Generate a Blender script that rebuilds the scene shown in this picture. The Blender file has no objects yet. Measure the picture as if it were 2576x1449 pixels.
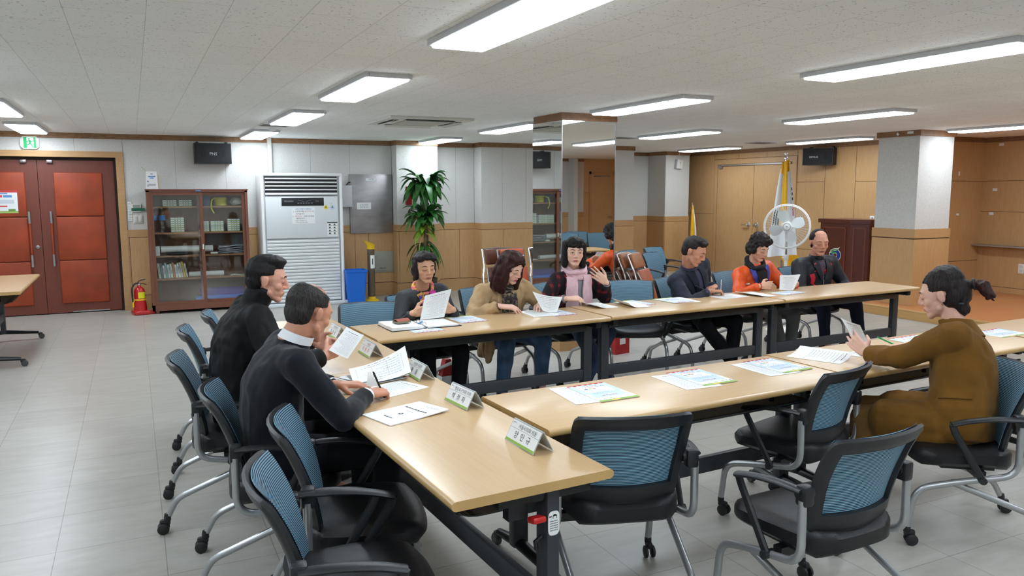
import bpy, bmesh, math, random
import numpy as np
from mathutils import Vector, Matrix, noise
from mathutils.bvhtree import BVHTree
SC = bpy.context.scene
COL = SC.collection
PI = math.pi
rnd = random.Random(7)

# ---------------------------------------------------------------- camera, light, exposure
def setup_camera():
    yaw, pitch, roll = [math.radians(a) for a in (25.84, 7.12, 0.12)]
    cy, sy, cp, sp = math.cos(yaw), math.sin(yaw), math.cos(pitch), math.sin(pitch)
    f = Vector((sy * cp, cy * cp, -sp)); r = Vector((cy, -sy, 0)); d = f.cross(r)
    r2 = r * math.cos(roll) + d * math.sin(roll); d2 = -r * math.sin(roll) + d * math.cos(roll)
    m = Matrix((r2, -d2, -f)).transposed().to_4x4(); m.translation = (0, 0, 1.66)
    cam = bpy.data.cameras.new('camera'); ob = bpy.data.objects.new('camera', cam); COL.objects.link(ob)
    cam.sensor_width = 36; cam.lens = 1960 / 2576 * 36; cam.clip_start = .05; ob.matrix_world = m
    SC.camera = ob
setup_camera()
w = bpy.data.worlds.new('world'); SC.world = w; w.use_nodes = True
w.node_tree.nodes['Background'].inputs[0].default_value = (.8, .9, 1, 1)
w.node_tree.nodes['Background'].inputs[1].default_value = .05
SC.view_settings.view_transform = 'Standard'; SC.view_settings.look = 'None'
SC.view_settings.exposure = 0.0; SC.view_settings.gamma = 1; SC.view_settings.use_curve_mapping = False
LAMP_STRENGTH = 19.5
LAMP_COLOR = (.84, .945, 1.04)

# ---------------------------------------------------------------- materials
def lin(c):
    o = []
    for v in c[:3]:
        v = v / 255.0
        o.append(v / 12.92 if v <= .04045 else ((v + .055) / 1.055) ** 2.4)
    return (*o, 1.0)
class NT:
    def __init__(s, name):
        s.m = bpy.data.materials.new(name); s.m.use_nodes = True; s.t = s.m.node_tree; s.n = s.t.nodes
        s.b = s.n['Principled BSDF']
    def new(s, typ, **kw):
        n = s.n.new(typ)
        for k, v in kw.items(): setattr(n, k, v)
        return n
    def link(s, a, b): s.t.links.new(a, b)
    def coord(s, scale=(1, 1, 1), rot=(0, 0, 0), loc=(0, 0, 0), kind='Object'):
        tc = s.new('ShaderNodeTexCoord'); mp = s.new('ShaderNodeMapping')
        mp.inputs['Scale'].default_value = scale; mp.inputs['Rotation'].default_value = rot; mp.inputs['Location'].default_value = loc
        s.link(tc.outputs[kind], mp.inputs['Vector']); return mp.outputs[0]
    def noise(s, vec, scale, detail=3, rough=.5):
        n = s.new('ShaderNodeTexNoise'); n.inputs['Scale'].default_value = scale; n.inputs['Detail'].default_value = detail
        n.inputs['Roughness'].default_value = rough
        if vec is not None: s.link(vec, n.inputs['Vector'])
        return n.outputs[0]
    def ramp(s, fac, stops):
        r = s.new('ShaderNodeValToRGB'); e = r.color_ramp.elements
        e[0].position, e[0].color = stops[0][0], lin(stops[0][1]); e[1].position, e[1].color = stops[1][0], lin(stops[1][1])
        for p, c in stops[2:]:
            q = e.new(p); q.color = lin(c)
        s.link(fac, r.inputs[0]); return r.outputs[0]
    def mix(s, fac, a, b, mode='MIX'):
        m = s.new('ShaderNodeMix', data_type='RGBA', blend_type=mode)
        for k, v in ((0, fac), (6, a), (7, b)):
            if hasattr(v, 'links'): s.link(v, m.inputs[k])
            else: m.inputs[k].default_value = v
        return m.outputs[2]
    def bump(s, h, strength=.2, dist=.01):
        b = s.new('ShaderNodeBump'); b.inputs['Strength'].default_value = strength; b.inputs['Distance'].default_value = dist
        s.link(h, b.inputs['Height']); s.link(b.outputs[0], s.b.inputs['Normal'])
def mat(name, c, rough=.5, metal=0, var=.0, nscale=20, bump=0, bscale=200, spec=.5, coat=0, alpha=1, trans=0, sheen=0, stretch=(1, 1, 1)):
    n = NT(name); b = n.b
    b.inputs['Roughness'].default_value = rough; b.inputs['Metallic'].default_value = metal
    b.inputs['Specular IOR Level'].default_value = spec; b.inputs['Coat Weight'].default_value = coat
    b.inputs['Alpha'].default_value = alpha; b.inputs['Transmission Weight'].default_value = trans
    b.inputs['Sheen Weight'].default_value = sheen
    v = n.coord(stretch) if (var or bump) else None
    if var:
        c0 = [max(0, x * (1 - var)) for x in c]; c1 = [min(255, x * (1 + var)) for x in c]
        n.link(n.ramp(n.noise(v, nscale), [(.3, c0), (.7, c1)]), b.inputs['Base Color'])
    else: b.inputs['Base Color'].default_value = lin(c)
    if bump: n.bump(n.noise(v, bscale, 2), bump, .004)
    return n.m
def wood(name, c0, c1, axis=2, rough=.45, scale=6, coat=0):
    n = NT(name); st = [14, 14, 14]; st[axis] = .9
    v = n.coord(tuple(st)); f = n.noise(v, scale, 5, .6)
    v2 = n.coord((1, 1, 1)); f2 = n.noise(v2, 1.3, 2)
    col = n.mix(.35, n.ramp(f, [(.3, c0), (.7, c1)]), n.ramp(f2, [(.3, c0), (.7, c1)]))
    n.link(col, n.b.inputs['Base Color']); n.b.inputs['Roughness'].default_value = rough
    n.b.inputs['Coat Weight'].default_value = coat; n.b.inputs['Coat Roughness'].default_value = .15
    n.bump(f, .04, .002); return n.m
def emis(name, c, strength):
    n = NT(name); n.b.inputs['Base Color'].default_value = lin(c)
    n.b.inputs['Emission Color'].default_value = lin(c); n.b.inputs['Emission Strength'].default_value = strength
    return n.m
def floor_mat():
    n = NT('vinyl_floor_tiles'); v = n.coord((1, 1, 1), loc=(.41, .13, 0))
    br = n.new('ShaderNodeTexBrick', offset=0.0); n.link(v, br.inputs['Vector'])
    br.inputs['Scale'].default_value = 1; br.inputs['Brick Width'].default_value = .46; br.inputs['Row Height'].default_value = .46
    br.inputs['Mortar Size'].default_value = .0022; br.inputs['Mortar Smooth'].default_value = .3
    br.inputs['Color1'].default_value = (1, 1, 1, 1); br.inputs['Color2'].default_value = (.90, .90, .90, 1); br.inputs['Mortar'].default_value = (.52, .50, .47, 1)
    f = n.noise(n.coord((1.2, 4.5, 1)), 3.2, 6, .65); f2 = n.noise(n.coord((1, 1, 1)), .8, 3)
    base = n.ramp(f, [(.25, (160, 156, 147)), (.75, (187, 184, 177))])
    base = n.mix(.25, base, n.ramp(f2, [(.3, (156, 152, 143)), (.7, (191, 188, 181))]))
    n.link(n.mix(1.0, base, br.outputs['Color'], 'MULTIPLY'), n.b.inputs['Base Color'])
    n.b.inputs['Roughness'].default_value = .32; n.b.inputs['Specular IOR Level'].default_value = .45
    n.bump(n.noise(n.coord((1, 1, 1)), 14, 2), .03, .01); return n.m
def ceil_mat():
    n = NT('mineral_ceiling_tiles'); v = n.coord((1, 1, 1), rot=(0, 0, PI / 2), loc=(.05, -.1, 0))
    br = n.new('ShaderNodeTexBrick', offset=.5); n.link(v, br.inputs['Vector'])
    br.inputs['Scale'].default_value = 1; br.inputs['Brick Width'].default_value = .647; br.inputs['Row Height'].default_value = .3235
    br.inputs['Mortar Size'].default_value = .0016; br.inputs['Mortar Smooth'].default_value = .2
    br.inputs['Color1'].default_value = (1, 1, 1, 1); br.inputs['Color2'].default_value = (.965, .965, .965, 1); br.inputs['Mortar'].default_value = (.66, .64, .60, 1)
    p = n.noise(n.coord((1, 1.6, 1)), 62, 1.5, .5)
    sp = n.ramp(p, [(.275, (160, 157, 150)), (.335, (246, 246, 244))])
    n.link(n.mix(1.0, sp, br.outputs['Color'], 'MULTIPLY'), n.b.inputs['Base Color'])
    n.b.inputs['Roughness'].default_value = .9; n.b.inputs['Specular IOR Level'].default_value = .1
    n.bump(p, .35, .004); return n.m
def stripes(name, light, dark, freq, axis=2, duty=.5, rough=.6):
    n = NT(name); tc = n.new('ShaderNodeTexCoord'); sp = n.new('ShaderNodeSeparateXYZ'); n.link(tc.outputs['Object'], sp.inputs[0])
    m1 = n.new('ShaderNodeMath', operation='MULTIPLY'); m1.inputs[1].default_value = freq; n.link(sp.outputs[axis], m1.inputs[0])
    fr = n.new('ShaderNodeMath', operation='FRACT'); n.link(m1.outputs[0], fr.inputs[0])
    st = n.new('ShaderNodeMath', operation='LESS_THAN'); st.inputs[1].default_value = duty; n.link(fr.outputs[0], st.inputs[0])
    n.link(n.mix(st.outputs[0], lin(dark), lin(light)), n.b.inputs['Base Color']); n.b.inputs['Roughness'].default_value = rough
    return n.m
def vcol_mat(name, rough=.55, sss=0, bump=.05):
    n = NT(name); a = n.new('ShaderNodeVertexColor', layer_name='Col'); n.link(a.outputs[0], n.b.inputs['Base Color'])
    n.b.inputs['Roughness'].default_value = rough; n.b.inputs['Specular IOR Level'].default_value = .35
    n.b.inputs['Subsurface Weight'].default_value = sss; n.b.inputs['Subsurface Scale'].default_value = .006
    n.bump(n.noise(n.coord(), 260, 2), bump, .002); return n.m

# ---------------------------------------------------------------- mesh building
class MB:
    def __init__(s): s.v = []; s.f = []; s.mi = []; s.cur = 0
    def m(s, i): s.cur = i; return s
    def add(s, vs, fs):
        o = len(s.v); s.v += [tuple(p) for p in vs]; s.f += [tuple(i + o for i in f) for f in fs]; s.mi += [s.cur] * len(fs); return s
    def box(s, c, d, rz=0, M=None):
        x, y, z = d[0] / 2, d[1] / 2, d[2] / 2
        vs = [Vector(p) for p in ((-x, -y, -z), (x, -y, -z), (x, y, -z), (-x, y, -z), (-x, -y, z), (x, -y, z), (x, y, z), (-x, y, z))]
        R = M if M is not None else Matrix.Rotation(rz, 3, 'Z')
        return s.add([R @ p + Vector(c) for p in vs], [(0, 3, 2, 1), (4, 5, 6, 7), (0, 1, 5, 4), (1, 2, 6, 5), (2, 3, 7, 6), (3, 0, 4, 7)])
    def b2(s, lo, hi): return s.box([(a + b) / 2 for a, b in zip(lo, hi)], [abs(b - a) for a, b in zip(lo, hi)])
    def rbox(s, c, d, r, seg=2, M=None, rz=0):
        bm = bmesh.new(); bmesh.ops.create_cube(bm, size=1)
        bmesh.ops.scale(bm, vec=d, verts=bm.verts); bmesh.ops.bevel(bm, geom=bm.edges[:], offset=min(r, min(d) * .49), segments=seg, profile=.5, affect='EDGES')
        R = M if M is not None else Matrix.Rotation(rz, 3, 'Z')
        bm.verts.ensure_lookup_table(); vs = [R @ v.co + Vector(c) for v in bm.verts]; fs = [[v.index for v in f.verts] for f in bm.faces]
        bm.free(); return s.add(vs, fs)
    def rings(s, rings, cap=True, closed=False):
        n = len(rings[0]); vs = [p for r in rings for p in r]; fs = []
        K = len(rings)
        for k in range(K if closed else K - 1):
            a, b = k * n, ((k + 1) % K) * n
            for i in range(n): fs.append((a + i, a + (i + 1) % n, b + (i + 1) % n, b + i))
        if cap and not closed: fs.append(tuple(range(n))[::-1]); fs.append(tuple(range((K - 1) * n, K * n)))
        return s.add(vs, fs)
    def cyl(s, p0, p1, r0, r1=None, n=12, cap=True):
        p0, p1 = Vector(p0), Vector(p1); r1 = r0 if r1 is None else r1
        d = (p1 - p0).normalized(); a = d.orthogonal().normalized(); b = d.cross(a)
        R = lambda p, r: [p + a * (r * math.cos(2 * PI * i / n)) + b * (r * math.sin(2 * PI * i / n)) for i in range(n)]
        return s.rings([R(p0, r0), R(p1, r1)], cap)
    def tube(s, pts, r, n=10, closed=False, flat=None):
        pts = [Vector(p) for p in pts]; K = len(pts); rr = r if isinstance(r, (list, tuple)) else [r] * K
        rings = []; ref = None
        for k, p in enumerate(pts):
            if closed: d = (pts[(k + 1) % K] - pts[k - 1]).normalized()
            else: d = (pts[min(k + 1, K - 1)] - pts[max(k - 1, 0)]).normalized()
            if ref is None: ref = d.orthogonal().normalized() if flat is None else Vector(flat[0])
            a = (ref - d * ref.dot(d)).normalized(); b = d.cross(a); ref = a if flat is None else ref
            fa, fb = (1, 1) if flat is None else (flat[1], flat[2])
            rings.append([p + a * (fa * rr[k] * math.cos(2 * PI * i / n)) + b * (fb * rr[k] * math.sin(2 * PI * i / n)) for i in range(n)])
        return s.rings(rings, True, closed)
    def lathe(s, prof, c=(0, 0, 0), n=20, M=None):
        R = M or Matrix.Identity(3); c = Vector(c)
        return s.rings([[R @ Vector((r * math.cos(2 * PI * i / n), r * math.sin(2 * PI * i / n), z)) + c for i in range(n)] for r, z in prof], True)
    def prism(s, poly, h, M=None):          # poly in local xy, extruded 0..h along local z, then M (4x4)
        M = M or Matrix.Identity(4); n = len(poly)
        vs = [M @ Vector((x, y, 0)) for x, y in poly] + [M @ Vector((x, y, h)) for x, y in poly]
        return s.add(vs, [tuple(range(n))[::-1], tuple(range(n, 2 * n))] + [(i, (i + 1) % n, (i + 1) % n + n, i + n) for i in range(n)])
    def grid(s, fn, nu, nv, thick=None, tdir=None):
        P = [[Vector(fn(u / nu, v / nv)) for u in range(nu + 1)] for v in range(nv + 1)]
        W = nu + 1
        fs = [(v * W + u, v * W + u + 1, (v + 1) * W + u + 1, (v + 1) * W + u) for v in range(nv) for u in range(nu)]
        flat = [p for r in P for p in r]
        if thick is None: return s.add(flat, fs)
        nrm = []
        for v in range(nv + 1):
            for u in range(nu + 1):
                du = P[v][min(u + 1, nu)] - P[v][max(u - 1, 0)]; dv = P[min(v + 1, nv)][u] - P[max(v - 1, 0)][u]
                nn = du.cross(dv); nrm.append(nn.normalized() if nn.length > 1e-9 else Vector((0, 0, 1)))
        o = len(flat); back = [p - q * thick for p, q in zip(flat, nrm)]
        fb = [tuple(i + o for i in f[::-1]) for f in fs]
        rim = [(u, u + 1) for u in range(nu)] + [(nv * W + u + 1, nv * W + u) for u in range(nu)] + [(v * W + nu, (v + 1) * W + nu) for v in range(nv)] + [((v + 1) * W, v * W) for v in range(nv)]
        return s.add(flat + back, fs + fb + [(b, a, a + o, b + o) for a, b in rim])
    def text(s, body, size, M, depth=.0006, align='CENTER'):
        vs, fs = text_geo(body, align); k = size
        return s.add([M @ Vector((x * k, y * k, depth)) for x, y in vs], fs)
    def mesh(s, name, mats, smooth=38):
        me = bpy.data.meshes.new(name); me.from_pydata(s.v, [], s.f)
        mats = mats if isinstance(mats, (list, tuple)) else [mats]
        for m_ in mats: me.materials.append(m_)
        if len(mats) > 1: me.polygons.foreach_set('material_index', s.mi)
        bm = bmesh.new(); bm.from_mesh(me); bmesh.ops.recalc_face_normals(bm, faces=bm.faces); bm.to_mesh(me); bm.free()
        if smooth: me.shade_smooth(); me.set_sharp_from_angle(angle=math.radians(smooth))
        return me
    def build(s, name, mats, parent=None, loc=(0, 0, 0), rz=0, smooth=38):
        o = bpy.data.objects.new(name, s.mesh(name, mats, smooth)); COL.objects.link(o)
        o.location = loc; o.rotation_euler = (0, 0, rz)
        if parent is not None: o.parent = parent
        return o
_tc = {}
def text_geo(body, align='CENTER'):
    k = (body, align)
    if k not in _tc:
        cu = bpy.data.curves.new('t', 'FONT'); cu.body = body; cu.align_x = align; cu.align_y = 'CENTER'; cu.resolution_u = 2
        o = bpy.data.objects.new('t', cu); COL.objects.link(o)
        m_ = o.evaluated_get(bpy.context.evaluated_depsgraph_get()).to_mesh()
        _tc[k] = ([(v.co.x, v.co.y) for v in m_.vertices], [tuple(p.vertices) for p in m_.polygons])
        bpy.data.objects.remove(o); bpy.data.curves.remove(cu)
    return _tc[k]
def frame(o, x, y):                          # 4x4 with origin o, local x and y directions
    x = Vector(x).normalized(); y = Vector(y); y = (y - x * x.dot(y)).normalized(); z = x.cross(y)
    M = Matrix((x, y, z)).transposed().to_4x4(); M.translation = Vector(o); return M
def tag(o, label=None, cat=None, group=None, kind=None):
    if label: o['label'] = label
    if cat: o['category'] = cat
    if group: o['group'] = group
    if kind: o['kind'] = kind
    return o
def empty(name, loc, rz=0, label=None, cat=None, group=None):
    o = bpy.data.objects.new(name, None); COL.objects.link(o); o.location = loc; o.rotation_euler = (0, 0, rz); o.empty_display_size = .1
    return tag(o, label, cat, group)
def copy_tree(o, parent=None):
    c = o.copy(); COL.objects.link(c)
    if parent is not None: c.parent = parent
    for ch in o.children: copy_tree(ch, c)
    return c
def bez(pts, n=8):                           # smooth polyline through points (Catmull-Rom)
    P = [Vector(p) for p in pts]; P = [P[0] * 2 - P[1]] + P + [P[-1] * 2 - P[-2]]; out = []
    for i in range(1, len(P) - 2):
        for k in range(n):
            t = k / n; a, b, c, d = P[i - 1:i + 3]
            out.append(.5 * ((2 * b) + (c - a) * t + (2 * a - 5 * b + 4 * c - d) * t * t + (3 * b - a - 3 * c + d) * t ** 3))
    out.append(P[-2]); return out
def fillet(pts, r, n=5):                     # polyline with rounded corners
    P = [Vector(p) for p in pts]; out = [P[0]]
    for i in range(1, len(P) - 1):
        a = (P[i - 1] - P[i]); b = (P[i + 1] - P[i]); k = min(r, a.length * .45, b.length * .45)
        A = P[i] + a.normalized() * k; B = P[i] + b.normalized() * k
        for j in range(n + 1):
            t = j / n; out.append(A * (1 - t) ** 2 + P[i] * (2 * t * (1 - t)) + B * t * t)
    out.append(P[-1]); return out
M = {}
# ---------------------------------------------------------------- room materials
M['floor'] = floor_mat(); M['ceil'] = ceil_mat()
M['paper_wall'] = mat('grey_wallpaper', (206, 205, 201), .85, var=.035, nscale=60, bump=.25, bscale=160, spec=.15)
M['seam'] = mat('wallpaper_seam', (150, 149, 145), .9)
M['wood'] = wood('oak_veneer', (182, 142, 95), (204, 164, 116), 2, .42, 7)
M['wood_rail'] = wood('oak_rail', (176, 136, 90), (196, 156, 108), 0, .45, 7)
M['groove'] = mat('panel_groove', (84, 56, 32), .8)
M['crown'] = mat('brown_crown', (136, 98, 64), .5, var=.08)
M['mirror'] = mat('mirror_glass', (236, 240, 238), .015, metal=1)
M['door_wood'] = wood('red_brown_door_frame', (100, 48, 36), (120, 60, 44), 2, .5, 7)
M['vinyl_red'] = mat('orange_red_vinyl', (150, 58, 22), .55, var=.1, nscale=4, bump=.15, bscale=90)
M['chrome'] = mat('chrome', (215, 216, 218), .16, metal=1)
M['steel'] = mat('brushed_steel', (168, 165, 166), .42, metal=1, var=.05, nscale=4, stretch=(1, 1, 3))
M['black'] = mat('black_plastic', (22, 23, 25), .45)
M['white'] = mat('white_plastic', (232, 232, 230), .4)
M['offwhite'] = mat('offwhite_plastic', (214, 212, 204), .45)
M['stage'] = wood('orange_stage_laminate', (186, 122, 76), (206, 142, 92), 1, .35, 5)
M['stage_edge'] = wood('tan_stage_edge', (182, 140, 84), (200, 158, 102), 1, .5, 5)
M['dark_gap'] = mat('dark_gap', (38, 26, 20), .9)
CZ = 2.44; WZ = 1.13                          # ceiling and wainscot heights
def plain(name, lo, hi, m, parent=None, kind='structure'):
    o = MB().b2(lo, hi).build(name, m, parent, smooth=0)
    if parent is None: tag(o, kind=kind)
    return o
f_ = plain('floor', (-5, -4, -.2), (12.2, 14.2, 0), M['floor']); c_ = plain('ceiling', (-5, -4, CZ), (12.2, 14.2, CZ + .2), M['ceil'])
WBOX = MB
def wall_run(name, p0, p1, nrm, seams=(), wseams=(), base=True, thick=.2, crown=True, ends=()):
    """a papered wall with wainscot: face along p0->p1 (xy), nrm points into the room"""
    p0, p1, nrm = Vector((*p0, 0)), Vector((*p1, 0)), Vector((*nrm, 0)); d = (p1 - p0); L = d.length; d.normalize()
    X = Matrix((d, nrm, Vector((0, 0, 1)))).transposed()
    def bx(mb, u0, u1, t0, t1, z0, z1): mb.box(p0 + d * ((u0 + u1) / 2) + nrm * ((t0 + t1) / 2) + Vector((0, 0, (z0 + z1) / 2)), (u1 - u0, t1 - t0, z1 - z0), M=X)
    mb = MB(); bx(mb, .004, L - .004, -thick, 0, 0, CZ); mb.m(1)
    for s in seams: bx(mb, s - .002, s + .002, 0, .0008, WZ, CZ)
    wl = tag(mb.build(name, [M['paper_wall'], M['seam']], smooth=0), kind='structure')
    mb = MB(); bx(mb, 0, L, 0, .012, .21, 1.02); mb.m(1)
    for s in wseams: bx(mb, s - .003, s + .003, 0, .0125, .21, 1.02)
    mb.build('wainscot', [M['wood'], M['groove']], wl, smooth=0)
    mb = MB(); bx(mb, 0, L, 0, .016, 1.026, WZ); mb.m(1); bx(mb, 0, L, 0, .011, 1.018, 1.027); mb.build('dado_rail', [M['wood_rail'], M['groove']], wl, smooth=0)
    if base: mb = MB(); bx(mb, 0, L, 0, .018, 0, .2); mb.m(1); bx(mb, 0, L, 0, .011, .2, .212); mb.build('baseboard', [M['wood_rail'], M['groove']], wl, smooth=0)
    if crown: mb = MB(); bx(mb, 0, L, 0, .022, CZ - .072, CZ); mb.build('crown_trim', M['crown'], wl, smooth=0)
    return wl
YB = 12.1
wall_run('wall_back_left', (-.083, YB), (3.74, YB), (0, -1), (.66, 1.33, 2.0, 2.55, 3.15), (.02, .33, 1.6, 3.2, 3.42), thick=.3)
wall_run('wall_back_far_left', (-5, YB), (-2.15, YB), (0, -1), thick=.3)
wl = plain('wall_back_over_door', (-2.15, YB, 2.2), (-.083, YB + .3, CZ), M['paper_wall'])
MB().b2((-2.15, YB - .022, CZ - .072), (-.083, YB, CZ)).build('crown_trim', M['crown'], wl)
mb = MB()
for x in (-1.72, -1.26, -.66): mb.b2((x - .002, YB - .001, 2.2), (x + .002, YB, CZ))
mb.build('seams', M['seam'], wl)
# pilaster, recess and the deep block behind the mirrored column
wall_run('wall_pilaster', (3.74, 11.86), (4.43, 11.86), (0, -1), (), (.02,), thick=.3)
wall_run('wall_pilaster_side', (3.74, YB), (3.74, 11.86), (-1, 0), thick=.1)
wall_run('wall_back_recess', (4.43, YB), (5.16, YB), (0, -1), (.4,), (.45,), thick=.3)
wall_run('wall_block', (5.16, 11.8), (8.16, 11.8), (0, -1), (.38, .82, 1.6, 2.3), (.4, 1.2, 2.0), thick=.2)
wall_run('wall_block_side', (5.16, YB), (5.16, 11.8), (-1, 0), thick=.2)
wall_run('wall_block_right', (8.16, 13.6), (8.16, 11.8), (1, 0), thick=.2)
wall_run('wall_niche', (8.16, 13.6), (10.68, 13.6), (0, -1), (.6,), (.6, 1.2), thick=.2)
wall_run('wall_niche_pilaster', (9.76, 13.0), (10.36, 13.0), (0, -1), (), (), thick=.3)
wall_run('wall_niche_pilaster_side', (9.76, 13.6), (9.76, 13.0), (-1, 0), thick=.2)
plain('wall_front', (-5, -4.2, 0), (12.2, -4, CZ), M['paper_wall']);
# the far front corner of the room, seen only in the mirrored column
wall_run('wall_front_right', (10.15, -2.9), (8.2, -2.9), (0, 1), (.7,), (.7,), thick=.2); wall_run('wall_front_step', (9.8, -2.9), (9.8, -2.6), (1, 0), thick=.1, crown=False)
_fw = plain('wall_front_wood', (10.15, -3.1, 0), (12.2, -2.9, CZ), M['wood'])
MB().b2((10.3, -2.9, 0), (10.36, -2.87, 2.13)).b2((11.0, -2.9, 0), (11.06, -2.87, 2.13)).b2((10.3, -2.9, 2.07), (11.06, -2.87, 2.13)).build('door_frame', M['wood_rail'], _fw, smooth=0)
MB().b2((10.36, -2.9, .01), (11.0, -2.885, 2.07)).build('door_leaf', M['wood'], _fw, smooth=0); MB().b2((10.44, -2.885, 2.0), (10.9, -2.86, 2.03)).build('door_closer', M['steel'], _fw)
MB().cyl((10.93, -2.885, 1.0), (10.93, -2.82, 1.0), .012).tube([(10.93, -2.82, 1.0), (10.82, -2.82, 1.0)], .01).build('door_handle', M['chrome'], _fw)
MB().b2((10.15, -2.9, 1.6), (12, -2.898, 1.607)).build('groove', M['groove'], _fw, smooth=0); plain('wall_left', (-5.2, -4.2, 0), (-5, 12.4, CZ), M['paper_wall'])
# ---- wood panelled right wall with door_2, stage recess
XR = 10.68
def wood_wall(name, p0, p1, nrm, vs, hs, thick=.12, z0=0.0):
    p0, p1, nrm = Vector((*p0, 0)), Vector((*p1, 0)), Vector((*nrm, 0)); d = (p1 - p0); L = d.length; d.normalize()
    X = Matrix((d, nrm, Vector((0, 0, 1)))).transposed()
    def bx(mb, u0, u1, t0, t1, z0, z1): mb.box(p0 + d * ((u0 + u1) / 2) + nrm * ((t0 + t1) / 2) + Vector((0, 0, (z0 + z1) / 2)), (u1 - u0, t1 - t0, z1 - z0), M=X)
    mb = MB(); bx(mb, 0, L, -thick, 0, z0, CZ); mb.m(1)
    for s, a, b in vs: bx(mb, s - .0035, s + .0035, 0, .001, a, b)
    for a, b, z in hs: bx(mb, a, b, 0, .001, z - .0035, z + .0035)
    wl = tag(mb.build(name, [M['wood'], M['groove']], smooth=0), kind='structure')
    mb = MB(); bx(mb, 0, L, 0, .02, CZ - .07, CZ); mb.build('crown_trim', M['crown'], wl, smooth=0)
    return wl
# u runs from Y=13.6 towards the camera
wood_wall('wall_right', (XR, 13.6), (XR, 7.7), (-1, 0),
          [(1.0, 0, 2.37), (3.2, 0, 2.37), (3.83, .2, 2.37), (4.46, .2, 2.37), (5.1, .2, 2.37), (1.7, 2.27, 2.37), (2.45, 2.27, 2.37)],
          [(0, 1.0, 1.18), (3.2, 3.83, 1.8), (4.46, 5.9, 1.8), (3.2, 5.9, .62), (1.0, 3.2, 2.27)])
wood_wall('wall_stage_return', (XR, 7.7), (11.75, 7.7), (0, -1), [], [(0, 1.07, 1.79), (0, 1.07, .58)])
wood_wall('wall_stage_back', (11.75, 7.7), (11.75, -4), (-1, 0), [(k, .12, 2.4) for k in (1.3, 2.6, 3.9, 5.2)], [(0, 9, 1.79), (0, 9, 1.33), (0, 9, .2)])
def door2():
    Y0, Y1, H = 10.49, 12.49, 2.17
    root = tag(MB().b2((XR - .012, Y0, .01), (XR, Y1, H)).build('door_2', M['wood'], smooth=0), kind='structure')
    mb = MB(); x = XR - .018
    for a, b in ((Y0 - .09, Y0), (Y1, Y1 + .09)): mb.b2((x, a, 0), (XR, b, H + .09))
    mb.b2((x, Y0, H), (XR, Y1, H + .09)); mb.build('door_frame', M['wood'], root, smooth=0)
    mb = MB()
    for y in (Y0, 11.46, Y1): mb.b2((XR - .0135, y - .004, .01), (XR - .011, y + .004, H))
    mb.b2((XR - .0135, Y0, H - .005), (XR - .011, Y1, H + .005)); mb.build('door_gap', M['groove'], root, smooth=0)
    mb = MB().b2((XR - .05, Y0 + .03, H - .035), (XR - .013, Y1 - .1, H - .012)); mb.b2((XR - .07, Y1 - .16, H - .08), (XR - .012, Y1 - .08, H - .015)); mb.build('door_closer', M['steel'], root)
    for y, lever in ((11.56, 1), (11.34, 0)):
        mb = MB(); R = Matrix.Rotation(-PI / 2, 3, 'Y')
        mb.lathe([(.045, 0), (.045, .008), (.034, .016), (.015, .018), (.014, .045)], (XR - .012, y, 1.0), 20, R)
        if lever: mb.tube(fillet([(XR - .055, y, 1.0), (XR - .06, y, 1.0), (XR - .066, y + .15, .995)], .02), .012)
        else: mb.lathe([(.014, .04), (.03, .05), (.035, .064), (.028, .08), (.001, .085)], (XR - .012, y, 1.0), 20, R)
        mb.build('door_handle' if lever else 'door_knob', M['chrome'], root)
door2()
sp = plain('floor_stage', (8.95, -4, 0), (11.75, 9.4, .115), M['stage'])
MB().b2((8.93, -4, 0), (8.95, 9.4, .12)).rbox((8.955, 2.7, .108), (.06, 13.4, .03), .012).build('stage_nosing', M['stage_edge'], sp)
# ---- columns
def column(name, x0, x1, y0, y1, mirror=False, z0=0):
    c = tag(MB().b2((x0 + .01, y0 + .01, z0), (x1 - .01, y1 - .01, CZ)).build(name, M['paper_wall'], smooth=0), kind='structure')
    MB().b2((x0 - .012, y0 - .012, CZ - .075), (x1 + .012, y1 + .012, CZ)).build('crown_trim', M['crown'], c, smooth=0)
    if mirror:
        MB().b2((x0 - .03, y0 - .03, z0), (x1 + .03, y1 + .03, .12)).build('baseboard', M['wood_rail'], c, smooth=0)
        t = .006
        MB().prism([(x0, y0 + .004), (x0 - .026, y1), (x0 + .008, y1), (x0 + .008, y0 + .004)], CZ - .175, Matrix.Translation((0, 0, .1))).build('mirror_panel', M['mirror'], c, smooth=0)
        for a, b in (((x1 - t, y0 + t), (x1, y1 - t)), ((x0 + t, y0), (x1 - t, y0 + t)), ((x0 + t, y1 - t), (x1 - t, y1))):
            MB().b2((*a, .1), (*b, CZ - .075)).build('mirror_panel', M['mirror'], c, smooth=0)
        mb = MB()
        for x in (x0, x1):
            for y in (y0, y1): mb.b2((x - .004, y - .004, .1), (x + .004, y + .004, CZ - .075))
        mb.build('mirror_edge', M['steel'], c, smooth=0)
    else:
        mb = MB().b2((x0 - .006, y0 - .006, z0), (x1 + .006, y1 + .006, 1.005)); mb.m(1).b2((x0 - .002, y0 - .002, 1.0), (x1 + .002, y1 + .002, 1.03)); mb.build('wainscot', [M['wood'], M['groove']], c, smooth=0)
        MB().b2((x0 - .01, y0 - .01, 1.02), (x1 + .01, y1 + .01, 1.14)).build('dado_rail', M['wood_rail'], c, smooth=0)
    return c
column('column_mirrored', 3.94, 4.58, 6.97, 7.56, True)
cp = column('column_stage', 9.3, 10.0, 6.97, 7.62, z0=.115)
mb = MB().box((9.286, 7.3, CZ - .04), (.003, .035, .03), M=Matrix.Rotation(.7, 3, 'X')); mb.box((9.286, 7.11, CZ - .03), (.003, .09, .03)); mb.build('paper_scrap', M['white'], cp)
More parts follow.
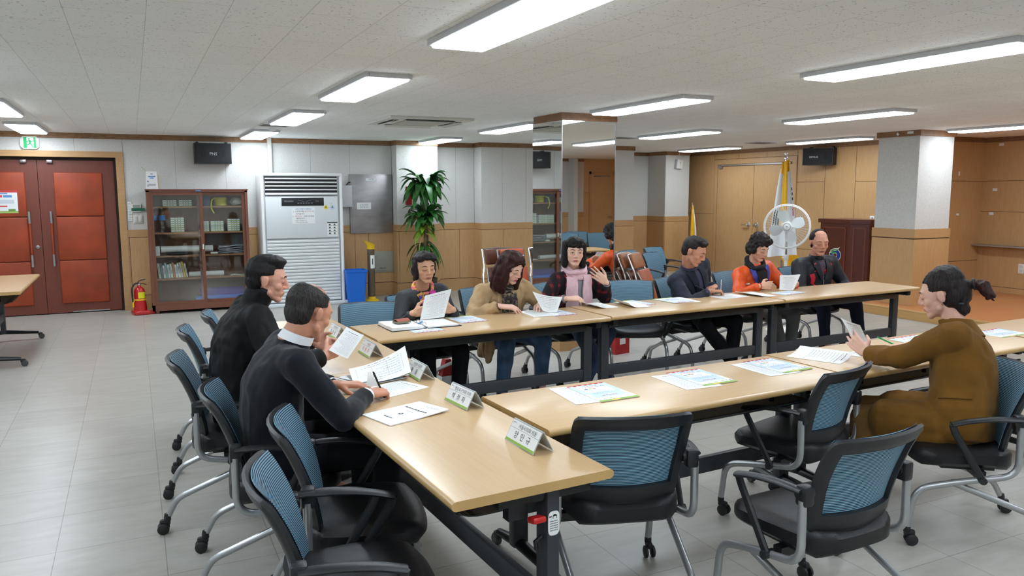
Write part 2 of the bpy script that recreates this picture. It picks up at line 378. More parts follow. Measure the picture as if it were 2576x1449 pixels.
# ---- door_1 : red padded double door
def door1():
    x0, xs, x1, y, H = -2.06, -1.114, -.174, YB + .1, 2.08
    root = tag(MB().b2((x0 - .0, y + .045, 0), (x1, y + .12, 2.2)).build('door_1', M['dark_gap'], smooth=0), kind='structure')
    mb = MB()
    for a, b in ((x0 - .09, x0), (x1, x1 + .092)): mb.b2((a, YB - .02, 0), (b, YB + .14, 2.2))
    mb.b2((x0, YB - .02, 2.12), (x1, YB + .14, 2.2)); mb.build('door_frame', M['wood_rail'], root, smooth=0)
    mb = MB().b2((x0, y - .04, H + .005), (x1, y + .04, 2.12)); mb.b2((x1 - .03, y - .06, 0), (x1, y + .05, 2.12)); mb.build('door_stop', M['dark_gap'], root, smooth=0)
    for a, b, s in ((x0, xs, -1), (xs, x1 - .03, 1)):
        lf = MB().b2((a + .003, y - .02, .012), (b - .003, y + .025, H)).build('door_leaf', M['door_wood'], root, smooth=0)
        px0, px1 = (xs - .73, xs - .15) if s < 0 else (xs + .18, xs + .76)
        for k in range(3):
            z1 = 1.918 - k * .595
            MB().rbox(((px0 + px1) / 2, y - .024, z1 - .297), (px1 - px0, .035, .588), .014, 3).build('padded_panel', M['vinyl_red'], lf)
        hx = xs + s * .125
        mb = MB().cyl((hx, y - .085, .80), (hx, y - .085, 1.26), .014, n=14); mb.build('handle_grip', M['vinyl_red'], lf)
        mb = MB()
        for za, zb in ((.66, .82), (1.24, 1.40)): mb.cyl((hx, y - .085, za), (hx, y - .085, zb), .018, n=16)
        for z in (.74, 1.32): mb.cyl((hx, y - .085, z), (hx, y - .015, z), .01)
        mb.build('handle_bar', M['steel'], lf)
        MB().rbox((xs + s * .15, y - .04, H - .02), (.07, .05, .04), .006).build('top_bracket', M['steel'], lf)
    pb = MB().b2((-.17, -.001, -.15), (.17, 0, .15)); W_, H_ = .34, .30
    for i, (a, c, d, e) in ((1, (.0, .135, .34, .03)), (2, (-.06, .07, .12, .03)), (3, (.06, .07, .1, .03)), (3, (0, .105, .12, .014)), (4, (0, .0, .26, .05)), (1, (.0, -.06, .1, .018)), (5, (0, -.135, .34, .028)), (6, (.1, -.11, .08, .03))): pb.m(i).b2((a - d / 2, -.0016, c - e / 2), (a + d / 2, -.001, c + e / 2))
    pr = pb.build('poster', [mat('poster_paper', (226, 228, 230), .6), mat('poster_red', (200, 60, 66), .6), mat('poster_red2', (206, 70, 60), .6), mat('poster_blue', (92, 140, 196), .6), mat('poster_grey', (196, 202, 210), .6), mat('poster_green', (150, 178, 90), .6), mat('poster_green2', (110, 150, 80), .6)], loc=(-1.53, y - .043, 1.53), smooth=0); tag(pr, 'printed poster stuck on the left leaf of the red double door', 'poster')
    MB().lathe([(.024, 0), (.024, .01), (.014, .014), (.014, .02)], (xs - .06, y - .02, .92), 18, Matrix.Rotation(PI / 2, 3, 'X')).build('lock', M['steel'], root)
    MB().b2((xs + .3, y - .023, .013), (xs + .75, y - .02, .03)).build('kick_strip', M['steel'], root)
door1()
# ---------------------------------------------------------------- ceiling fittings
M['lamp'] = emis('lit_diffuser', (255, 255, 255), LAMP_STRENGTH)
M['lamp'].node_tree.nodes['Principled BSDF'].inputs['Emission Color'].default_value = (*LAMP_COLOR, 1)
M['lampframe'] = mat('grey_lamp_frame', (206, 208, 212), .5)
def lamp_proto():
    r = empty('ceiling_light', (0, 0, 0)); W, L, D = .33, 1.45, .032
    mb = MB(); t = .028
    for s in (-1, 1):
        mb.rbox((s * (W / 2 - t / 2), 0, -D / 2), (t, L, D), .006); mb.rbox((0, s * (L / 2 - t / 2), -D / 2), (W - 2 * t, t, D), .006)
    mb.b2((-W / 2 + .004, -L / 2 + .004, -.012), (W / 2 - .004, L / 2 - .004, 0)); mb.build('frame', M['lampframe'], r)
    MB().rbox((0, 0, -D - .002), (W - 1.3 * t, L - 1.3 * t, .022), .01, 3).build('diffuser', M['lamp'], r); return r
lamps = [(-1.09, y) for y in (-2.2, .5, 3.2, 5.9, 8.6, 11.15)] + [(1.59, y) for y in (-2.0, .6, 3.23, 5.88, 8.5, 11.15)] + \
        [(4.26, y) for y in (-2.0, .65, 3.28, 5.98, 8.75, 11.5)] + [(6.78, y) for y in (.6, 3.27, 5.98, 8.78)] + [(9.72, y) for y in (.6, 3.3, 6.08, 8.87, 11.65)] + [(-3.7, y) for y in (.5, 5.9, 11)]
lab = {(1.59, 3.23): 'large lit ceiling panel nearest the camera, cut by the top edge', (1.59, 5.88): 'lit ceiling panel left of centre, nearer one beside the air cassette', (1.59, 8.5): 'lit ceiling panel with a small vent at its far end',
       (1.59, 11.15): 'small lit ceiling panel near the black wall speaker', (-1.09, 11.15): 'lit ceiling panel just above the green exit sign', (-1.09, 8.6): 'lit ceiling panel cut by the left edge of the photo',
       (4.26, 3.28): 'long lit ceiling panel at upper right, cut by the right edge', (4.26, 5.98): 'lit ceiling panel just in front of the mirrored column', (4.26, 8.75): 'lit ceiling panel partly hidden behind the mirrored column',
       (4.26, 10.98): 'lit ceiling panel above the tall potted plant', (6.78, 5.98): 'lit ceiling panel between the mirrored column and the grey column', (6.78, 8.78): 'lit ceiling panel right of the mirrored column beside a grey vent',
       (9.72, 6.08): 'lit ceiling panel right of the grey column on the stage', (9.72, 8.87): 'lit ceiling panel above the black speaker on the wood wall', (9.72, 11.65): 'lit ceiling panel near the wireless access point, farthest right'}
p0 = lamp_proto()
for i, (x, y) in enumerate(lamps):
    o = p0 if i == 0 else copy_tree(p0)
    o.location = (x, y, CZ); tag(o, lab.get((x, y), 'lit ceiling panel outside the picture'), 'ceiling light', 'lit ceiling panels')
def cassette():
    r = empty('ceiling_air_conditioner', (2.93, 8.42, CZ), 0.0, 'square white ceiling air conditioner with open louvres left of the mirrored column', 'air conditioner')
    S = .95; mb = MB(); mb.rbox((0, 0, -.012), (S, S, .03), .01); mb.build('panel', M['offwhite'], r)
    MB().rbox((0, 0, -.03), (.5, .5, .02), .012).build('intake_grille', mat('grey_intake', (186, 182, 172), .6), r)
    for k in range(4):
        R = Matrix.Rotation(k * PI / 2, 3, 'Z'); c = R @ Vector((0, .36, -.028))
        a = MB().box(c, (.56, .075, .004), M=R).build('air_slot', M['black'], r)
        MB().box(R @ Vector((0, .385, -.04)), (.55, .045, .005), M=R @ Matrix.Rotation(-.5, 3, 'X')).build('louvre', M['offwhite'], a)
cassette()
def vent(x, y, sx, sy, label, m):
    r = empty('ceiling_vent', (x, y, CZ), 0, label, 'ceiling vent', 'ceiling vents'); mb = MB()
    for s in (-1, 1): mb.b2((s * sx / 2 - .012, -sy / 2, -.01), (s * sx / 2 + .012, sy / 2, 0)); mb.b2((-sx / 2, s * sy / 2 - .012, -.01), (sx / 2, s * sy / 2 + .012, 0))
    mb.build('frame', M['lampframe'], r); MB().b2((-sx / 2, -sy / 2, -.003), (sx / 2, sy / 2, 0)).build('duct_opening', M['black'], r)
    mb = MB()
    for k in range(7): mb.box((0, (k - 3) * sy / 7.5, -.006), (sx, sy / 12, .003), M=Matrix.Rotation(.5, 3, 'X'))
    mb.build('slats', m, r)
gm = mat('grey_slats', (146, 144, 140), .6)
vent(1.56, 9.66, .3, .3, 'small square ceiling vent at the end of a lit panel', gm); vent(6.62, 9.85, .36, .36, 'grey ceiling vent right of the mirrored column', gm); vent(9.4, 9.95, .36, .36, 'grey ceiling vent near the wood wall speaker', gm)
o = MB().lathe([(.05, 0), (.05, -.02), (.035, -.035), (.001, -.038)], (1.62, 10.15, CZ), 18).build('smoke_detector', M['white']); tag(o, 'small round white smoke detector on the ceiling near the back wall', 'smoke detector')
# ---------------------------------------------------------------- mesh-back training chairs
M['frame_black'] = mat('matt_black_plastic', (27, 29, 32), .42, bump=.15, bscale=500)
M['leather'] = mat('black_leatherette', (21, 21, 24), .42, bump=.2, bscale=300, spec=.4)
M['silver'] = mat('silver_painted_tube', (176, 178, 180), .32, metal=.75)
M['mesh_blue'] = stripes('blue_mesh_fabric', (128, 176, 200), (16, 32, 50), 150, 2, .52)
M['mesh_front'] = stripes('blue_mesh_front', (118, 164, 188), (16, 30, 48), 150, 2, .46)
M['caster'] = mat('caster_rubber', (28, 28, 30), .5)
M['caster_hub'] = mat('caster_hub', (62, 62, 64), .4)
def back_pos(u, v):                       # u -1..1 across, v 0..1 upward
    wdt = .205 + .03 * min(1, v * 1.6) - .012 * max(0, v - .85)
    z = .455 + .37 * v
    y = -.205 - .03 * math.sin(PI * min(1, v * 1.1)) * .3 - .125 * max(0, v) ** 2.2
    return Vector((u * wdt, y - .055 * (1 - u * u) + .012, z + .008 * (1 - u * u) * (v - .5)))
def make_chair(flip=False):
    r = empty('mesh_office_chair', (0, 0, 0))
    # back frame: ring of the curved panel, with thickness
    us = [-1, -.985, -.95, -.84, -.8] + [-.6, -.3, 0, .3, .6] + [.8, .84, .95, .985, 1]
    vs = [0, .02, .06, .15, .19] + [.3, .45, .6, .75] + [.875, .905, .95, .98, 1]
    def P(u, v, off):
        if abs(u) > .9 and (v > .93 or v < .08):        # rounded corners
            k = (abs(u) - .9) / .1; q = max(0, (v - .93) / .07, (.08 - v) / .08)
            if k * k + q * q > 1:
                s = 1 / math.sqrt(k * k + q * q); k *= s; q *= s
                u = math.copysign(.9 + .1 * k, u); v = .93 + .07 * q if v > .5 else .08 - .08 * q
        p = back_pos(u, v); du = back_pos(u + .01, v) - back_pos(u - .01, v); dv = back_pos(u, v + .01) - back_pos(u, v - .01)
        return p + du.cross(dv).normalized() * off
    iu = [i for i, u in enumerate(us) if abs(u) <= .8 + 1e-6]; iv = [i for i, v in enumerate(vs) if .19 - 1e-6 <= v <= .875 + 1e-6]
    mb = MB(); nu, nv = len(us), len(vs)
    for off in (-.014, .014): mb.v += [tuple(P(u, v, off * (1 if (abs(u) < .97 and .03 < v < .97) else .45))) for v in vs for u in us]
    N = nu * nv; hole = lambda i, j: iu[0] <= i < iu[-1] and iv[0] <= j < iv[-1]
    for j in range(nv - 1):
        for i in range(nu - 1):
            if hole(i, j): continue
            a = (j * nu + i, j * nu + i + 1, (j + 1) * nu + i + 1, (j + 1) * nu + i); mb.f.append(a); mb.f.append(tuple(q + N for q in a[::-1]))
            for (di, dj, e) in ((0, -1, (0, 1)), (1, 0, (1, 2)), (0, 1, (2, 3)), (-1, 0, (3, 0))):
                ii, jj = i + di, j + dj
                if ii < 0 or jj < 0 or ii >= nu - 1 or jj >= nv - 1 or hole(ii, jj): mb.f.append((a[e[1]], a[e[0]], a[e[0]] + N, a[e[1]] + N))
    mb.mi = [0] * len(mb.f); bf = mb.build('backrest', M['frame_black'], r, smooth=60)
    mb = MB(); mb.grid(lambda u, v: P(-.82 + 1.64 * u, .17 + .725 * v, -.003), 16, 24, .003)
    mb.m(1).grid(lambda u, v: P(-.95 + 1.9 * u, .035 + .935 * v, -.0165), 20, 26, .002); mb.build('mesh_panel', [M['mesh_blue'], M['mesh_front']], bf)
    # seat
    def seat_mesh(name):
        def S(u, v, top):
            x = (u - .5) * 2; y = (v - .5) * 2
            x, y = x * (1 - .15 * y ** 4 * x * x), y * (1 - .15 * x ** 4 * y * y)
            px = .250 * x * (1 - .10 * max(0, -y)); py = .236 * y - .034 - (.02 * x * x if y > 0 else 0)
            e = min(1, max(abs((u - .5) * 2) ** 5, abs((v - .5) * 2) ** 5)); k = math.sqrt(max(0, 1 - e))
            z = .474 + (.012 * (abs(x) ** 2) - .02 * max(0, y) ** 3 - .008) - .032 * (1 - k) if top else .372 - .022 * max(0, -y) ** 2 + .034 * (1 - k) - .004 * max(0, y) ** 3
            return Vector((px, py, z))
        mb = MB(); n = 16; W = n + 1
        T = [S((i / n), (j / n), 1) for j in range(W) for i in range(W)]; B = [S((i / n), (j / n), 0) for j in range(W) for i in range(W)]
        fs = [(j * W + i, j * W + i + 1, (j + 1) * W + i + 1, (j + 1) * W + i) for j in range(n) for i in range(n)]; K = W * W
        rim = [i for i in range(W)] + [j * W + n for j in range(1, W)] + [n * W + i for i in range(n - 1, -1, -1)] + [j * W for j in range(n - 1, 0, -1)]
        side = [(rim[(i + 1) % len(rim)], rim[i], rim[i] + K, rim[(i + 1) % len(rim)] + K) for i in range(len(rim))]
        mb.add(T + B, fs + [tuple(q + K for q in f[::-1]) for f in fs] + side); return mb
    st = seat_mesh('seat').build('seat', M['leather'], r, smooth=50)
    if flip: st.rotation_euler = (math.radians(78), 0, 0); st.location = (0, .31, .06)
    MB().b2((-.2, -.17, .365), (.2, .06, .388)).b2((-.24, -.12, .335), (.24, -.08, .37)).build('seat_support', M['frame_black'], r)
    for s in (-1, 1):
        up = [(s * .276, -.235, .60), (s * .276, -.238, .372), (s * .262, .0, .325), (s * .247, .182, .275), (s * .243, .205, .09)]
        MB().tube(fillet(up, .07, 6), .0155, 10).build('side_frame', M['silver'], r)
        MB().tube(fillet([(s * .25, .03, .318), (s * .235, -.345, .17), (s * .235, -.385, .09)], .06, 5), .0145, 10).build('rear_leg', M['silver'], r)
        mb = MB(); mb.rbox((s * .262, -.232, .615), (.05, .05, .075), .012).cyl((s * .225, -.225, .62), (s * .285, -.225, .62), .021)
        mb.build('arm_bracket', M['frame_black'], r)
        arm = bez([(s * .279, -.235, .632), (s * .288, -.13, .634), (s * .292, -.02, .622), (s * .292, .06, .602)], 5)
        mb = MB().tube(arm, [.021] * 2 + [.023] * (len(arm) - 2), 10, flat=((1, 0, 0), 1, .52))
        mb.tube(fillet([(s * .292, .055, .603), (s * .288, .045, .57), (s * .283, -.085, .352)], .03, 3), .015, 8, flat=((1, 0, 0), .8, 1.1))
        mb.cyl((s * .25, -.088, .345), (s * .300, -.088, .345), .017); mb.build('armrest', M['frame_black'], r)
        for y, x in ((.205, .243), (-.392, .235)):
            c = MB().lathe([(.013, .10), (.016, .085), (.016, .065), (.01, .055)], (s * x, y, 0), 12).rbox((s * x, y - .012, .057), (.026, .05, .032), .01).build('caster', M['caster'], r)
            mb = MB()
            for q in (-1, 1): mb.lathe([(.001, 0), (.02, 0), (.0275, .003), (.0275, .013), (.02, .017), (.001, .018)], (s * x + q * .008 - (.0 if q > 0 else 0), y - .02, .0278), 16, Matrix.Rotation(q * PI / 2, 3, 'Y'))
            mb.build('wheel', M['caster'], c)
    return r
M['bluecloth'] = M['mesh_front']
chair0 = make_chair(); chair_used = [False]
def put_chair(x, y, deg, label, group='mesh back chairs around the tables'):
    o = copy_tree(chair0) if chair_used[0] else chair0; chair_used[0] = True
    o.location = (x, y, 0); o.rotation_euler = (0, 0, math.radians(deg)); return tag(o, label, 'chair', group)
put_chair(.62, 2.30, -98, 'empty blue mesh back chair nearest the camera at lower left')
put_chair(.77, 2.83, -102, 'empty blue mesh back chair between the nearest one and the suited man with thinning hair')
put_chair(.58, 3.44, -97, 'blue mesh back chair under the suited man with thinning hair')
put_chair(.48, 4.21, -95, 'blue mesh back chair behind the man in the black padded coat')
put_chair(.57, 5.08, -93, 'empty blue mesh back chair just beyond the man in the black padded coat')
put_chair(.75, 5.68, -94, 'empty blue mesh back chair farthest back in the left row')
put_chair(1.745, 2.66, -17, 'empty blue mesh back chair at the inner corner beside the near table end')
put_chair(2.285, 2.12, 2, 'empty blue mesh back chair in front, lower right, with grey seat showing')
put_chair(2.94, 2.87, 15, 'empty blue mesh back chair tucked at the near table left of the mustard coat woman')
put_chair(3.51, 2.42, 54, 'blue mesh back chair under the woman in the mustard coat')
put_chair(1.49, 5.36, 167, 'empty blue mesh back chair at the far left corner of the long table')
put_chair(2.02, 5.69, 184, 'blue mesh back chair under the woman in the dark quilted jacket')
put_chair(2.70, 5.83, 182, 'blue mesh back chair behind the woman in the beige coat')
put_chair(3.42, 5.86, 184, 'blue mesh back chair under the woman in the pink scarf')
put_chair(3.98, 5.70, 158, 'empty blue mesh back chair with scratched back between pink scarf woman and navy suit man')
put_chair(4.66, 5.72, 190, 'blue mesh back chair under the man in the navy suit')
put_chair(5.50, 5.90, 184, 'blue mesh back chair under the woman in the orange jacket')
put_chair(6.46, 5.98, 180, 'blue mesh back chair under the elderly man in the black and red jacket')
# nested chairs with raised seats parked by the wall behind the mirrored column
flip0 = make_chair(True); flip_used = [False]
for x, y, a, l in ((6.35, 8.3, 205, 'parked blue chair with raised black seat right of the brown folding chairs'), (6.28, 8.75, 205, 'parked blue chair directly behind the front one with raised seat'),
                   (6.05, 9.3, 205, 'parked blue chair in the row beside the brown folding chairs, third back'), (6.95, 9.1, 200, 'parked blue chair hidden behind the navy suited man'), (8.15, 1.1, 20, 'parked blue chair seen only in the mirrored column, right one'), (8.0, .5, 20, 'parked blue chair seen only in the mirrored column, back one'), (7.55, .9, 20, 'parked blue chair seen only in the mirrored column, left one')):
    o = copy_tree(flip0) if flip_used[0] else flip0; flip_used[0] = True
    o.location = (x, y, 0); o.rotation_euler = (0, 0, math.radians(a)); tag(o, l, 'chair', 'parked chairs with raised seats')
# ---------------------------------------------------------------- folding training tables
def table_mats():
    for nm, c0, c1 in (('beech_top', (192, 158, 114), (203, 171, 128)),):
        m_ = wood(nm, c0, c1, 0, .34, 4, coat=.16); M[nm] = m_
    M['beech_edge'] = mat('beech_edge', (190, 154, 98), .4, var=.05, nscale=8)
    M['table_grey'] = mat('dark_grey_steel', (58, 61, 66), .42, metal=.3)
    M['table_black'] = mat('black_steel', (28, 29, 32), .35, metal=.3)
    M['red'] = mat('red_plastic', (190, 24, 24), .35)
table_mats()
M['perf'] = None
def perforated():
    n = NT('perforated_black_tray'); v = n.coord((34, 34, 34)); vo = n.new('ShaderNodeTexVoronoi', feature='F1'); vo.inputs['Randomness'].default_value = .0
    n.link(v, vo.inputs['Vector']); s = n.new('ShaderNodeMath', operation='LESS_THAN'); s.inputs[1].default_value = .31; n.link(vo.outputs['Distance'], s.inputs[0])
    n.link(n.mix(s.outputs[0], lin((22, 23, 26)), lin((214, 214, 210))), n.b.inputs['Base Color']); n.b.inputs['Roughness'].default_value = .4; M['perf'] = n.m
perforated()
TH = .73
def make_table(L=1.8, D=.6, marks=False):
    """local: length along x, sitters at -y... columns and tray arranged toward +y"""
    r = empty('folding_table', (0, 0, 0)); mb = MB(); t = .032
    prof = [(-D / 2, TH - t * .75), (-D / 2 - .0, TH - t * .3)]
    ys = []
    n = 6
    for i in range(n + 1):
        a = -PI / 2 - PI * i / n; ys.append((-D / 2 + t / 2 + math.cos(a) * t / 2, TH - t / 2 + math.sin(a) * t / 2))
    for i in range(n + 1):
        a = PI / 2 - PI * i / n; ys.append((D / 2 - t / 2 + math.cos(a) * t / 2, TH - t / 2 + math.sin(a) * t / 2))
    mb.rings([[(x, y, z) for y, z in ys] for x in (-L / 2, L / 2)], True)
    nv = len(ys)
    for k, f in enumerate(mb.f):
        if len(f) > 4: mb.mi[k] = 1
        else:
            zz = [mb.v[i][2] for i in f]
            if min(zz) < TH - .012 : mb.mi[k] = 1
    mb.build('tabletop', [M['beech_top'], M['beech_edge']], r, smooth=50)
    cy = .085
    for s in (-1, 1):
        x = s * (L / 2 - .075)
        lg = MB().rbox((x, cy, .385), (.075, .05, .60), .008).build('leg', M['table_grey'], r)
        ft = MB().tube([(x, -.25, .075), (x, -.12, .085), (x, cy, .1), (x, .19, .085), (x, .27, .075)], [.02, .026, .032, .026, .02], 10, flat=((1, 0, 0), 1, .8)).build('foot', M['table_black'], r)
        for y in (-.265, .285):
            w_ = MB().rbox((x, y, .055), (.03, .045, .035), .01).build('caster', M['caster'], ft)
            mb = MB(); mb.lathe([(.001, -.016), (.024, -.016), (.03, -.01), (.03, .01), (.024, .016), (.001, .016)], (x + .0, y + (.012 if y > 0 else -.012), .03), 16, Matrix.Rotation(PI / 2, 3, 'Y'))
            mb.build('wheel', M['caster_hub'], ft)
        mb = MB().rbox((x - s * .0, cy - .02, TH - t - .03), (.05, .36, .045), .01).build('top_bracket', M['table_black'], r)
        mb = MB().b2((x - .02, cy - .16, .6), (x + .02, cy - .1, TH - t - .03)); mb.build('fold_hinge', M['table_black'], r)
    MB().rbox((0, cy, .27), (L - .2, .035, .085), .008).build('lower_beam', M['table_grey'], r)
    MB().rbox((0, cy + .02, .635), (L - .2, .03, .06), .008).build('upper_beam', M['table_black'], r)
    tr = MB().grid(lambda u, v: Vector(((u - .5) * (L - .3), -.2 + .24 * v, .60 + .018 * abs(2 * v - 1) ** 4)), 8, 8, .004).build('shelf_tray', M['perf'], r)
    mb = MB()
    for y in (-.205, .045): mb.tube([(-(L - .3) / 2, y, .618), ((L - .3) / 2, y, .618)], .007, 8)
    for s in (-1, 0, 1): mb.box((s * .55, -.08, .645), (.012, .02, .09))
    mb.build('tray_rim', M['table_black'], tr)
    s = 1; x = -(L / 2 - .075)
    if not marks: return r
    MB().rbox((x - .045, cy - .07, .60), (.05, .05, .022), .008, M=Matrix.Rotation(.25, 3, 'Y')).build('release_lever', M['red'], r)
    MB().tube([(x - .01, cy - .03, .52), (x - .01, cy - .055, .505), (x - .01, cy - .05, .48)], .008).build('hook', M['table_black'], r)
    mb = MB(); pts = []
    for k in range(24):
        a = 2 * PI * k / 24; pts.append((.022 * math.copysign(abs(math.cos(a)) ** .6, math.cos(a)), .042 * math.copysign(abs(math.sin(a)) ** .45, math.sin(a))))
    F = frame((x - .0378, cy + .0, .57), (0, -1, 0), (0, 0, 1)); mb.prism(pts, .0006, F)
    mb.m(1)
    mb.prism([(-.012, .016), (-.012, .026), (-.008, .03), (.0, .031), (.004, .027), (.004, .016), (.002, .016), (.002, .024), (-.01, .024), (-.01, .016)], .0004, F @ Matrix.Translation((0, 0, .0006))); mb.prism([(.008, .022), (.018, .022), (.018, .026), (.008, .026)], .0004, F @ Matrix.Translation((0, 0, .0006)))
    for k in range(5):
        for q in range(7): mb.prism([(-.016 + q * .0046, .006 - k * .008), (-.0132 + q * .0046, .006 - k * .008), (-.0132 + q * .0046, .009 - k * .008), (-.016 + q * .0046, .009 - k * .008)], .0003, F @ Matrix.Translation((0, 0, .0006)))
    mb.build('warning_sticker', [M['white'], M['black']], r); return r
table0 = make_table(); tu = [False]
def put_table(x, y, deg, label):
    o = copy_tree(table0) if tu[0] else table0; tu[0] = True
    o.location = (x, y, 0); o.rotation_euler = (0, 0, math.radians(deg)); return tag(o, label, 'table', 'beech folding tables of the meeting')
# left column: sitters on the left (-X) so local -y must point to -X : rotate by -90 => local +y -> +X
near = make_table(marks=True); near.location = (1.064, 3.01, 0); near.rotation_euler = (0, 0, math.radians(-87)); near.scale = (-1, 1, 1)
tag(near, 'beech folding table nearest the camera, with red lever and white sticker on its leg', 'table', 'beech folding tables of the meeting')
put_table(1.02, 4.815, -87, 'beech folding table in the left row under the hands of the padded coat man')
put_table(2.222, 5.045, 183, 'beech folding table in front of the dark quilted jacket and beige coat women')
put_table(4.045, 5.165, 183, 'beech folding table in front of the empty chair and the navy suited man')
put_table(5.87, 5.25, 182.4, 'beech folding table in front of the elderly man, right end of the far row')
put_table(2.30, 2.935, 3, 'beech folding table holding three flyers behind the front chairs')
put_table(4.115, 3.05, 2.5, 'beech folding table at which the mustard coat woman writes')
put_table(5.95, 3.14, 2.5, 'beech folding table at the right edge holding one flyer')
o = put_table(-1.29, 9.42, 90, 'beech folding table at the left edge near the red door'); o['group'] = 'beech folding tables outside the meeting'; o.scale = (.96, 1, 1)
# ---------------------------------------------------------------- props along the back wall
M['cab_wood'] = wood('dark_brown_cabinet', (104, 60, 42), (126, 76, 54), 2, .4, 7)
M['cab_back'] = wood('brown_cabinet_back', (142, 100, 70), (160, 116, 84), 2, .6, 5)
def glass_mat():
    n = NT('clear_glass'); t = n.new('ShaderNodeBsdfTransparent'); t.inputs[0].default_value = (.93, .95, .94, 1); g = n.new('ShaderNodeBsdfGlossy'); g.inputs['Roughness'].default_value = .03
    mx = n.new('ShaderNodeMixShader'); mx.inputs[0].default_value = .1; n.link(t.outputs[0], mx.inputs[1]); n.link(g.outputs[0], mx.inputs[2])
    n.link(mx.outputs[0], n.n['Material Output'].inputs['Surface']); return n.m
M['glass'] = glass_mat()
M['clear'] = mat('clear_plastic', (226, 236, 240), .08, trans=.0, alpha=.35)
M['paper'] = mat('white_paper', (236, 237, 236), .75, spec=.2)
M['ink'] = mat('black_ink', (52, 52, 56), .8); M['ink_grey'] = mat('grey_ink', (150, 152, 158), .8)
M['ink_red'] = mat('red_ink', (196, 58, 54), .7); M['ink_blue'] = mat('blue_ink', (70, 130, 196), .7); M['pale_blue'] = mat('pale_blue_ink', (196, 214, 232), .7)
M['ink_green'] = mat('green_ink', (150, 184, 84), .7); M['ink_yellow'] = mat('yellow_ink', (234, 210, 80), .7)
M['yellow'] = mat('yellow_plastic', (232, 190, 24), .4); M['blue_bin'] = mat('blue_plastic', (16, 104, 206), .38)
PRN = [M['paper'], M['ink'], M['ink_red'], M['ink_blue'], M['pale_blue'], M['ink_green'], M['ink_yellow'], M['ink_grey']]
CX0, CX1, CY0, CY1, CH = .172, 1.462, 11.55, 12.06, 1.685
SH = [.13, .47, .785, 1.10, 1.455]
def bookcase():
    r = empty('bookcase', (CX0, CY0, 0), 0, 'dark brown glass-fronted bookcase against the wall between the red door and the air conditioner', 'bookcase')
    W, D, H = CX1 - CX0, CY1 - CY0, CH
    mb = MB().b2((0, 0, .04), (.035, D, H)).b2((W - .035, 0, .04), (W, D, H)).b2((0, 0, H - .035), (W, D, H)).b2((0, 0, .04), (W, D, .12)); mb.b2((-.01, -.012, H - .012), (W + .01, D, H + .006))
    for x in (.04, W - .08): mb.b2((x, .02, 0), (x + .04, .06, .04)); mb.b2((x, D - .06, 0), (x + .04, D - .02, .04))
    mb.build('carcass', M['cab_wood'], r, smooth=0); MB().b2((.035, D - .015, .12), (W - .035, D - .004, H - .035)).build('back_panel', M['cab_back'], r, smooth=0)
    for z in SH[1:]: MB().b2((.036, .07, z - .02), (W - .036, D - .016, z)).build('shelf', M['cab_back'], r, smooth=0)
    for x0, x1, y in ((.035, .70, .022), (.63, W - .035, .05)):
        fr = MB(); t = .042
        fr.b2((x0, y - .012, .12), (x0 + t, y + .012, H - .035)).b2((x1 - t, y - .012, .12), (x1, y + .012, H - .035)).b2((x0 + t, y - .012, .12), (x1 - t, y + .012, .12 + t)).b2((x0 + t, y - .012, H - .035 - t), (x1 - t, y + .012, H - .035))
        d = fr.build('sliding_door', M['cab_wood'], r, smooth=0); MB().b2((x0 + t, y - .002, .12 + t), (x1 - t, y + .002, H - .035 - t)).build('glass_pane', M['glass'], d, smooth=0)
        hx = x1 - t / 2 if x0 < .1 else x0 + t + .006
        MB().rbox((hx, y - .016, .90), (.018, .012, .07), .005).build('door_pull', M['offwhite'], d)
    MB().rbox((.645, -.015, H - .018), (.065, .006, .014), .004).build('name_badge', M['ink_blue'], r)
bookcase()
M['plate_green'] = mat('green_plate_stripe', (150, 178, 110), .6)
plate0 = []
def plate_box(x, z, y, w, label, h=.03):
    mb = MB().b2((-w / 2, 0, 0), (w / 2, .12, h)); mb.m(1).b2((-w / 2, -.0006, 0), (w / 2, 0, h * .38)); mb.m(2)
    for k in range(3): mb.b2((-w * .22 + k * w * .2, -.0008, h * .5), (-w * .22 + k * w * .2 + w * .1, 0, h * .86))
    o = mb.build('stacked_name_plate', [M['paper'], M['plate_green'], M['ink_grey']], loc=(x, y, z), smooth=0); tag(o, label, 'name plate', 'name plates stored in the bookcase')
for x, z, w, n, l in ((.46, SH[4], .17, 3, 'top shelf left'), (.66, SH[4], .16, 3, 'top shelf second from left'), (.545, SH[3], .165, 7, 'second shelf left'), (.895, SH[3], .11, 5, 'second shelf in the middle'),
                      (1.06, SH[3], .165, 5, 'second shelf, broad pile,'), (1.28, SH[3], .16, 6, 'second shelf at far right')):
    for k in range(n): plate_box(x, z + k * .0285, CY0 + .16 + .004 * rnd.uniform(-1, 1), w, 'white and green name plate piled on the %s of the bookcase' % l, .028)
M['pet'] = glass_mat(); M['pet'].name = 'clear_pet'
for x in (.245, .355):
    r = empty('water_bottle', (x, CY0 + .17, SH[3]), 0, 'clear plastic water bottle with blue label, %s of two on the second shelf' % ('left' if x < .3 else 'right'), 'bottle', 'water bottles in the bookcase')
    MB().lathe([(.001, 0), (.04, 0), (.044, .01), (.044, .08), (.041, .085), (.044, .09), (.044, .23), (.04, .25), (.016, .30), (.014, .325)], (0, 0, 0), 20).build('body', M['pet'], r)
    MB().lathe([(.0448, .17), (.0448, .235)], (0, 0, 0), 20).build('bottle_label', M['ink_blue'], r); MB().lathe([(.017, .322), (.017, .342), (.001, .343)], (0, 0, 0), 16).build('cap', M['white'], r)
bc = [(222, 214, 190), (70, 110, 120), (236, 236, 232), (150, 190, 190), (232, 232, 226), (236, 236, 232), (214, 150, 96), (232, 230, 224), (240, 238, 230), (206, 206, 200), (232, 196, 40), (200, 202, 200)]
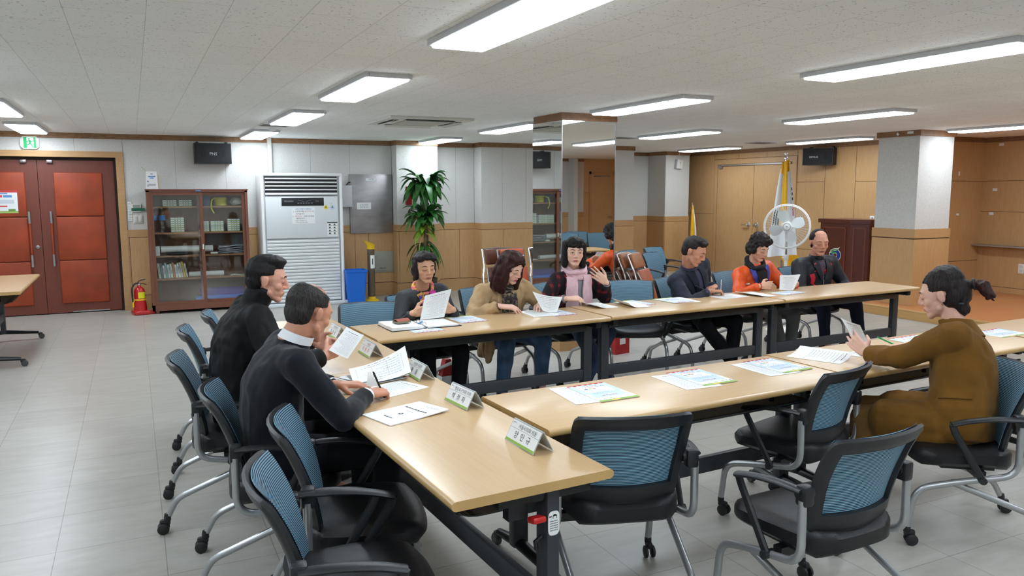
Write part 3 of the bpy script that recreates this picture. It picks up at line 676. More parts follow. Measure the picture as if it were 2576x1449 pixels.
bn = ['tan', 'teal', 'white', 'pale teal', 'ivory', 'thin white', 'orange brown', 'cream', 'wide white', 'grey', 'yellow', 'pale grey']
x = .275
for k, c in enumerate(bc):
    w_ = rnd.uniform(.022, .032); h = rnd.uniform(.17, .22); b = MB().b2((0, 0, 0), (w_, .15, h)); b.m(1).b2((.002, .004, .002), (w_ - .002, .152, h + .0005)); b.m(2).b2((w_ * .3, -.0006, h * .3), (w_ * .7, 0, h * .8))
    o = b.build('book', [mat('cover_%s' % bn[k].replace(' ', '_'), c, .6), M['paper'], M['ink_grey']], smooth=0); lean = -.09 if k < 9 else -.16
    o.location = (x, CY0 + .13, SH[1] + (.003 if True else 0)); o.rotation_euler = (0, lean, 0); x += w_ + .005
    tag(o, '%s book in the bookcase row, %s' % (bn[k], 'first from the left' if k == 0 else 'next after the %s one' % bn[k - 1]), 'book', 'books in the bookcase')
def roll(name, label, x0, x1, y, z, r, m, rc=None):
    o = MB().cyl((x0, y, z + r), (x1, y, z + r), r, n=20).build(name, m); tag(o, label, name.split('_')[-1]); 
    rc = MB().cyl((x0 - .002, y, z + r), (x0 + .01, y, z + r), r * .4, n=14).build('roll_core', M['ink_grey'], o); return o
roll('paper_roll', 'long thick white paper roll lying on the middle bookcase shelf', .32, .99, CY0 + .2, SH[2] + .035, .045, M['paper'])
roll('paper_roll', 'thin white paper roll lying beside the books on the lower shelf', .66, 1.12, CY0 + .2, SH[1], .036, M['paper'])
roll('exercise_mat', 'rolled purple exercise mat at the bottom of the bookcase', .80, 1.4, CY0 + .24, SH[0] + .02, .075, mat('purple_foam', (92, 72, 158), .8))
roll('exercise_mat', 'thin blue roll in front of the purple mat at the bottom', .74, 1.38, CY0 + .14, SH[0] - .008, .04, mat('blue_foam', (64, 104, 196), .8))
o = MB().rbox((.265, CY0 + .16, SH[2] + .065), (.075, .1, .13), .004).build('small_box', M['paper']); tag(o, 'small white box at left end of the middle bookcase shelf', 'box')
def crumple(name, c, d, m, label, cat, seed=1, n=10):
    def fn(u, v):
        a = u * 2 * PI; t = (v - .5) * PI; p = Vector((math.cos(a) * math.cos(t) * d[0], math.sin(a) * math.cos(t) * d[1], math.sin(t) * d[2]))
        return Vector(c) + p * (1 + .22 * noise.noise(p * 22 + Vector((seed, 0, 0))))
    o = MB().grid(fn, n * 3, n * 2).build(name, m, smooth=70); tag(o, label, cat); return o
crumple('black_cloth', (.52, CY0 + .13, SH[2] + .022), (.15, .05, .022), M['black'], 'crumpled black cloth in front of the long paper roll', 'cloth', 3)
for k in range(5):
    o = MB().grid(lambda u, v: Vector((1.06 + u * .38 - .01 * (k % 2), CY0 + .1 + v * .25, SH[2] + .02 + k * .024 + .012 * math.sin(u * 5 + k) * (1 - abs(2 * u - 1)))), 12, 4, .014).build('folded_plastic_sheet', mat('grey_sheet_%d' % k, (120 + k * 9, 126 + k * 8, 136 + k * 6), .45))
    tag(o, 'folded grey plastic sheet in the pile on the middle shelf behind the right door', 'plastic sheet', 'folded plastic sheets in the bookcase')
mb = MB()
for k in range(7):
    for q in range(3): mb.tube([Vector((1.12 + (.075 - q * .008) * math.cos(a), CY0 + .2 + (.075 - q * .008) * math.sin(a), SH[4] + .012 + k * .0165)) for a in np.linspace(0, 2 * PI, 22)[:-1]], .0085, 6, True)
mb.tube(bez([(1.05, CY0 + .15, SH[4] + .11), (1.0, CY0 + .1, SH[4] + .08), (.985, CY0 + .075, SH[4] - .02), (1.02, CY0 + .078, SH[4] - .1)], 5), .0085, 6)
tag(mb.build('rope_coil', mat('yellow_rope', (206, 196, 60), .6)), 'coil of yellow rope on the top shelf behind the right door', 'rope')
o = MB().lathe([(.001, 0), (.05, 0), (.058, .13), (.055, .13), (.048, .006), (.001, .006)], (.93, CY0 + .22, SH[4]), 20).build('plastic_cup', mat('blue_tub', (70, 96, 140), .5)); tag(o, 'blue plastic tub on the top shelf left of the yellow rope', 'tub')
crumple('plastic_bag', (1.33, CY0 + .2, SH[4] + .06), (.085, .08, .06), mat('clear_bag', (200, 202, 196), .2, alpha=.75), 'clear plastic bag with yellow string on the top shelf at far right', 'bag', 9)
o = MB().grid(lambda u, v: Vector((1.2 + u * .24, CY0 + .1 + v * .2, SH[1] + .012 + .014 * math.sin(u * 7) * u)), 10, 3, .008).build('crumpled_paper', M['offwhite']); tag(o, 'flat crumpled papers at right end of the lower bookcase shelf', 'paper')
o = MB().rbox((1.0, CY0 + .13, SH[2] + .015), (.1, .06, .03), .012).build('cloth_pack', M['offwhite']); tag(o, 'small cream pack in front of the long paper roll, behind the right door', 'pack')
def top_box():
    r = empty('paper_bag', (.255, CY0 + .14, CH + .008), 0, 'white printed paper bag standing on top of the bookcase', 'paper bag'); b = MB()
    b.prism([(-.078, 0), (.074, 0), (.062, .235), (-.066, .235)], .10, Matrix(((1, 0, 0, 0), (0, 0, 1, -.05), (0, 1, 0, 0), (0, 0, 0, 1)))); b.build('body', M['paper'], r, smooth=0)
    b = MB(); F = frame((0, -.0506, 0), (1, 0, 0), (0, 0, 1))
    for (a, c, d, e, i) in ((.0, .2, .03, .012, 0), (-.0, .165, .09, .014, 1), (0, .145, .05, .012, 1), (-.05, .10, .022, .022, 0), (-.005, .062, .1, .008, 0), (-.005, .045, .09, .008, 0), (-.052, .04, .02, .016, 0)): b.m(i).prism([(a - d / 2, c - e / 2), (a + d / 2, c - e / 2), (a + d / 2, c + e / 2), (a - d / 2, c + e / 2)], .0005, F)
    b.build('printed_lettering', [M['ink_grey'], M['ink_blue']], r, smooth=0)
    MB().tube([(-.06, -.02, .23), (-.1, -.03, .27), (-.125, -.03, .30)], .003, 6).build('ribbon_handle', M['ink_green'], r)
    MB().b2((.078, -.03, 0), (.1, .06, .19)).build('side_leaflet', mat('tan_card', (206, 190, 168), .7), r, smooth=0)
top_box()
# ---- exit sign, speakers, wall plates
M['exit_green'] = emis('exit_green', (16, 150, 84), .45); M['exit_white'] = emis('exit_white', (235, 255, 240), .6)
def exit_sign():
    r = empty('exit_sign', (-1.165, YB, 2.297), 0, 'lit green and white running man exit sign above the red double door', 'exit sign')
    c = .03; W, H = .105, .08
    oc = [(-W + c, -H), (W - c, -H), (W, -H + c), (W, H - c), (W - c, H), (-W + c, H), (-W, H - c), (-W, -H + c)]
    F = frame((0, -.0, 0), (1, 0, 0), (0, 0, 1)); MB().prism(oc, .035, F).build('housing', M['offwhite'], r)
    F2 = F @ Matrix.Translation((0, 0, .0355)); MB().prism([(-.068, -.07), (.072, -.07), (.072, .07), (-.068, .07)], .002, F2).build('face', M['exit_green'], r)
    F3 = F2 @ Matrix.Translation((0, 0, .0022)); b = MB().prism([(-.03, -.068), (.045, -.068), (.045, .066), (-.03, .066)], .0006, F3); b.build('doorway', M['exit_white'], r)
    F4 = F3 @ Matrix.Translation((0, 0, .0008)); b = MB(); ob = lambda p, q, w_: b.prism([(p[0] + w_ * (q[1] - p[1]) / math.dist(p, q), p[1] - w_ * (q[0] - p[0]) / math.dist(p, q)), (q[0] + w_ * (q[1] - p[1]) / math.dist(p, q), q[1] - w_ * (q[0] - p[0]) / math.dist(p, q)), (q[0] - w_ * (q[1] - p[1]) / math.dist(p, q), q[1] + w_ * (q[0] - p[0]) / math.dist(p, q)), (p[0] - w_ * (q[1] - p[1]) / math.dist(p, q), p[1] + w_ * (q[0] - p[0]) / math.dist(p, q))], .0006, F4)
    b.prism([(-.004 + .012 * math.cos(a), .047 + .012 * math.sin(a)) for a in np.linspace(0, 2 * PI, 15)[:-1]], .0006, F4)
    for p, q, w_ in (((0, .03), (.004, -.012), .012), ((0, .028), (-.03, .012), .005), ((-.03, .012), (-.04, -.006), .005), ((.002, .028), (.028, .014), .005), ((.028, .014), (.044, .026), .005), ((.002, -.01), (-.02, -.03), .007), ((-.02, -.03), (-.05, -.034), .006), ((.006, -.01), (.026, -.034), .007), ((.026, -.034), (.038, -.062), .006)): ob(p, q, w_)
    b.build('running_figure', M['exit_green'], r)
exit_sign()
M['spk'] = mat('black_speaker_cloth', (20, 20, 23), .75, bump=.4, bscale=700)
def speaker(loc, rz, w, h, d, label, txt, ts, tx, wedge=0):
    r = empty('wall_speaker', loc, rz, label, 'speaker'); b = MB()
    b.prism([(-w / 2, -d), (w / 2, -d + wedge), (w / 2, 0), (-w / 2, 0)], h, Matrix.Translation((0, 0, -h / 2))); b.build('cabinet', M['black'], r, smooth=0)
    g = MB().prism([(-w / 2 + .012, -h / 2 + .012), (w / 2 - .012, -h / 2 + .012), (w / 2 - .012, h / 2 - .012), (-w / 2 + .012, h / 2 - .012)], .012, frame((0, -d + wedge / 2 - .001, 0), (1, wedge / w, 0), (0, 0, 1))).build('grille', M['spk'], r, smooth=0)
    F = frame((tx, -d + wedge / 2 + tx * wedge / w - .0142, -.01), (1, wedge / w, 0), (0, 0, 1)); b = MB().text(txt, ts, F); b.build('logo', M['silver'], g, smooth=0)
    b = MB()
    for s in (-1, 1): b.rbox((s * w * .4, -.05, h / 2 + .012), (.035, .1, .028), .008)
    b.build('mount_bracket', M['black'], r)
    b = MB()
    for s in (-1, 1):
        for q in range(3): b.tube([Vector((s * (w * .20 + q * .022 + .014 * math.cos(t)), -d - .013 + wedge / 2 + (s * w * .2) * wedge / w, .06 * math.sin(t))) for t in np.linspace(-1, 1, 8)], .003, 5)
    b.build('grille_ribs', M['spk'], g)
speaker((1.065, YB - .01, 2.19), 0, .485, .285, .25, 'black wall speaker lettered PNS above the bookcase', 'PNS', .058, .0)
speaker((XR - .02, 9.80, 2.222), math.radians(-72), .5, .285, .26, 'black angled speaker high on the wood panelled wall', 'DEVILLE', .04, -.06, .06)
def plate(name, cat, label, x, z, w, h, m, t=.014, det=None):
    r = MB().rbox((0, -t / 2, 0), (w, t, h), .004).build(name, m, loc=(x, YB, z)); tag(r, label, cat)
    if det: det(r, t)
    return r
def d1(r, t): MB().b2((-.045, -t - .001, .0), (.045, -t, .045)).build('display', mat('grey_lcd', (148, 160, 148), .3), r); MB().b2((-.065, -t - .002, -.04), (.105, -t, .0)).build('green_tape', mat('green_tape', (18, 104, 78), .4), r)
plate('thermostat', 'thermostat', 'white wall thermostat with green tape across it beside the bookcase', .05, 1.43, .12, .115, M['offwhite'], .02, d1)
def d2(r, t):
    for s in (-1, 1): MB().rbox((s * .026, -t - .003, 0), (.045, .008, .085), .003).build('rocker', M['offwhite'], r)
plate('light_switch', 'light switch', 'white double light switch under the thermostat by the red door', .06, 1.275, .125, .12, M['offwhite'], .012, d2)
def d3(r, t):
    b = MB()
    for k in range(11): b.b2((-.02, -t - .0006, -.11 + k * .022), (.02 if k % 2 else .008, -t, -.107 + k * .022))
    b.build('scale_marks', M['ink'], r, smooth=0)
plate('wall_thermometer', 'thermometer', 'narrow white wall thermometer strip beside the red door frame', -.035, 1.385, .055, .27, M['white'], .01, d3)
# ---- fire extinguisher
def extinguisher():
    r = empty('fire_extinguisher', (.02, 11.64, 0), .25, 'red fire extinguisher with yellow label on a red stand beside the bookcase', 'fire extinguisher'); rd = mat('extinguisher_red', (186, 18, 22), .28, coat=.4)
    b = MB().rbox((0, 0, .03), (.2, .2, .06), .02).lathe([(.085, .055), (.08, .15), (.078, .18), (.07, .18)], (0, 0, 0), 22).rbox((.12, -.03, .025), (.1, .12, .045), .012); b.build('stand', rd, r)
    MB().lathe([(.001, .05), (.068, .05), (.07, .07), (.07, .31), (.062, .34), (.045, .365), (.024, .378), (.02, .40)], (0, 0, 0), 26).build('cylinder', rd, r)
    b = MB().grid(lambda u, v: Vector((.0708 * math.sin(-.75 + 1.5 * u + .25), -.0708 * math.cos(-.75 + 1.5 * u + .25), .225 + v * .085)), 12, 3); b.build('yellow_label', mat('label_yellow', (222, 214, 40), .4), r)
    MB().lathe([(.019, .395), (.022, .40), (.022, .425), (.014, .43)], (0, 0, 0), 14).build('valve', M['chrome'], r)
    b = MB().tube([(0, 0, .425), (-.01, 0, .45), (.03, 0, .465), (.085, 0, .475)], .009, 8, flat=((0, 1, 0), 1.4, .6)); b.tube([(.0, 0, .42), (.05, 0, .42), (.095, 0, .40)], .008, 8, flat=((0, 1, 0), 1.4, .6)); b.build('lever', M['black'], r)
    MB().tube(bez([(-.01, -.01, .43), (-.06, -.02, .42), (-.1, -.03, .36), (-.1, -.03, .26), (-.094, -.03, .18)], 5), .011, 8).build('hose', M['black'], r)
    MB().lathe([(.074, .195), (.076, .198), (.076, .212), (.074, .215)], (0, 0, 0), 24).tube([(-.08, -.03, .2), (-.094, -.03, .17), (-.094, -.03, .11)], .011, 8).build('strap', M['yellow'], r)
extinguisher()
# ---- standing air conditioner
M['ac_white'] = mat('air_conditioner_white', (234, 236, 236), .35, spec=.5); M['ac_grey'] = mat('air_conditioner_grey', (216, 220, 222), .4)
def standing_ac():
    X0, X1, Y0, D, H = 1.63, 2.785, 11.46, .48, 1.915; W = X1 - X0
    r = empty('standing_air_conditioner', (X0, Y0, 0), 0, 'tall white standing air conditioner with notices stuck on its front', 'air conditioner')
    b = MB().rbox((W / 2, D / 2 + .02, H / 2 + .03), (W, D - .04, H - .06), .03, 3); b.rbox((.022, .03, H / 2 + .02), (.045, .09, H - .04), .02, 3).rbox((W - .022, .03, H / 2 + .02), (.045, .09, H - .04), .02, 3).rbox((W / 2, .03, H - .022), (W, .09, .045), .02, 3); b.build('cabinet', M['ac_white'], r)
    MB().rbox((W / 2, D / 2 - .03, .025), (W + .06, D + .06, .05), .012).build('plinth', M['ac_grey'], r)
    MB().b2((.06, .012, 1.60), (W - .075, .035, H - .045)).build('air_outlet', M['black'], r, smooth=0)
    for k in range(5): MB().rbox((W / 2 - .008, -.004 + .0 * k, 1.628 + k * .052 + (.0 if k else -.008)), (W - .14, .03, .017 if k else .03), .006, M=Matrix.Rotation(-.35, 3, 'X')).build('louvre', M['ac_white'], r)
    MB().rbox((W / 2 - .008, .004, 1.285), (W - .13, .03, .60), .008).build('front_panel', M['ac_grey'], r)
    for k in range(19): MB().rbox((W / 2 - .005, .002, .085 + k * .0475), (W - .13, .024, .033), .009, M=Matrix.Rotation(.3, 3, 'X')).build('intake_louvre', M['ac_white'], r)
    MB().b2((.055, .014, .06), (W - .06, .03, .97)).build('intake_back', M['ac_grey'], r, smooth=0)
    dp = MB().rbox((.578, -.012, 1.508), (.60, .008, .115), .003).m(0).build('display_panel', M['black'], r); MB().rbox((.578, -.009, 1.508), (.63, .006, .138), .004).build('display_bezel', M['ac_white'], r)
    F = frame((.38, -.0166, 1.515), (1, 0, 0), (0, 0, 1)); b = MB().text('WHISEN', .034, F); b.text('Multi', .022, F @ Matrix.Translation((.40, .002, 0)))
    for k in range(6): b.prism([(.12 + k * .038, -.03), (.145 + k * .038, -.03), (.145 + k * .038, -.022), (.12 + k * .038, -.022)], .0005, F)
    b.prism([(.13, .014), (.21, -.004), (.21, -.001), (.13, .018)], .0005, F).prism([(.24, -.004), (.31, .012), (.31, .016), (.24, -.001)], .0005, F); b.build('display_print', M['ink_grey'], dp, smooth=0)
    nt = MB().rbox((.58, -.0125, 1.31), (.325, .002, .232), .0008).build('energy_notice', M['paper'], r, smooth=0)
    F = frame((.58, -.0136, 1.31), (1, 0, 0), (0, 0, 1)); T = lambda x, y: F @ Matrix.Translation((x, y, 0)); b = MB().m(1).text('※에너지절약 생활화※', .026, T(0, .092)); b.m(0).text('1. 난방온도를', .027, T(-.15, .058)[:] and T(-.07, .058)); b.m(2).text('18℃이하', .026, T(.06, .058)); b.m(0).text('로', .027, T(.135, .058)); b.text('유지합시다', .027, T(-.045, .024))
    b.text('2.', .027, T(-.145, -.01)); b.m(2).text('피크시간', .026, T(-.07, -.01)); b.m(0).text('난방기운행을', .027, T(.075, -.01)); b.text('제한합시다', .027, T(-.045, -.043)); b.text('※ 난방기 가동중지 시간', .017, T(-.04, -.074)); b.text('10:00~11:00, 17:00~18:00', .016, T(-.03, -.096)); b.build('notice_text', [M['ink'], M['ink_blue'], M['ink_red']], nt, smooth=0)
    b = MB().b2((.915, -.0125, 1.01), (1.065, -.011, 1.21)); b.m(1).b2((.915, -.0128, 1.195), (1.065, -.0124, 1.21))
    for q in range(2):
        for k in range(4): b.b2((.928 + q * .07, -.013, 1.028 + k * .042), (.985 + q * .07, -.0124, 1.032 + k * .042)); b.b2((.94 + q * .07, -.013, 1.038 + k * .042), (.965 + q * .07, -.0124, 1.056 + k * .042))
    b.build('instruction_sticker', [M['paper'], M['ink']], r, smooth=0)
    for x, m_, rr in ((.905, M['ink_yellow'], .03), (1.0, M['pale_blue'], .035)):
        s = MB().lathe([(rr, 0), (rr, .001), (.001, .001)], (x, -.012, 1.425), 24, Matrix.Rotation(PI / 2, 3, 'X')).build('round_sticker', m_, r); MB().b2((x - .015, -.0137, 1.42), (x + .012, -.0132, 1.428)).b2((x - .006, -.0137, 1.432), (x + .006, -.0132, 1.446)).build('sticker_mark', M['ink'], s)
    b = MB()
    for x in (.965, .995): b.tube([(x, -.012, 1.49), (x, -.022, 1.487), (x, -.022, 1.467)], .004, 6)
    b.build('hook', M['white'], r)
standing_ac()
o = MB().rbox((1.865, YB - .035, 2.17), (.06, .055, .54), .008).build('pipe_duct', M['offwhite']); tag(o, 'white pipe duct rising from the air conditioner to the ceiling', 'duct')
def wall_panels():
    r = empty('steel_wall_panel', (3.385, YB - .002, 1.46), 0, 'large brushed steel service panel on the wall right of the air conditioner', 'panel'); w, h = .68, .92
    MB().rbox((0, -.02, 0), (w, .04, h), .004).build('panel_frame', M['steel'], r); MB().rbox((.005, -.043, 0), (w - .035, .012, h - .05), .003).build('panel_door', M['steel'], r)
    s = MB().b2((-.085, -.051, .36), (.09, -.0495, .395)).build('door_label', M['paper'], r); MB().text('소화전함', .024, frame((0, -.0513, .378), (1, 0, 0), (0, 0, 1))).build('label_text', M['ink'], s, smooth=0)
    s = MB().b2((-.235, -.051, -.085), (-.01, -.0495, .02)).build('paper_notice', M['paper'], r); b = MB().text('늘 켜기 마세요', .022, frame((-.12, -.0513, -.018), (1, 0, 0), (0, 0, 1))); b.text('(전원 꺼짐 금지)', .02, frame((-.12, -.0513, -.052), (1, 0, 0), (0, 0, 1))).build('notice_text', M['ink'], s, smooth=0)
    MB().b2((-.275, -.056, -.075), (-.245, -.049, .03)).build('panel_latch', M['chrome'], r)
    r = empty('wall_junction_box', (2.965, YB - .002, 1.58), 0, 'plain grey box on the wall beside the steel service panel', 'box'); MB().rbox((0, -.07, 0), (.19, .14, .335), .008).build('box_body', mat('pale_grey_box', (190, 190, 194), .5), r); MB().rbox((.0, -.142, 0), (.175, .006, .32), .003).build('cover', mat('pale_grey_cover', (198, 198, 202), .5), r); MB().tube([(.03, -.05, .165), (.06, -.05, .21), (.09, -.05, .215)], .008).build('cable', M['black'], r)
    r = empty('electric_panel', (3.545, YB - .013, .54), 0, 'small grey metal electric panel low on the wood wainscot', 'panel'); g = mat('grey_green_metal', (160, 162, 148), .45); MB().rbox((0, -.01, 0), (.40, .02, .34), .004).build('panel_frame', g, r); d = MB().rbox((0, -.024, 0), (.345, .012, .285), .003).build('panel_door', g, r)
    b = MB()
    for s in (-1, 1):
        for k in range(3): b.b2((s * .1 - .02, -.031, .07 + k * .016), (s * .1 + .02, -.0295, .076 + k * .016))
    b.build('vent_slits', M['ink_grey'], d); MB().text('세대단자함', .024, frame((0, -.0308, -.105), (1, 0, 0), (0, 0, 1))).build('lettering', M['ink'], d, smooth=0); MB().rbox((-.15, -.034, 0), (.02, .012, .05), .003).build('panel_latch', M['chrome'], d)
wall_panels()
def bin_and_tube():
    r = empty('waste_bin', (2.93, 11.42, 0), 0, 'blue rectangular plastic waste bin right of the air conditioner', 'bin'); b = MB()
    R = lambda w_, d, z: [Vector((sx * (w_ / 2 - k[0]), sy * (d / 2 - k[1]), z)) for sx, sy, k in ((-1, -1, (.02, 0)), (1, -1, (.02, 0)), (1, -1, (0, .02)), (1, 1, (0, .02)), (1, 1, (.02, 0)), (-1, 1, (.02, 0)), (-1, 1, (0, .02)), (-1, -1, (0, .02)))]
    b.rings([R(.24, .2, 0), R(.255, .215, .1), R(.30, .26, .47), R(.325, .285, .47), R(.325, .285, .50), R(.298, .258, .50), R(.245, .205, .02)]); b.build('bin_body', M['blue_bin'], r, smooth=40)
    MB().rbox((0, -.12, .42), (.09, .006, .03), .003).build('hand_grip', M['blue_bin'], r)
    r = empty('umbrella_bag_tube', (3.2, 11.5, 0), 0, 'tall brown tube with yellow slanted top and yellow foot beside the blue bin', 'tube stand'); MB().cyl((0, 0, .03), (0, 0, .82), .055, n=24).build('tube', mat('brown_tube', (92, 76, 58), .5, var=.1), r)
    MB().lathe([(.001, 0), (.11, 0), (.11, .012), (.06, .04), (.058, .07)], (0, 0, 0), 24).build('foot', M['yellow'], r); MB().rings([[Vector((rr * math.cos(a) - sh, rr * math.sin(a), z + sl * math.cos(a + PI))) for a in np.linspace(0, 2 * PI, 21)[:-1]] for rr, z, sh, sl in ((.06, .79, 0, 0), (.062, .85, 0, 0), (.085, .895, .03, .035), (.075, .895, .03, .03), (.05, .82, 0, 0))]).build('top_scoop', M['yellow'], r)
    s = MB().grid(lambda u, v: Vector((.0562 * math.sin(-.4 + u * 1.5), -.0562 * math.cos(-.4 + u * 1.5), .50 + v * .2)), 10, 2).build('number_label', M['paper'], r); MB().text('1', .13, frame((.008, -.0575, .60), (1, 0, 0), (0, 0, 1))).build('label_text', M['ink'], s, smooth=0)
bin_and_tube()
# ---- tall potted plant
M['leaf'] = mat('glossy_green_leaf', (44, 96, 40), .38, var=.35, nscale=9); M['leaf_pale'] = mat('yellow_green_leaf', (122, 164, 44), .4, var=.2, nscale=9)
def leaf(b, base, ang, up, L, wd, droop):
    d = Vector((math.cos(ang), math.sin(ang), 0)); s = Vector((-d.y, d.x, 0)); P = []
    for k in range(8):
        t = k / 7; P.append(Vector(base) + d * (L * t * (1 - .18 * t)) + Vector((0, 0, L * (up * t - droop * t * t))))
    vs, fs = [], []
    for k, p in enumerate(P):
        t = k / 7; w_ = wd * (math.sin(PI * min(1, t * .93 + .07)) ** .75) * .5; vs += [p - s * w_ + Vector((0, 0, w_ * .35)), p, p + s * w_ + Vector((0, 0, w_ * .35))]
    for k in range(7):
        a = k * 3; fs += [(a, a + 1, a + 4, a + 3), (a + 1, a + 2, a + 5, a + 4)]
    b.add(vs, fs)
def plant():
    px, py = 4.02, 11.38
    r = empty('potted_plant', (px, py, 0), 0, 'tall potted plant with tiered glossy leaves standing before the wall pilaster', 'plant')
    MB().lathe([(.001, 0), (.15, 0), (.19, .3), (.2, .32), (.18, .32), (.165, .27), (.001, .27)], (0, 0, 0), 24).build('pot', mat('dark_pot', (70, 52, 44), .5), r)
    b = MB().tube([(0, 0, .25), (.01, 0, .8), (.02, 0, 1.3), (.015, 0, 1.66)], [.035, .03, .03, .022], 12); b.tube([(.03, .02, .25), (.05, .02, .7), (.05, .0, 1.0)], [.02, .018, .014], 8); b.build('trunk', mat('plant_trunk', (104, 84, 60), .8, var=.2), r)
    q = random.Random(3)
    for nm, z, n, L0, L1, m_, u0, u1, dr, wd in (('top_leaves', 1.72, 84, .30, .50, M['leaf'], .15, 1.25, 1.05, .115), ('middle_leaves', 1.24, 56, .28, .46, M['leaf'], .15, 1.25, .95, .115), ('pale_leaves', 1.08, 14, .16, .26, M['leaf_pale'], -.3, .3, .75, .075), ('low_leaves', .82, 16, .25, .38, M['leaf'], -.2, .4, 1.1, .08)):
        b = MB()
        for k in range(n):
            a = k * 2.399 + q.uniform(-.2, .2); L = q.uniform(L0, L1); leaf(b, (.02 * math.cos(a), .02 * math.sin(a), z + q.uniform(-.07, .08)), a, q.uniform(u0, u1), L, wd * q.uniform(.8, 1.15), dr * q.uniform(.6, 1.15))
            if py + math.sin(a) * L > 11.83: 
                for i in range(-24, 0): v = b.v[i]; b.v[i] = (v[0], min(v[1], .44), v[2])
        b.build(nm, m_, r, smooth=60)
    MB().tube(bez([(-.03, -.04, 1.0), (-.1, -.06, .85), (-.12, -.06, .6), (-.1, -.06, .42)], 6), .006, 6).tube(bez([(0, -.05, 1.02), (.08, -.08, .95), (.1, -.09, .88)], 6), .007, 6).build('yellow_tie', mat('straw_tie', (206, 180, 96), .6), r)
    o = MB().b2((3.885, 11.853, 1.44), (3.985, 11.859, 1.73)).build('red_wall_tag', mat('red_card', (150, 20, 26), .5)); tag(o, 'dark red card hanging on the pilaster behind the plant', 'wall card')
plant()
# ---- wireless access point, switch, outlet, tape
def small_wall():
    r = empty('wireless_access_point', (10.09, 12.998, 2.19), .05, 'white wireless access point with two antennas high on the narrow pilaster', 'access point'); MB().rbox((0, -.02, 0), (.155, .035, .19), .012, M=Matrix.Rotation(.12, 3, 'Y')).build('case', M['white'], r); MB().rbox((-.035, -.012, -.01), (.16, .02, .19), .006, M=Matrix.Rotation(.12, 3, 'Y')).build('bracket', M['ink_grey'], r)
    for x, dx in ((-.05, .04), (.07, .1)): MB().cyl((x, -.02, .085), (x + dx, -.02, .085 + .13), .006, n=8).build('antenna', M['white'], r)
    MB().lathe([(.012, 0), (.012, .002), (.001, .002)], (.0, -.038, .03), 12, Matrix.Rotation(PI / 2, 3, 'X')).b2((-.003, -.0395, -.02), (.003, -.038, .03)).build('antenna_mark', M['ink_grey'], r)
    o = MB().rbox((XR - .007, 8.77, 1.185), (.014, .08, .12), .004).build('wall_switch', M['white']); tag(o, 'small white switch plate on the wood wall above the lectern', 'switch'); MB().rbox((XR - .016, 8.765, 1.185), (.008, .03, .08), .002).build('rocker', M['ink_grey'], o)
    r = empty('power_outlet', (11.75, 7.02, .50), 0, 'white double power outlet low on the wood wall of the stage', 'power outlet'); MB().rbox((-.006, 0, 0), (.012, .085, .145), .004).build('cover_plate', M['white'], r)
    for z in (-.034, .034): MB().lathe([(.026, 0), (.026, .002), (.021, .002), (.02, -.004), (.001, -.004)], (-.0125, 0, z), 18, Matrix.Rotation(-PI / 2, 3, 'Y')).build('socket', M['offwhite'], r)
    o = MB().rbox((11.66, 3.9, .82), (.18, 7.6, .022), .006).build('wall_ledge', mat('grey_ledge', (150, 144, 140), .4)); tag(o, 'long narrow grey ledge along the wood wall of the stage', 'ledge')
    for k, (X, Y, z, w_) in enumerate(((None, 11.05 + .12, 1.90, .03), (None, 11.18, 1.29, .06))): 
        o = MB().b2((Y, 7.698, z - .03 if k == 0 else z - .015), (Y + w_, 7.7, z + .03 if k == 0 else z + .015)).build('tape_scrap', M['paper']); tag(o, ('upper' if k == 0 else 'lower') + ' small white tape scrap on the wood return beside the grey column', 'tape')
    for y, z, l in ((7.5, 1.66, 'beside the corner, upper one of two'), (7.53, 1.3, 'beside the corner, lower one of two'), (7.45, 2.33, 'near the ceiling'), (6.95, 2.24, 'near the ceiling, farther right')):
        o = MB().b2((11.748, y - .035, z - .02), (11.75, y + .035, z + .02)).build('tape_scrap', M['paper']); tag(o, 'small white tape scrap on the stage wall ' + l, 'tape')
small_wall()
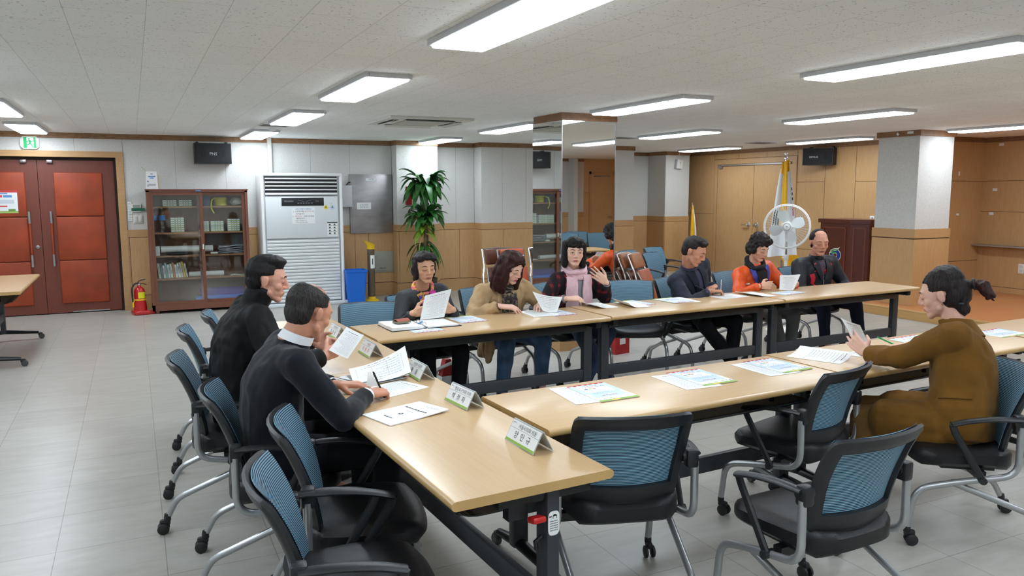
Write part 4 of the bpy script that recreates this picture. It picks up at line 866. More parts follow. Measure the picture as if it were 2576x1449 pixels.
# ---- lectern, fan, flags
def lectern():
    r = empty('lectern', (9.75, 8.3, .115), 0, 'large dark red-brown wooden lectern with a blue and green emblem', 'lectern'); dw = wood('mahogany_lectern', (84, 40, 29), (106, 54, 39), 2, .35, 6, .2)
    pl = [(0, .66), (0, .1), (.16, -.12), (.52, -.12), (.52, .66)]; MB().prism(pl, 1.0, Matrix.Translation((0, 0, .05))).build('body', dw, r, smooth=0)
    MB().prism([(-.03, .69), (-.03, .08), (.145, -.15), (.55, -.15), (.55, .69)], .06, Matrix.Translation((0, 0, 0))).build('plinth', dw, r, smooth=0)
    b = MB().rings([[Vector((x, y, z)) for x, y in [(-.025, .69), (-.025, .08), (.148, -.145), (.55, -.145), (.55, .69)]] for z in (1.04, 1.1)]); b.build('top', dw, r, smooth=0)
    lt = mat('lectern_molding', (122, 66, 46), .35)
    def mold(F, w_, h):
        b = MB()
        for (a, c, d, e) in ((0, h / 2, w_, .022), (0, -h / 2, w_, .022), (-w_ / 2, 0, .022, h), (w_ / 2, 0, .022, h)): b.prism([(a - d / 2, c - e / 2), (a + d / 2, c - e / 2), (a + d / 2, c + e / 2), (a - d / 2, c + e / 2)], .012, F)
        b.build('panel_molding', lt, r)
    F = frame((0, .38, .56), (0, -1, 0), (0, 0, 1)); mold(F, .42, .82)
    mold(frame((.08, -.01, .56), Vector((.16, -.22, 0)), (0, 0, 1)), .16, .82); mold(frame((.34, -.12, .56), (1, 0, 0), (0, 0, 1)), .24, .82)
    G = F @ Matrix.Translation((.03, .02, .002)); S = 1.15; b = MB()
    ring = lambda cx, cy, rx, ry, n=28: [(S * (cx + rx * math.cos(a)), S * (cy + ry * math.sin(a))) for a in np.linspace(0, 2 * PI, n + 1)[:-1]]
    def ann(i, cx, cy, ro, ri, z):
        o_, n_ = ring(cx, cy, ro[0], ro[1]), ring(cx, cy, ri[0], ri[1]); b.m(i); k = len(o_)
        b.add([G @ Vector((x, y, z)) for x, y in o_ + n_], [(q, (q + 1) % k, (q + 1) % k + k, q + k) for q in range(k)])
    ann(0, 0, -.03, (.098, .088), (.03, .022), .001); ann(1, 0, -.03, (.088, .078), (.038, .03), .002)
    def sw(i, pts, z): b.m(i).prism([(S * x, S * y) for x, y in pts], .001, G @ Matrix.Translation((0, 0, z)))
    sw(0, [(-.10, -.01), (-.07, .04), (-.02, .06), (.04, .065), (.078, .085), (.05, .045), (.01, .03), (-.04, .02), (-.07, -.005)], .003); sw(2, [(-.085, .0), (-.06, .035), (-.015, .05), (.04, .056), (.06, .066), (.045, .048), (.0, .035), (-.045, .02)], .004); sw(2, [(-.07, -.02), (-.04, .008), (.02, .012), (.035, .022), (.02, .0), (-.03, -.012)], .004)
    b.build('emblem', [M['white'], mat('emblem_blue', (24, 60, 160), .4), mat('emblem_green', (60, 170, 80), .4)], r, smooth=0)
lectern()
def fan():
    r = empty('standing_fan', (6.80, 6.74, 0), math.radians(-47) , 'white standing fan with round wire cage behind the orange jacket woman', 'fan'); hz = 1.242
    MB().lathe([(.001, 0), (.2, 0), (.2, .02), (.06, .05), (.03, .06)], (0, .08, 0), 28).build('base', M['white'], r); MB().cyl((0, .08, .05), (0, .08, .90), .019, n=16).build('pole', M['white'], r); MB().cyl((0, .08, .88), (0, .08, 1.2), .011, n=12).build('inner_pole', M['chrome'], r); MB().lathe([(.021, .84), (.028, .85), (.028, .9), (.018, .91)], (0, .08, 0), 16).rbox((-.03, .08, .875), (.03, .02, .02), .006).build('collar', M['white'], r)
    R = Matrix.Rotation(PI / 2, 3, 'X'); MB().lathe([(.001, -.16), (.05, -.15), (.06, -.1), (.06, -.03), (.045, 0)], (0, 0, hz), 20, R).rbox((0, .09, hz - .06), (.05, .06, .08), .012).build('motor', M['white'], r)
    b = MB()
    for y, rr in ((-.05, .242), (.03, .242), (-.01, .254)): b.tube([Vector((rr * math.cos(a), y, hz + rr * math.sin(a))) for a in np.linspace(0, 2 * PI, 49)[:-1]], .004 if y != -.01 else .008, 6, True)
    for k in range(90):
        a = 2 * PI * k / 90; c, s = math.cos(a), math.sin(a); b.tube([Vector((q * c, y, hz + q * s)) for q, y in ((.052, -.075), (.14, -.072), (.222, -.058), (.253, -.02))], .0011, 4)
        if k % 2 == 0: b.tube([Vector((q * c, y, hz + q * s)) for q, y in ((.05, .045), (.18, .045), (.253, .0))], .0011, 4)
    b.build('cage', M['white'], r)
    hb = MB().lathe([(.056, 0), (.056, .012), (.05, .016), (.001, .018)], (0, -.07, hz), 24, R).build('front_badge', M['white'], r); b = MB()
    for k in range(24): b.box((.041 * math.cos(2 * PI * k / 24), -.0875, hz + .041 * math.sin(2 * PI * k / 24)), (.012, .001, .004), M=Matrix.Rotation(-2 * PI * k / 24, 3, 'Y'))
    b.box((0, -.089, hz), (.022, .001, .008)); b.build('badge_slots', M['ink'], hb)
    bl = mat('translucent_blade', (214, 220, 220), .3, alpha=.88)
    for k in range(4):
        a0 = k * PI / 2 + .35 + (.0 if k else 0); b = MB()
        def fn(u, v, a0=a0):
            rr = .04 + .155 * v; wdt = (.38 + .55 * math.sin(PI * min(1, v * .8 + .1))) * (1 if v < .9 else .85); a = a0 + (u - .5) * wdt * (1.25 - .35 * v); return Vector((rr * math.cos(a), -.02 + (u - .5) * .05, hz + rr * math.sin(a)))
        b.grid(fn, 8, 8, .003).build('blade', bl, r)
fan()
def flag():
    r = empty('flag_on_pole', (8.45, 8.45, 0), 0, 'furled white flag with yellow fringe on a standing pole behind the fan', 'flag'); MB().cyl((0, 0, .03), (0, 0, 2.1), .013, n=12).build('pole', M['chrome'], r); MB().lathe([(.013, 2.09), (.022, 2.1), (.022, 2.13), (.016, 2.14), (.024, 2.165), (.02, 2.185), (.001, 2.19)], (0, 0, 0), 16).build('finial', M['chrome'], r); MB().lathe([(.001, 0), (.16, 0), (.16, .02), (.03, .05)], (0, 0, 0), 24).build('base', M['chrome'], r)
    cam = Vector((-.707, -.707, 0)); side = Vector((.707, -.707, 0))
    def drape(u, v, w0, w1, z0, z1, ph, off):
        z = z0 + (z1 - z0) * v; w_ = w0 + (w1 - w0) * v ** .8; t = (u - .5) * 2
        return side * (t * w_ + off * v) + cam * (.02 + (.02 + .05 * v) * (1 + math.sin(u * 13 + ph)) * .7 + .02) + Vector((0, 0, z + .02 * t))
    wh = mat('white_satin', (232, 234, 238), .4, sheen=.3); ye = mat('gold_fringe', (228, 172, 20), .55, var=.06, nscale=60); bk = mat('flag_black', (24, 30, 42), .5); rd = mat('flag_red', (176, 32, 52), .5)
    b = MB().grid(lambda u, v: drape(u, v, .06, .20, 1.98, .72, .4, 0), 28, 24, .004); fl = b.build('flag_cloth', wh, r, smooth=70)
    b = MB().grid(lambda u, v: drape(.5 + (u - .5) * (.34 if v < .5 else .3), v, .055, .15, 2.06, 1.15, .4, .0) + cam * .05, 10, 16, .006); b.grid(lambda u, v: drape(u, v * .14, .05, .07, 2.07, .9, .6, 0) + cam * .03, 14, 6, .006); b.build('gold_edge', ye, fl, smooth=70)
    MB().grid(lambda u, v: drape(.45 + .55 * u, 1.0, .06, .20, 1.98, .72, .4, 0) + Vector((.02 * u, 0, -.12 * v - .12 * u * v)) + side * .06 * v, 28, 4, .008).build('gold_fringe', ye, fl, smooth=70)
    for k in range(3):
        MB().grid(lambda u, v: drape(.03 + .1 * k + .07 * u, .50 + .02 * k + .16 * v - .05 * u, .06, .20, 1.98, .72, .4, 0) + cam * .008, 3, 6, .002).build('flag_bars', bk, fl)
        MB().grid(lambda u, v: drape(.93 + .05 * u, .24 + .055 * k + .03 * v, .06, .20, 1.98, .72, .4, 0) + cam * .008, 2, 3, .002).build('flag_bars', bk, fl)
    MB().grid(lambda u, v: drape(.92 + .06 * u, .46 + .1 * v, .06, .20, 1.98, .72, .4, 0) + cam * .009, 2, 4, .002).build('flag_disc', rd, fl)
    r = empty('flag_on_pole', (9.98, 12.4, 0), 0, 'narrow furled yellow and white flag beside the pilaster behind the navy suited man', 'flag'); MB().cyl((0, 0, .02), (0, 0, 1.42), .012, n=10).build('pole', M['chrome'], r); MB().lathe([(.001, 0), (.14, 0), (.14, .02), (.03, .05)], (0, 0, 0), 20).build('base', M['chrome'], r)
    MB().rings([[Vector((rr * math.cos(a) + o_, rr * math.sin(a) * .7, z)) for a in np.linspace(0, 2 * PI, 15)[:-1]] for rr, z, o_ in ((.008, 1.40, 0), (.04, 1.15, .02), (.06, .9, .04), (.075, .55, .05))]).build('white_cloth', wh, r); MB().rings([[Vector((rr * math.cos(a) + o_, rr * math.sin(a) * .7 - .02, z)) for a in np.linspace(0, 2 * PI, 15)[:-1]] for rr, z, o_ in ((.006, 1.38, -.01), (.03, 1.15, -.01), (.05, .9, 0), (.06, .55, 0))]).build('yellow_cloth', ye, r)
flag()
# ---- folding chairs stacked against the mirrored column
M['vinyl_tan'] = mat('tan_vinyl', (158, 98, 60), .4, var=.08); M['vinyl_rust'] = mat('rust_vinyl', (166, 84, 54), .4, var=.06); M['vinyl_brown'] = mat('brown_vinyl', (104, 62, 46), .4, var=.08); M['vinyl_orange'] = mat('orange_vinyl', (196, 84, 48), .42, var=.05); M['vinyl_dark'] = mat('dark_brown_vinyl', (66, 48, 46), .42)
def folding_chair(loc, deg, lean, back, seat, label, group):
    r = empty('folding_chair', loc, 0, label, 'chair', group); r.rotation_euler = (Matrix.Rotation(math.radians(deg), 3, 'Z') @ Matrix.Rotation(lean, 3, 'X')).to_euler()
    MB().rbox((0, -.01, .89), (.37, .045, .19), .03, 3).build('backrest', back, r); MB().rbox((0, -.03, .57), (.37, .05, .40), .03, 3).build('seat', seat, r)
    for s in (-1, 1):
        MB().tube(fillet([(s * .205, .01, .99), (s * .205, .01, .76), (s * .235, .015, .66), (s * .235, .03, .01)], .06), .0115, 8).build('front_leg', M['chrome'], r); MB().tube(fillet([(s * .19, -.02, .75), (s * .205, -.045, .5), (s * .205, -.05, .03)], .05), .0105, 8).build('rear_leg', M['chrome'], r)
        MB().cyl((s * .235, .03, 0), (s * .235, .03, .04), .015, n=8).cyl((s * .205, -.05, .012), (s * .205, -.05, .05), .014, n=8).build('foot_cap', M['black'], r)
    b = MB()
    for z, y, w_ in ((.31, .02, .235), (.25, -.045, .205), (.14, .02, .235), (.10, -.048, .205)): b.cyl((-w_, y, z), (w_, y, z), .008, n=8)
    b.tube([(-.205, .01, .985), (0, .02, .995), (.205, .01, .985)], .011, 8); b.build('cross_bars', M['chrome'], r); return r
g = 'folding chairs right of the mirrored column'
for k, (l, bk_, st_) in enumerate((('tan and rust folding chair in front of the chrome stack', M['vinyl_tan'], M['vinyl_rust']), ('brown folding chair right behind the tan and rust one', M['vinyl_tan'], M['vinyl_brown']), ('brown folding chair third from the front of the chrome stack', M['vinyl_brown'], M['vinyl_brown']), ('dark brown folding chair at the back of the chrome stack', M['vinyl_brown'], M['vinyl_brown']), ('folding chair behind all others beside the mirrored column', M['vinyl_brown'], M['vinyl_brown']))):
    folding_chair((5.68 - k * .085, 7.52 + k * .10, .0), 37, -.42, bk_, st_, l, g)
g = 'folding chairs left of the mirrored column'
folding_chair((4.10, 8.2, 0), 16, -.2, M['vinyl_orange'], M['vinyl_orange'], 'orange folding chair left of the mirrored column behind the beige coat woman', g)
folding_chair((3.97, 8.36, 0), 14, -.2, M['vinyl_brown'], M['vinyl_brown'], 'brown folding chair peeking out behind the orange one', g)
folding_chair((4.56, 8.3, 0), 24, -.2, M['vinyl_dark'], M['vinyl_rust'], 'dark brown folding chair half hidden by the mirrored column', g)
folding_chair((-1.62, 9.4, .0), 90, -.55, M['vinyl_brown'], M['vinyl_brown'], 'folding chair with chrome legs under the table by the red door', None)
o = empty('paper_bag', (4.42, 6.6, 0), .2, 'red paper shopping bag on the floor under the empty chair', 'bag'); MB().prism([(-.1, 0), (.1, 0), (.1, .2), (-.1, .2)], .09, frame((0, .045, 0), (1, 0, 0), (0, 0, 1))).build('bag_body', mat('red_bag', (176, 28, 34), .5, var=.1), o, smooth=0); MB().tube(bez([(-.05, -.045, .2), (-.03, -.05, .28), (.03, -.05, .28), (.05, -.045, .2)], 4), .003, 6).build('bag_handle', M['ink_red'], o); MB().b2((-.04, -.0465, .1), (.04, -.045, .16)).build('print_patch', M['paper'], o)

o = empty('paper_bag', (2.30, 6.02, 0), .1, 'small red and white shopping bag on the floor beside the quilted jacket woman', 'bag'); MB().prism([(-.07, 0), (.07, 0), (.06, .12), (-.06, .12)], .08, frame((0, .04, 0), (1, 0, 0), (0, 0, 1))).build('bag_body', M['paper'], o, smooth=0); MB().prism([(-.06, .12), (.06, .12), (.03, .26), (-.02, .26)], .07, frame((0, .036, 0), (1, 0, 0), (0, 0, 1))).build('red_top', mat('red_bag_top', (170, 30, 36), .5), o, smooth=0)
# ---------------------------------------------------------------- people: closed pieces fused into one continuous skin
M['skin'] = vcol_mat('skin', .5, .06, .04)
class Prims:
    def __init__(s): s.mb = MB()
    def cap(s, p0, r0, p1, r1, n=14, flat=None):
        """tapered capsule; flat=(axis, factor) squashes the section along an axis"""
        p0, p1 = Vector(p0), Vector(p1); d = (p1 - p0); L = d.length; d = d / L if L > 1e-6 else Vector((0, 0, 1))
        a = d.orthogonal().normalized() if flat is None else (Vector(flat[0]) - d * Vector(flat[0]).dot(d)).normalized(); b = d.cross(a); fa = 1 if flat is None else flat[1]
        rg = []
        def ring(c, r): rg.append([c + a * (fa * r * math.cos(2 * PI * i / n)) + b * (r * math.sin(2 * PI * i / n)) for i in range(n)])
        for k in (80, 55, 28, 0): ring(p0 - d * (r0 * math.sin(math.radians(k))), r0 * math.cos(math.radians(k)))
        for k in (0, 28, 55, 80): ring(p1 + d * (r1 * math.sin(math.radians(k))), r1 * math.cos(math.radians(k)))
        s.mb.rings(rg); return s
    def chain(s, pts, rr, **k):
        for i in range(len(pts) - 1): s.cap(pts[i], rr[i], pts[i + 1], rr[i + 1], **k)
        return s
    def ell(s, c, r, R=None, n=16):
        R = R or Matrix.Identity(3); c = Vector(c)
        s.mb.rings([[c + R @ Vector((r[0] * math.cos(t) * math.cos(2 * PI * i / n), r[1] * math.cos(t) * math.sin(2 * PI * i / n), r[2] * math.sin(t))) for i in range(n)] for t in np.radians([-85, -65, -45, -22, 0, 22, 45, 65, 85])]); return s
    def loft(s, secs, n=20, p=2.4):
        """secs: (centre, right*rx, front*ry) superellipse sections"""
        rg = []
        for c, ax, ay in secs:
            q = []
            for i in range(n):
                t = 2 * PI * i / n; ct, st = math.cos(t), math.sin(t)
                q.append(Vector(c) + Vector(ax) * math.copysign(abs(ct) ** (2 / p), ct) + Vector(ay) * math.copysign(abs(st) ** (2 / p), st))
            rg.append(q)
        s.mb.rings(rg); return s
    def fuse(s, vox, smooth=3, fac=.5):
        me = s.mb.mesh('tmp', [], 0); o = bpy.data.objects.new('tmp', me); COL.objects.link(o)
        m_ = o.modifiers.new('r', 'REMESH'); m_.mode = 'VOXEL'; m_.voxel_size = vox
        if smooth: q = o.modifiers.new('s', 'SMOOTH'); q.iterations = smooth; q.factor = fac
        out = bpy.data.meshes.new_from_object(o.evaluated_get(bpy.context.evaluated_depsgraph_get())); bpy.data.objects.remove(o); bpy.data.meshes.remove(me); return out
def finish(me, name, m, parent, wrinkle=0, wscale=9, col=None, seed=0, axis=None):
    n = len(me.vertices); co = np.empty(n * 3); me.vertices.foreach_get('co', co); co = co.reshape(n, 3)
    if wrinkle:
        nr = np.empty(n * 3); me.vertices.foreach_get('normal', nr); nr = nr.reshape(n, 3); sc = Vector((wscale, wscale, wscale * .55))
        d = np.array([.75 - 2.2 * abs(noise.noise(Vector((c[0] * sc[0] + seed, c[1] * sc[1], c[2] * sc[2])))) + .5 * noise.noise(Vector((c[0] * sc[0] * 2.3, c[1] * sc[1] * 2.3 + seed, c[2] * sc[2] * 3.4))) for c in co])
        co = co + nr * (d * wrinkle)[:, None]; me.vertices.foreach_set('co', co.ravel())
    if col is not None:
        at = me.color_attributes.new('Col', 'FLOAT_COLOR', 'POINT'); c = np.ones((n, 4)); c[:, :3] = col(co); at.data.foreach_set('color', c.ravel())
    me.materials.clear(); me.materials.append(m); me.shade_smooth(); me.name = name
    o = bpy.data.objects.new(name, me); COL.objects.link(o); o.parent = parent; return o
def rot_to(f, up=(0, 0, 1)):                       # matrix: columns right, front, up
    f = Vector(f).normalized(); r = f.cross(Vector(up)).normalized(); return Matrix((r, f, r.cross(f))).transposed()
def two_bone(S, W, l1, l2, hint):
    S, W = Vector(S), Vector(W); d = W - S; L = min(d.length, (l1 + l2) * .995); u = d.normalized(); a = (l1 * l1 - l2 * l2 + L * L) / (2 * L); h = math.sqrt(max(0, l1 * l1 - a * a))
    q = Vector(hint) - u * Vector(hint).dot(u); return S + u * a + q.normalized() * h
def hand(P, wrist, d, n, side, curl=.5, spread=.06, thumb=.6, sc=1.0, point=0):
    """d: toward the fingertips, n: out of the palm, side: +1 thumb on (d x n) side"""
    d = Vector(d).normalized(); n = Vector(n); n = (n - d * n.dot(d)).normalized(); t = d.cross(n) * side; w_ = Vector(wrist)
    base = w_ + d * .012 * sc
    offs = [.031, .0105, -.0105, -.030]; ln = [.040, .045, .041, .032]; ml = [.086, .09, .086, .078]
    for k in range(4):
        m0 = base + t * offs[k] * .62 * sc; m1 = base + d * ml[k] * sc + t * offs[k] * sc - n * (.004 if k in (1, 2) else 0)
        P.cap(m0, .0145 * sc, m1, .0115 * sc, 8)
        dd = (d + t * (spread * (1.5 - k))).normalized(); p = m1; c = curl * (1 + .10 * k) if not (point and k == 0) else .25
        for q, (f, ra, rb) in enumerate(((1, .0095, .0085), (.62, .0085, .0078), (.46, .0078, .0066))):
            a = c * (1.0 if q == 0 else 1.25 if q == 1 else .7) * (sum((1.0, .55, .35)[:q + 1])) ; v = dd * math.cos(a) + n * math.sin(a)
            e = p + v * ln[k] * f * sc; P.cap(p, ra * sc, e, rb * sc, 8); p = e
    b0 = base + t * .022 * sc + d * .012 + n * .006; b1 = b0 + (d * .55 + t * .75 + n * .35).normalized() * .042 * sc
    v = (d * (.95) + t * (.55 - .6 * thumb) + n * (.25 + .55 * thumb)).normalized(); b2 = b1 + v * .036 * sc; b3 = b2 + (v * .9 + n * .2 * thumb - t * .25 * thumb).normalized() * .027 * sc
    P.cap(b0, .0165 * sc, b1, .0125 * sc, 8).cap(b1, .012 * sc, b2, .0098 * sc, 8).cap(b2, .0098 * sc, b3, .0078 * sc, 8)
def head_prims(P, c, R, sc, female):
    A = lambda x, y, z: Vector(c) + R @ Vector((x * sc, y * sc, z * sc))
    def E(x, y, z, a, b, d_, rx=0): P.ell(A(x, y, z), (a * sc, b * sc, d_ * sc), R @ Matrix.Rotation(rx, 3, 'X'))
    def C(p, r0, q, r1): P.cap(A(*p), r0 * sc, A(*q), r1 * sc, 10)
    E(0, -.014, .036, .079, .094, .084); E(0, .03, .012, .071, .064, .078); E(0, .030, -.038, .063, .058, .072); j = .055 if female else .060
    C((-j + .010, .014, -.060), .019, (-.012, .066, -.098), .018); C((j - .010, .014, -.060), .019, (.012, .066, -.098), .018); E(0, .070, -.096, .021, .017, .016); E(0, .068, -.066, .032, .024, .022)
    for s in (-1, 1):
        E(s * .042, .053, -.026, .026, .025, .026); C((s * .016, .086, .027), .011, (s * .05, .07, .026), .010); E(s * .032, .0735, .002, .0185, .0150, .0115); E(s * .012, .094, -.034, .0095, .011, .0085)
        E(s * .080, -.010, -.006, .009, .018, .030, -.15); E(s * .086, -.017, .006, .0055, .012, .019, -.15)
    C((0, .086, .018), .0095, (0, .106, -.026), .0118); E(0, .104, -.030, .012, .012, .010)
    C((-.020, .0835, -.063), .0055, (0, .092, -.0595), .0075); C((.020, .0835, -.063), .0055, (0, .092, -.0595), .0075); C((-.016, .083, -.0715), .006, (.016, .083, -.0715), .006); E(0, .086, -.072, .015, .008, .007)
def skin_color(c, R, sc, tone, lip, stub=None, gray=None):
    ci = np.array(R.transposed()); cc = np.array(c); tl = np.array(lin(tone)[:3]); lp = np.array(lin(lip)[:3])
    def f(co):
        h = (co - cc) @ ci.T / sc; x, y, z = h[:, 0], h[:, 1], h[:, 2]; out = np.tile(tl, (len(co), 1)); near = (np.abs(x) < .1) & (np.abs(z) < .14) & (y > -.12) & (y < .125)
        k = np.exp(-((np.abs(x) - .04) / .02) ** 2 - ((z + .03) / .02) ** 2) * near * (y > .03) * .22 + np.exp(-(x / .018) ** 2 - ((z + .03) / .016) ** 2) * near * (y > .08) * .2
        out = out * (1 - k[:, None]) + (out * np.array([1.06, .72, .68])) * k[:, None]
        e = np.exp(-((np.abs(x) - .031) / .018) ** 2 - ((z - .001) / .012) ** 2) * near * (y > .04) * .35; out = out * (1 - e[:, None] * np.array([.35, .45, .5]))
        m = np.exp(-(x / .021) ** 4 - ((z + .0665) / .0095) ** 4) * near * (y > .07); out = out * (1 - m[:, None]) + lp * m[:, None]
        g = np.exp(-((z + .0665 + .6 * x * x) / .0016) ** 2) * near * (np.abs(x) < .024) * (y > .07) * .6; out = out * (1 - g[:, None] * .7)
        if stub is not None:
            b = np.clip((stub(x, y, z)), 0, 1) * ((np.abs(x) < .105) & (np.abs(z) < .15) & (np.abs(y) < .13)); hc = np.array(lin(gray)[:3]); out = out * (1 - b[:, None]) + hc * b[:, None]
        return out
    return f
def bvh_of(o): 
    me = o.data; return BVHTree.FromPolygons([v.co.copy() for v in me.vertices], [tuple(p.vertices) for p in me.polygons])
def on_face(bv, A, R, x, z, off=.001):              # point on the skin in front of head coords (x, z)
    o = A(x, .3, z); h = bv.ray_cast(o, R @ Vector((0, -1, 0)))
    return (h[0] + R @ Vector((0, off, 0))) if h[0] is not None else A(x, .08, z)
def garment_patch(bv, F, poly_fn, nu, nv, off=.003, thick=.003):
    """sheet draped on a garment: F maps (u,v)->ray origin; rays along F's -z"""
    M3 = F.to_3x3(); dr = -(M3.col[2]).normalized()
    def fn(u, v):
        x, y = poly_fn(u, v); o = F @ Vector((x, y, .5)); h = bv.ray_cast(o, dr)
        return (h[0] - dr * off) if h[0] is not None else F @ Vector((x, y, 0))
    return MB().grid(fn, nu, nv, thick)
HB = {'black': (20, 18, 18), 'brown': (52, 28, 26), 'soft': (30, 25, 25)}
def hair_mat(name, c, hi):
    n = NT(name); v = n.coord((1, 1, 1)); f = n.noise(n.coord((90, 90, 8)), 2.2, 3); n.link(n.ramp(f, [(.35, c), (.75, hi)]), n.b.inputs['Base Color']); n.b.inputs['Roughness'].default_value = .5; n.b.inputs['Specular IOR Level'].default_value = .22; n.bump(f, .8, .006); return n.m
M['hair_black'] = hair_mat('black_hair', (14, 13, 14), (38, 34, 34)); M['hair_brown'] = hair_mat('dark_brown_hair', (36, 18, 17), (76, 42, 38)); M['hair_soft'] = hair_mat('dark_hair', (22, 18, 19), (54, 44, 44)); M['hair_grey'] = hair_mat('greying_hair', (24, 22, 22), (66, 62, 60))
M['brow'] = mat('eyebrow', (44, 36, 32), .8); M['lash'] = mat('eyelash', (22, 18, 18), .7); M['eye_white'] = mat('eye_white', (222, 218, 212), .25); M['iris'] = mat('iris', (30, 20, 16), .15)
def person(label, root, yaw, D):
    """D: dict in local coordinates (x right, y front, z up; origin on the floor under the hips)"""
    r = empty('person', (root[0], root[1], 0), yaw, label, 'person'); g = lambda k, d_=None: D.get(k, d_)
    inv = Matrix.Translation((root[0], root[1], 0)) @ Matrix.Rotation(yaw, 4, 'Z'); inv = inv.inverted(); Wd = lambda p: inv @ Vector(p); Wv = lambda v: inv.to_3x3() @ Vector(v)
    fem = g('female', False); sc = g('scale', 1.0)
    hc = Wd(g('head')); hf = Wv(g('face')); R = rot_to(hf); tilt = g('tilt', 0)
    if tilt: R = R @ Matrix.Rotation(tilt, 3, 'Y')
    A = lambda x, y, z: hc + R @ Vector((x * sc, y * sc, z * sc))
    hip = Vector((0, 0, .53)); nb = Wd(g('neck')) if g('neck') else hc + Vector((0, -.05, -.20)); cd = Wv(g('chest', (0, 0, 0))) if g('chest') else Vector((0, 1, 0)); cd.z = 0; cd.normalize(); cr = cd.cross(Vector((0, 0, 1)))
    sw = g('shoulder', .175 if fem else .195); sp = (nb - hip).normalized(); tf = (cd - sp * cd.dot(sp)).normalized(); tr = tf.cross(sp)
    sh = {s: nb - sp * g('drop', .058) + tr * (s * sw) for s in (-1, 1)}
    at = lambda t: hip.lerp(nb, t) + tf * (g('hunch', .0) * -math.sin(PI * t))
    # --- the skin: head, neck, hands and limbs in one surface
    P = Prims(); head_prims(P, hc, R, sc, fem); nk = A(0, -.022, -.06); nr = .050 if fem else .058; P.cap(nk, nr, nb + sp * .0, nr * 1.08); P.cap(nb, nr, at(.8), .07).cap(at(.8), .07, at(.45), .08).cap(at(.45), .08, hip, .08)
    arms = {}
    for s, k in ((-1, 'L'), (1, 'R')):
        w_ = Wd(g('wrist' + k)); e = two_bone(sh[s], w_, .285 * (.95 if fem else 1), .25 * (.95 if fem else 1), Wv(g('elbow' + k)) if g('elbow' + k) else Vector((s * .6, -.3, -1)))
        P.cap(at(.82), .05, sh[s], .036).cap(sh[s], .036, e, .033).cap(e, .033, w_, .0245, flat=((0, 0, 1), .85)); hd = Wv(g('hand' + k)[0]); hn = Wv(g('hand' + k)[1]); P.cap(w_, .0245, w_ + hd.normalized() * .02, .022)
        hand(P, w_ + hd.normalized() * .012, hd, hn, s, **g('hand' + k)[2]); arms[s] = (sh[s], e, w_)
    legs = {}
    for s, k in ((-1, 'L'), (1, 'R')):
        kn = Vector(g('knee' + k, (s * .13, .42, .49))); an = Vector(g('ankle' + k, (s * .12, .40, .09))); hp = hip + Vector((s * .09, 0, 0)); P.cap(hip, .07, hp, .06).cap(hp, .06, kn, .042).cap(kn, .042, an, .034).cap(an, .034, an + Vector((0, .1, -.045)), .026); legs[s] = (hp, kn, an)
    stub = g('stub'); body = finish(P.fuse(.0042, 7, .5), 'body', M['skin'], r, col=skin_color(hc, R, sc, g('tone', (216, 168, 140)), g('lip', (176, 96, 88)), stub, g('stubcol', (70, 62, 60))))
    bv = bvh_of(body)
    # --- face details
    for s in (-1, 1):
        b = MB(); b.tube([on_face(bv, A, R, s * x, z, .0006) for x, z in ((.015, .0225), (.026, .0285), (.038, .0285), (.049, .0225))], [.0022, .0034, .003, .0014], 6); b.build('eyebrow', g('browmat', M['brow']), r)
        if g('eyes') == 'open':
            b = MB(); pts = [(x, z) for x, z in ((.0165, -.0005), (.023, .0045), (.031, .006), (.039, .0045), (.046, -.0005), (.039, -.0045), (.031, -.0055), (.023, -.0045))]
            c0 = on_face(bv, A, R, s * .031, .0, .0012); ring = [on_face(bv, A, R, s * x, z, .0008) for x, z in pts]; b.add([c0] + ring, [(0, i + 1, (i + 1) % 8 + 1) for i in range(8)]); ey = b.build('eye', M['eye_white'], r)
            b = MB(); gx = g('gaze', 0); b.add([on_face(bv, A, R, s * .031 + gx + .0052 * math.cos(a), .0006 + .0052 * math.sin(a), .0018) for a in np.linspace(0, 2 * PI, 13)[:-1]], [tuple(range(12))]); b.build('iris', M['iris'], ey)
        b = MB(); dz = .002 if g('eyes') == 'open' else -.005
        b.tube([on_face(bv, A, R, s * x, z + dz, .0012) for x, z in ((.015, -.001), (.023, .002), (.031, .003), (.040, .002), (.048, -.001))] if g('eyes') == 'open' else [on_face(bv, A, R, s * x, z + dz, .0006) for x, z in ((.0155, .0015), (.023, -.0015), (.031, -.0025), (.040, -.0015), (.047, .0015))], [.0007, .0013, .0015, .0015, .0008], 6); b.build('eyelash', M['lash'], r)
    # --- clothing
    tm = g('top'); fit = g('fit', 1.0); belly = g('belly', 1.0); T = Prims(); wd = (.165 if fem else .18) * fit; hz = g('hem', .02)
    T.loft([(at(0) + Vector((0, -.01, -hz)), tr * (.185 * fit), tf * (.125 * fit)), (at(.12), tr * (.185 * fit), tf * (.128 * fit * belly)), (at(.35), tr * (wd * .94), tf * (.118 * fit * belly)), (at(.62), tr * (wd * 1.02), tf * (.118 * fit)), (at(.82), tr * (wd * 1.02), tf * (.105 * fit)), (at(.93), tr * (wd * .80), tf * (.085 * fit)), (at(.99), tr * .085, tf * .072)])
    if g('collar', .02): ch = g('collar', .02); T.loft([(at(.96), tr * .085, tf * .08), (at(1.0) + tf * .004, tr * (nr + .017), tf * (nr + .015)), (nb + (nk - nb).normalized() * ch + tf * .003, tr * (nr + .014), tf * (nr + .014))], n=18, p=2)
    sr = g('sleeve', 1.0)
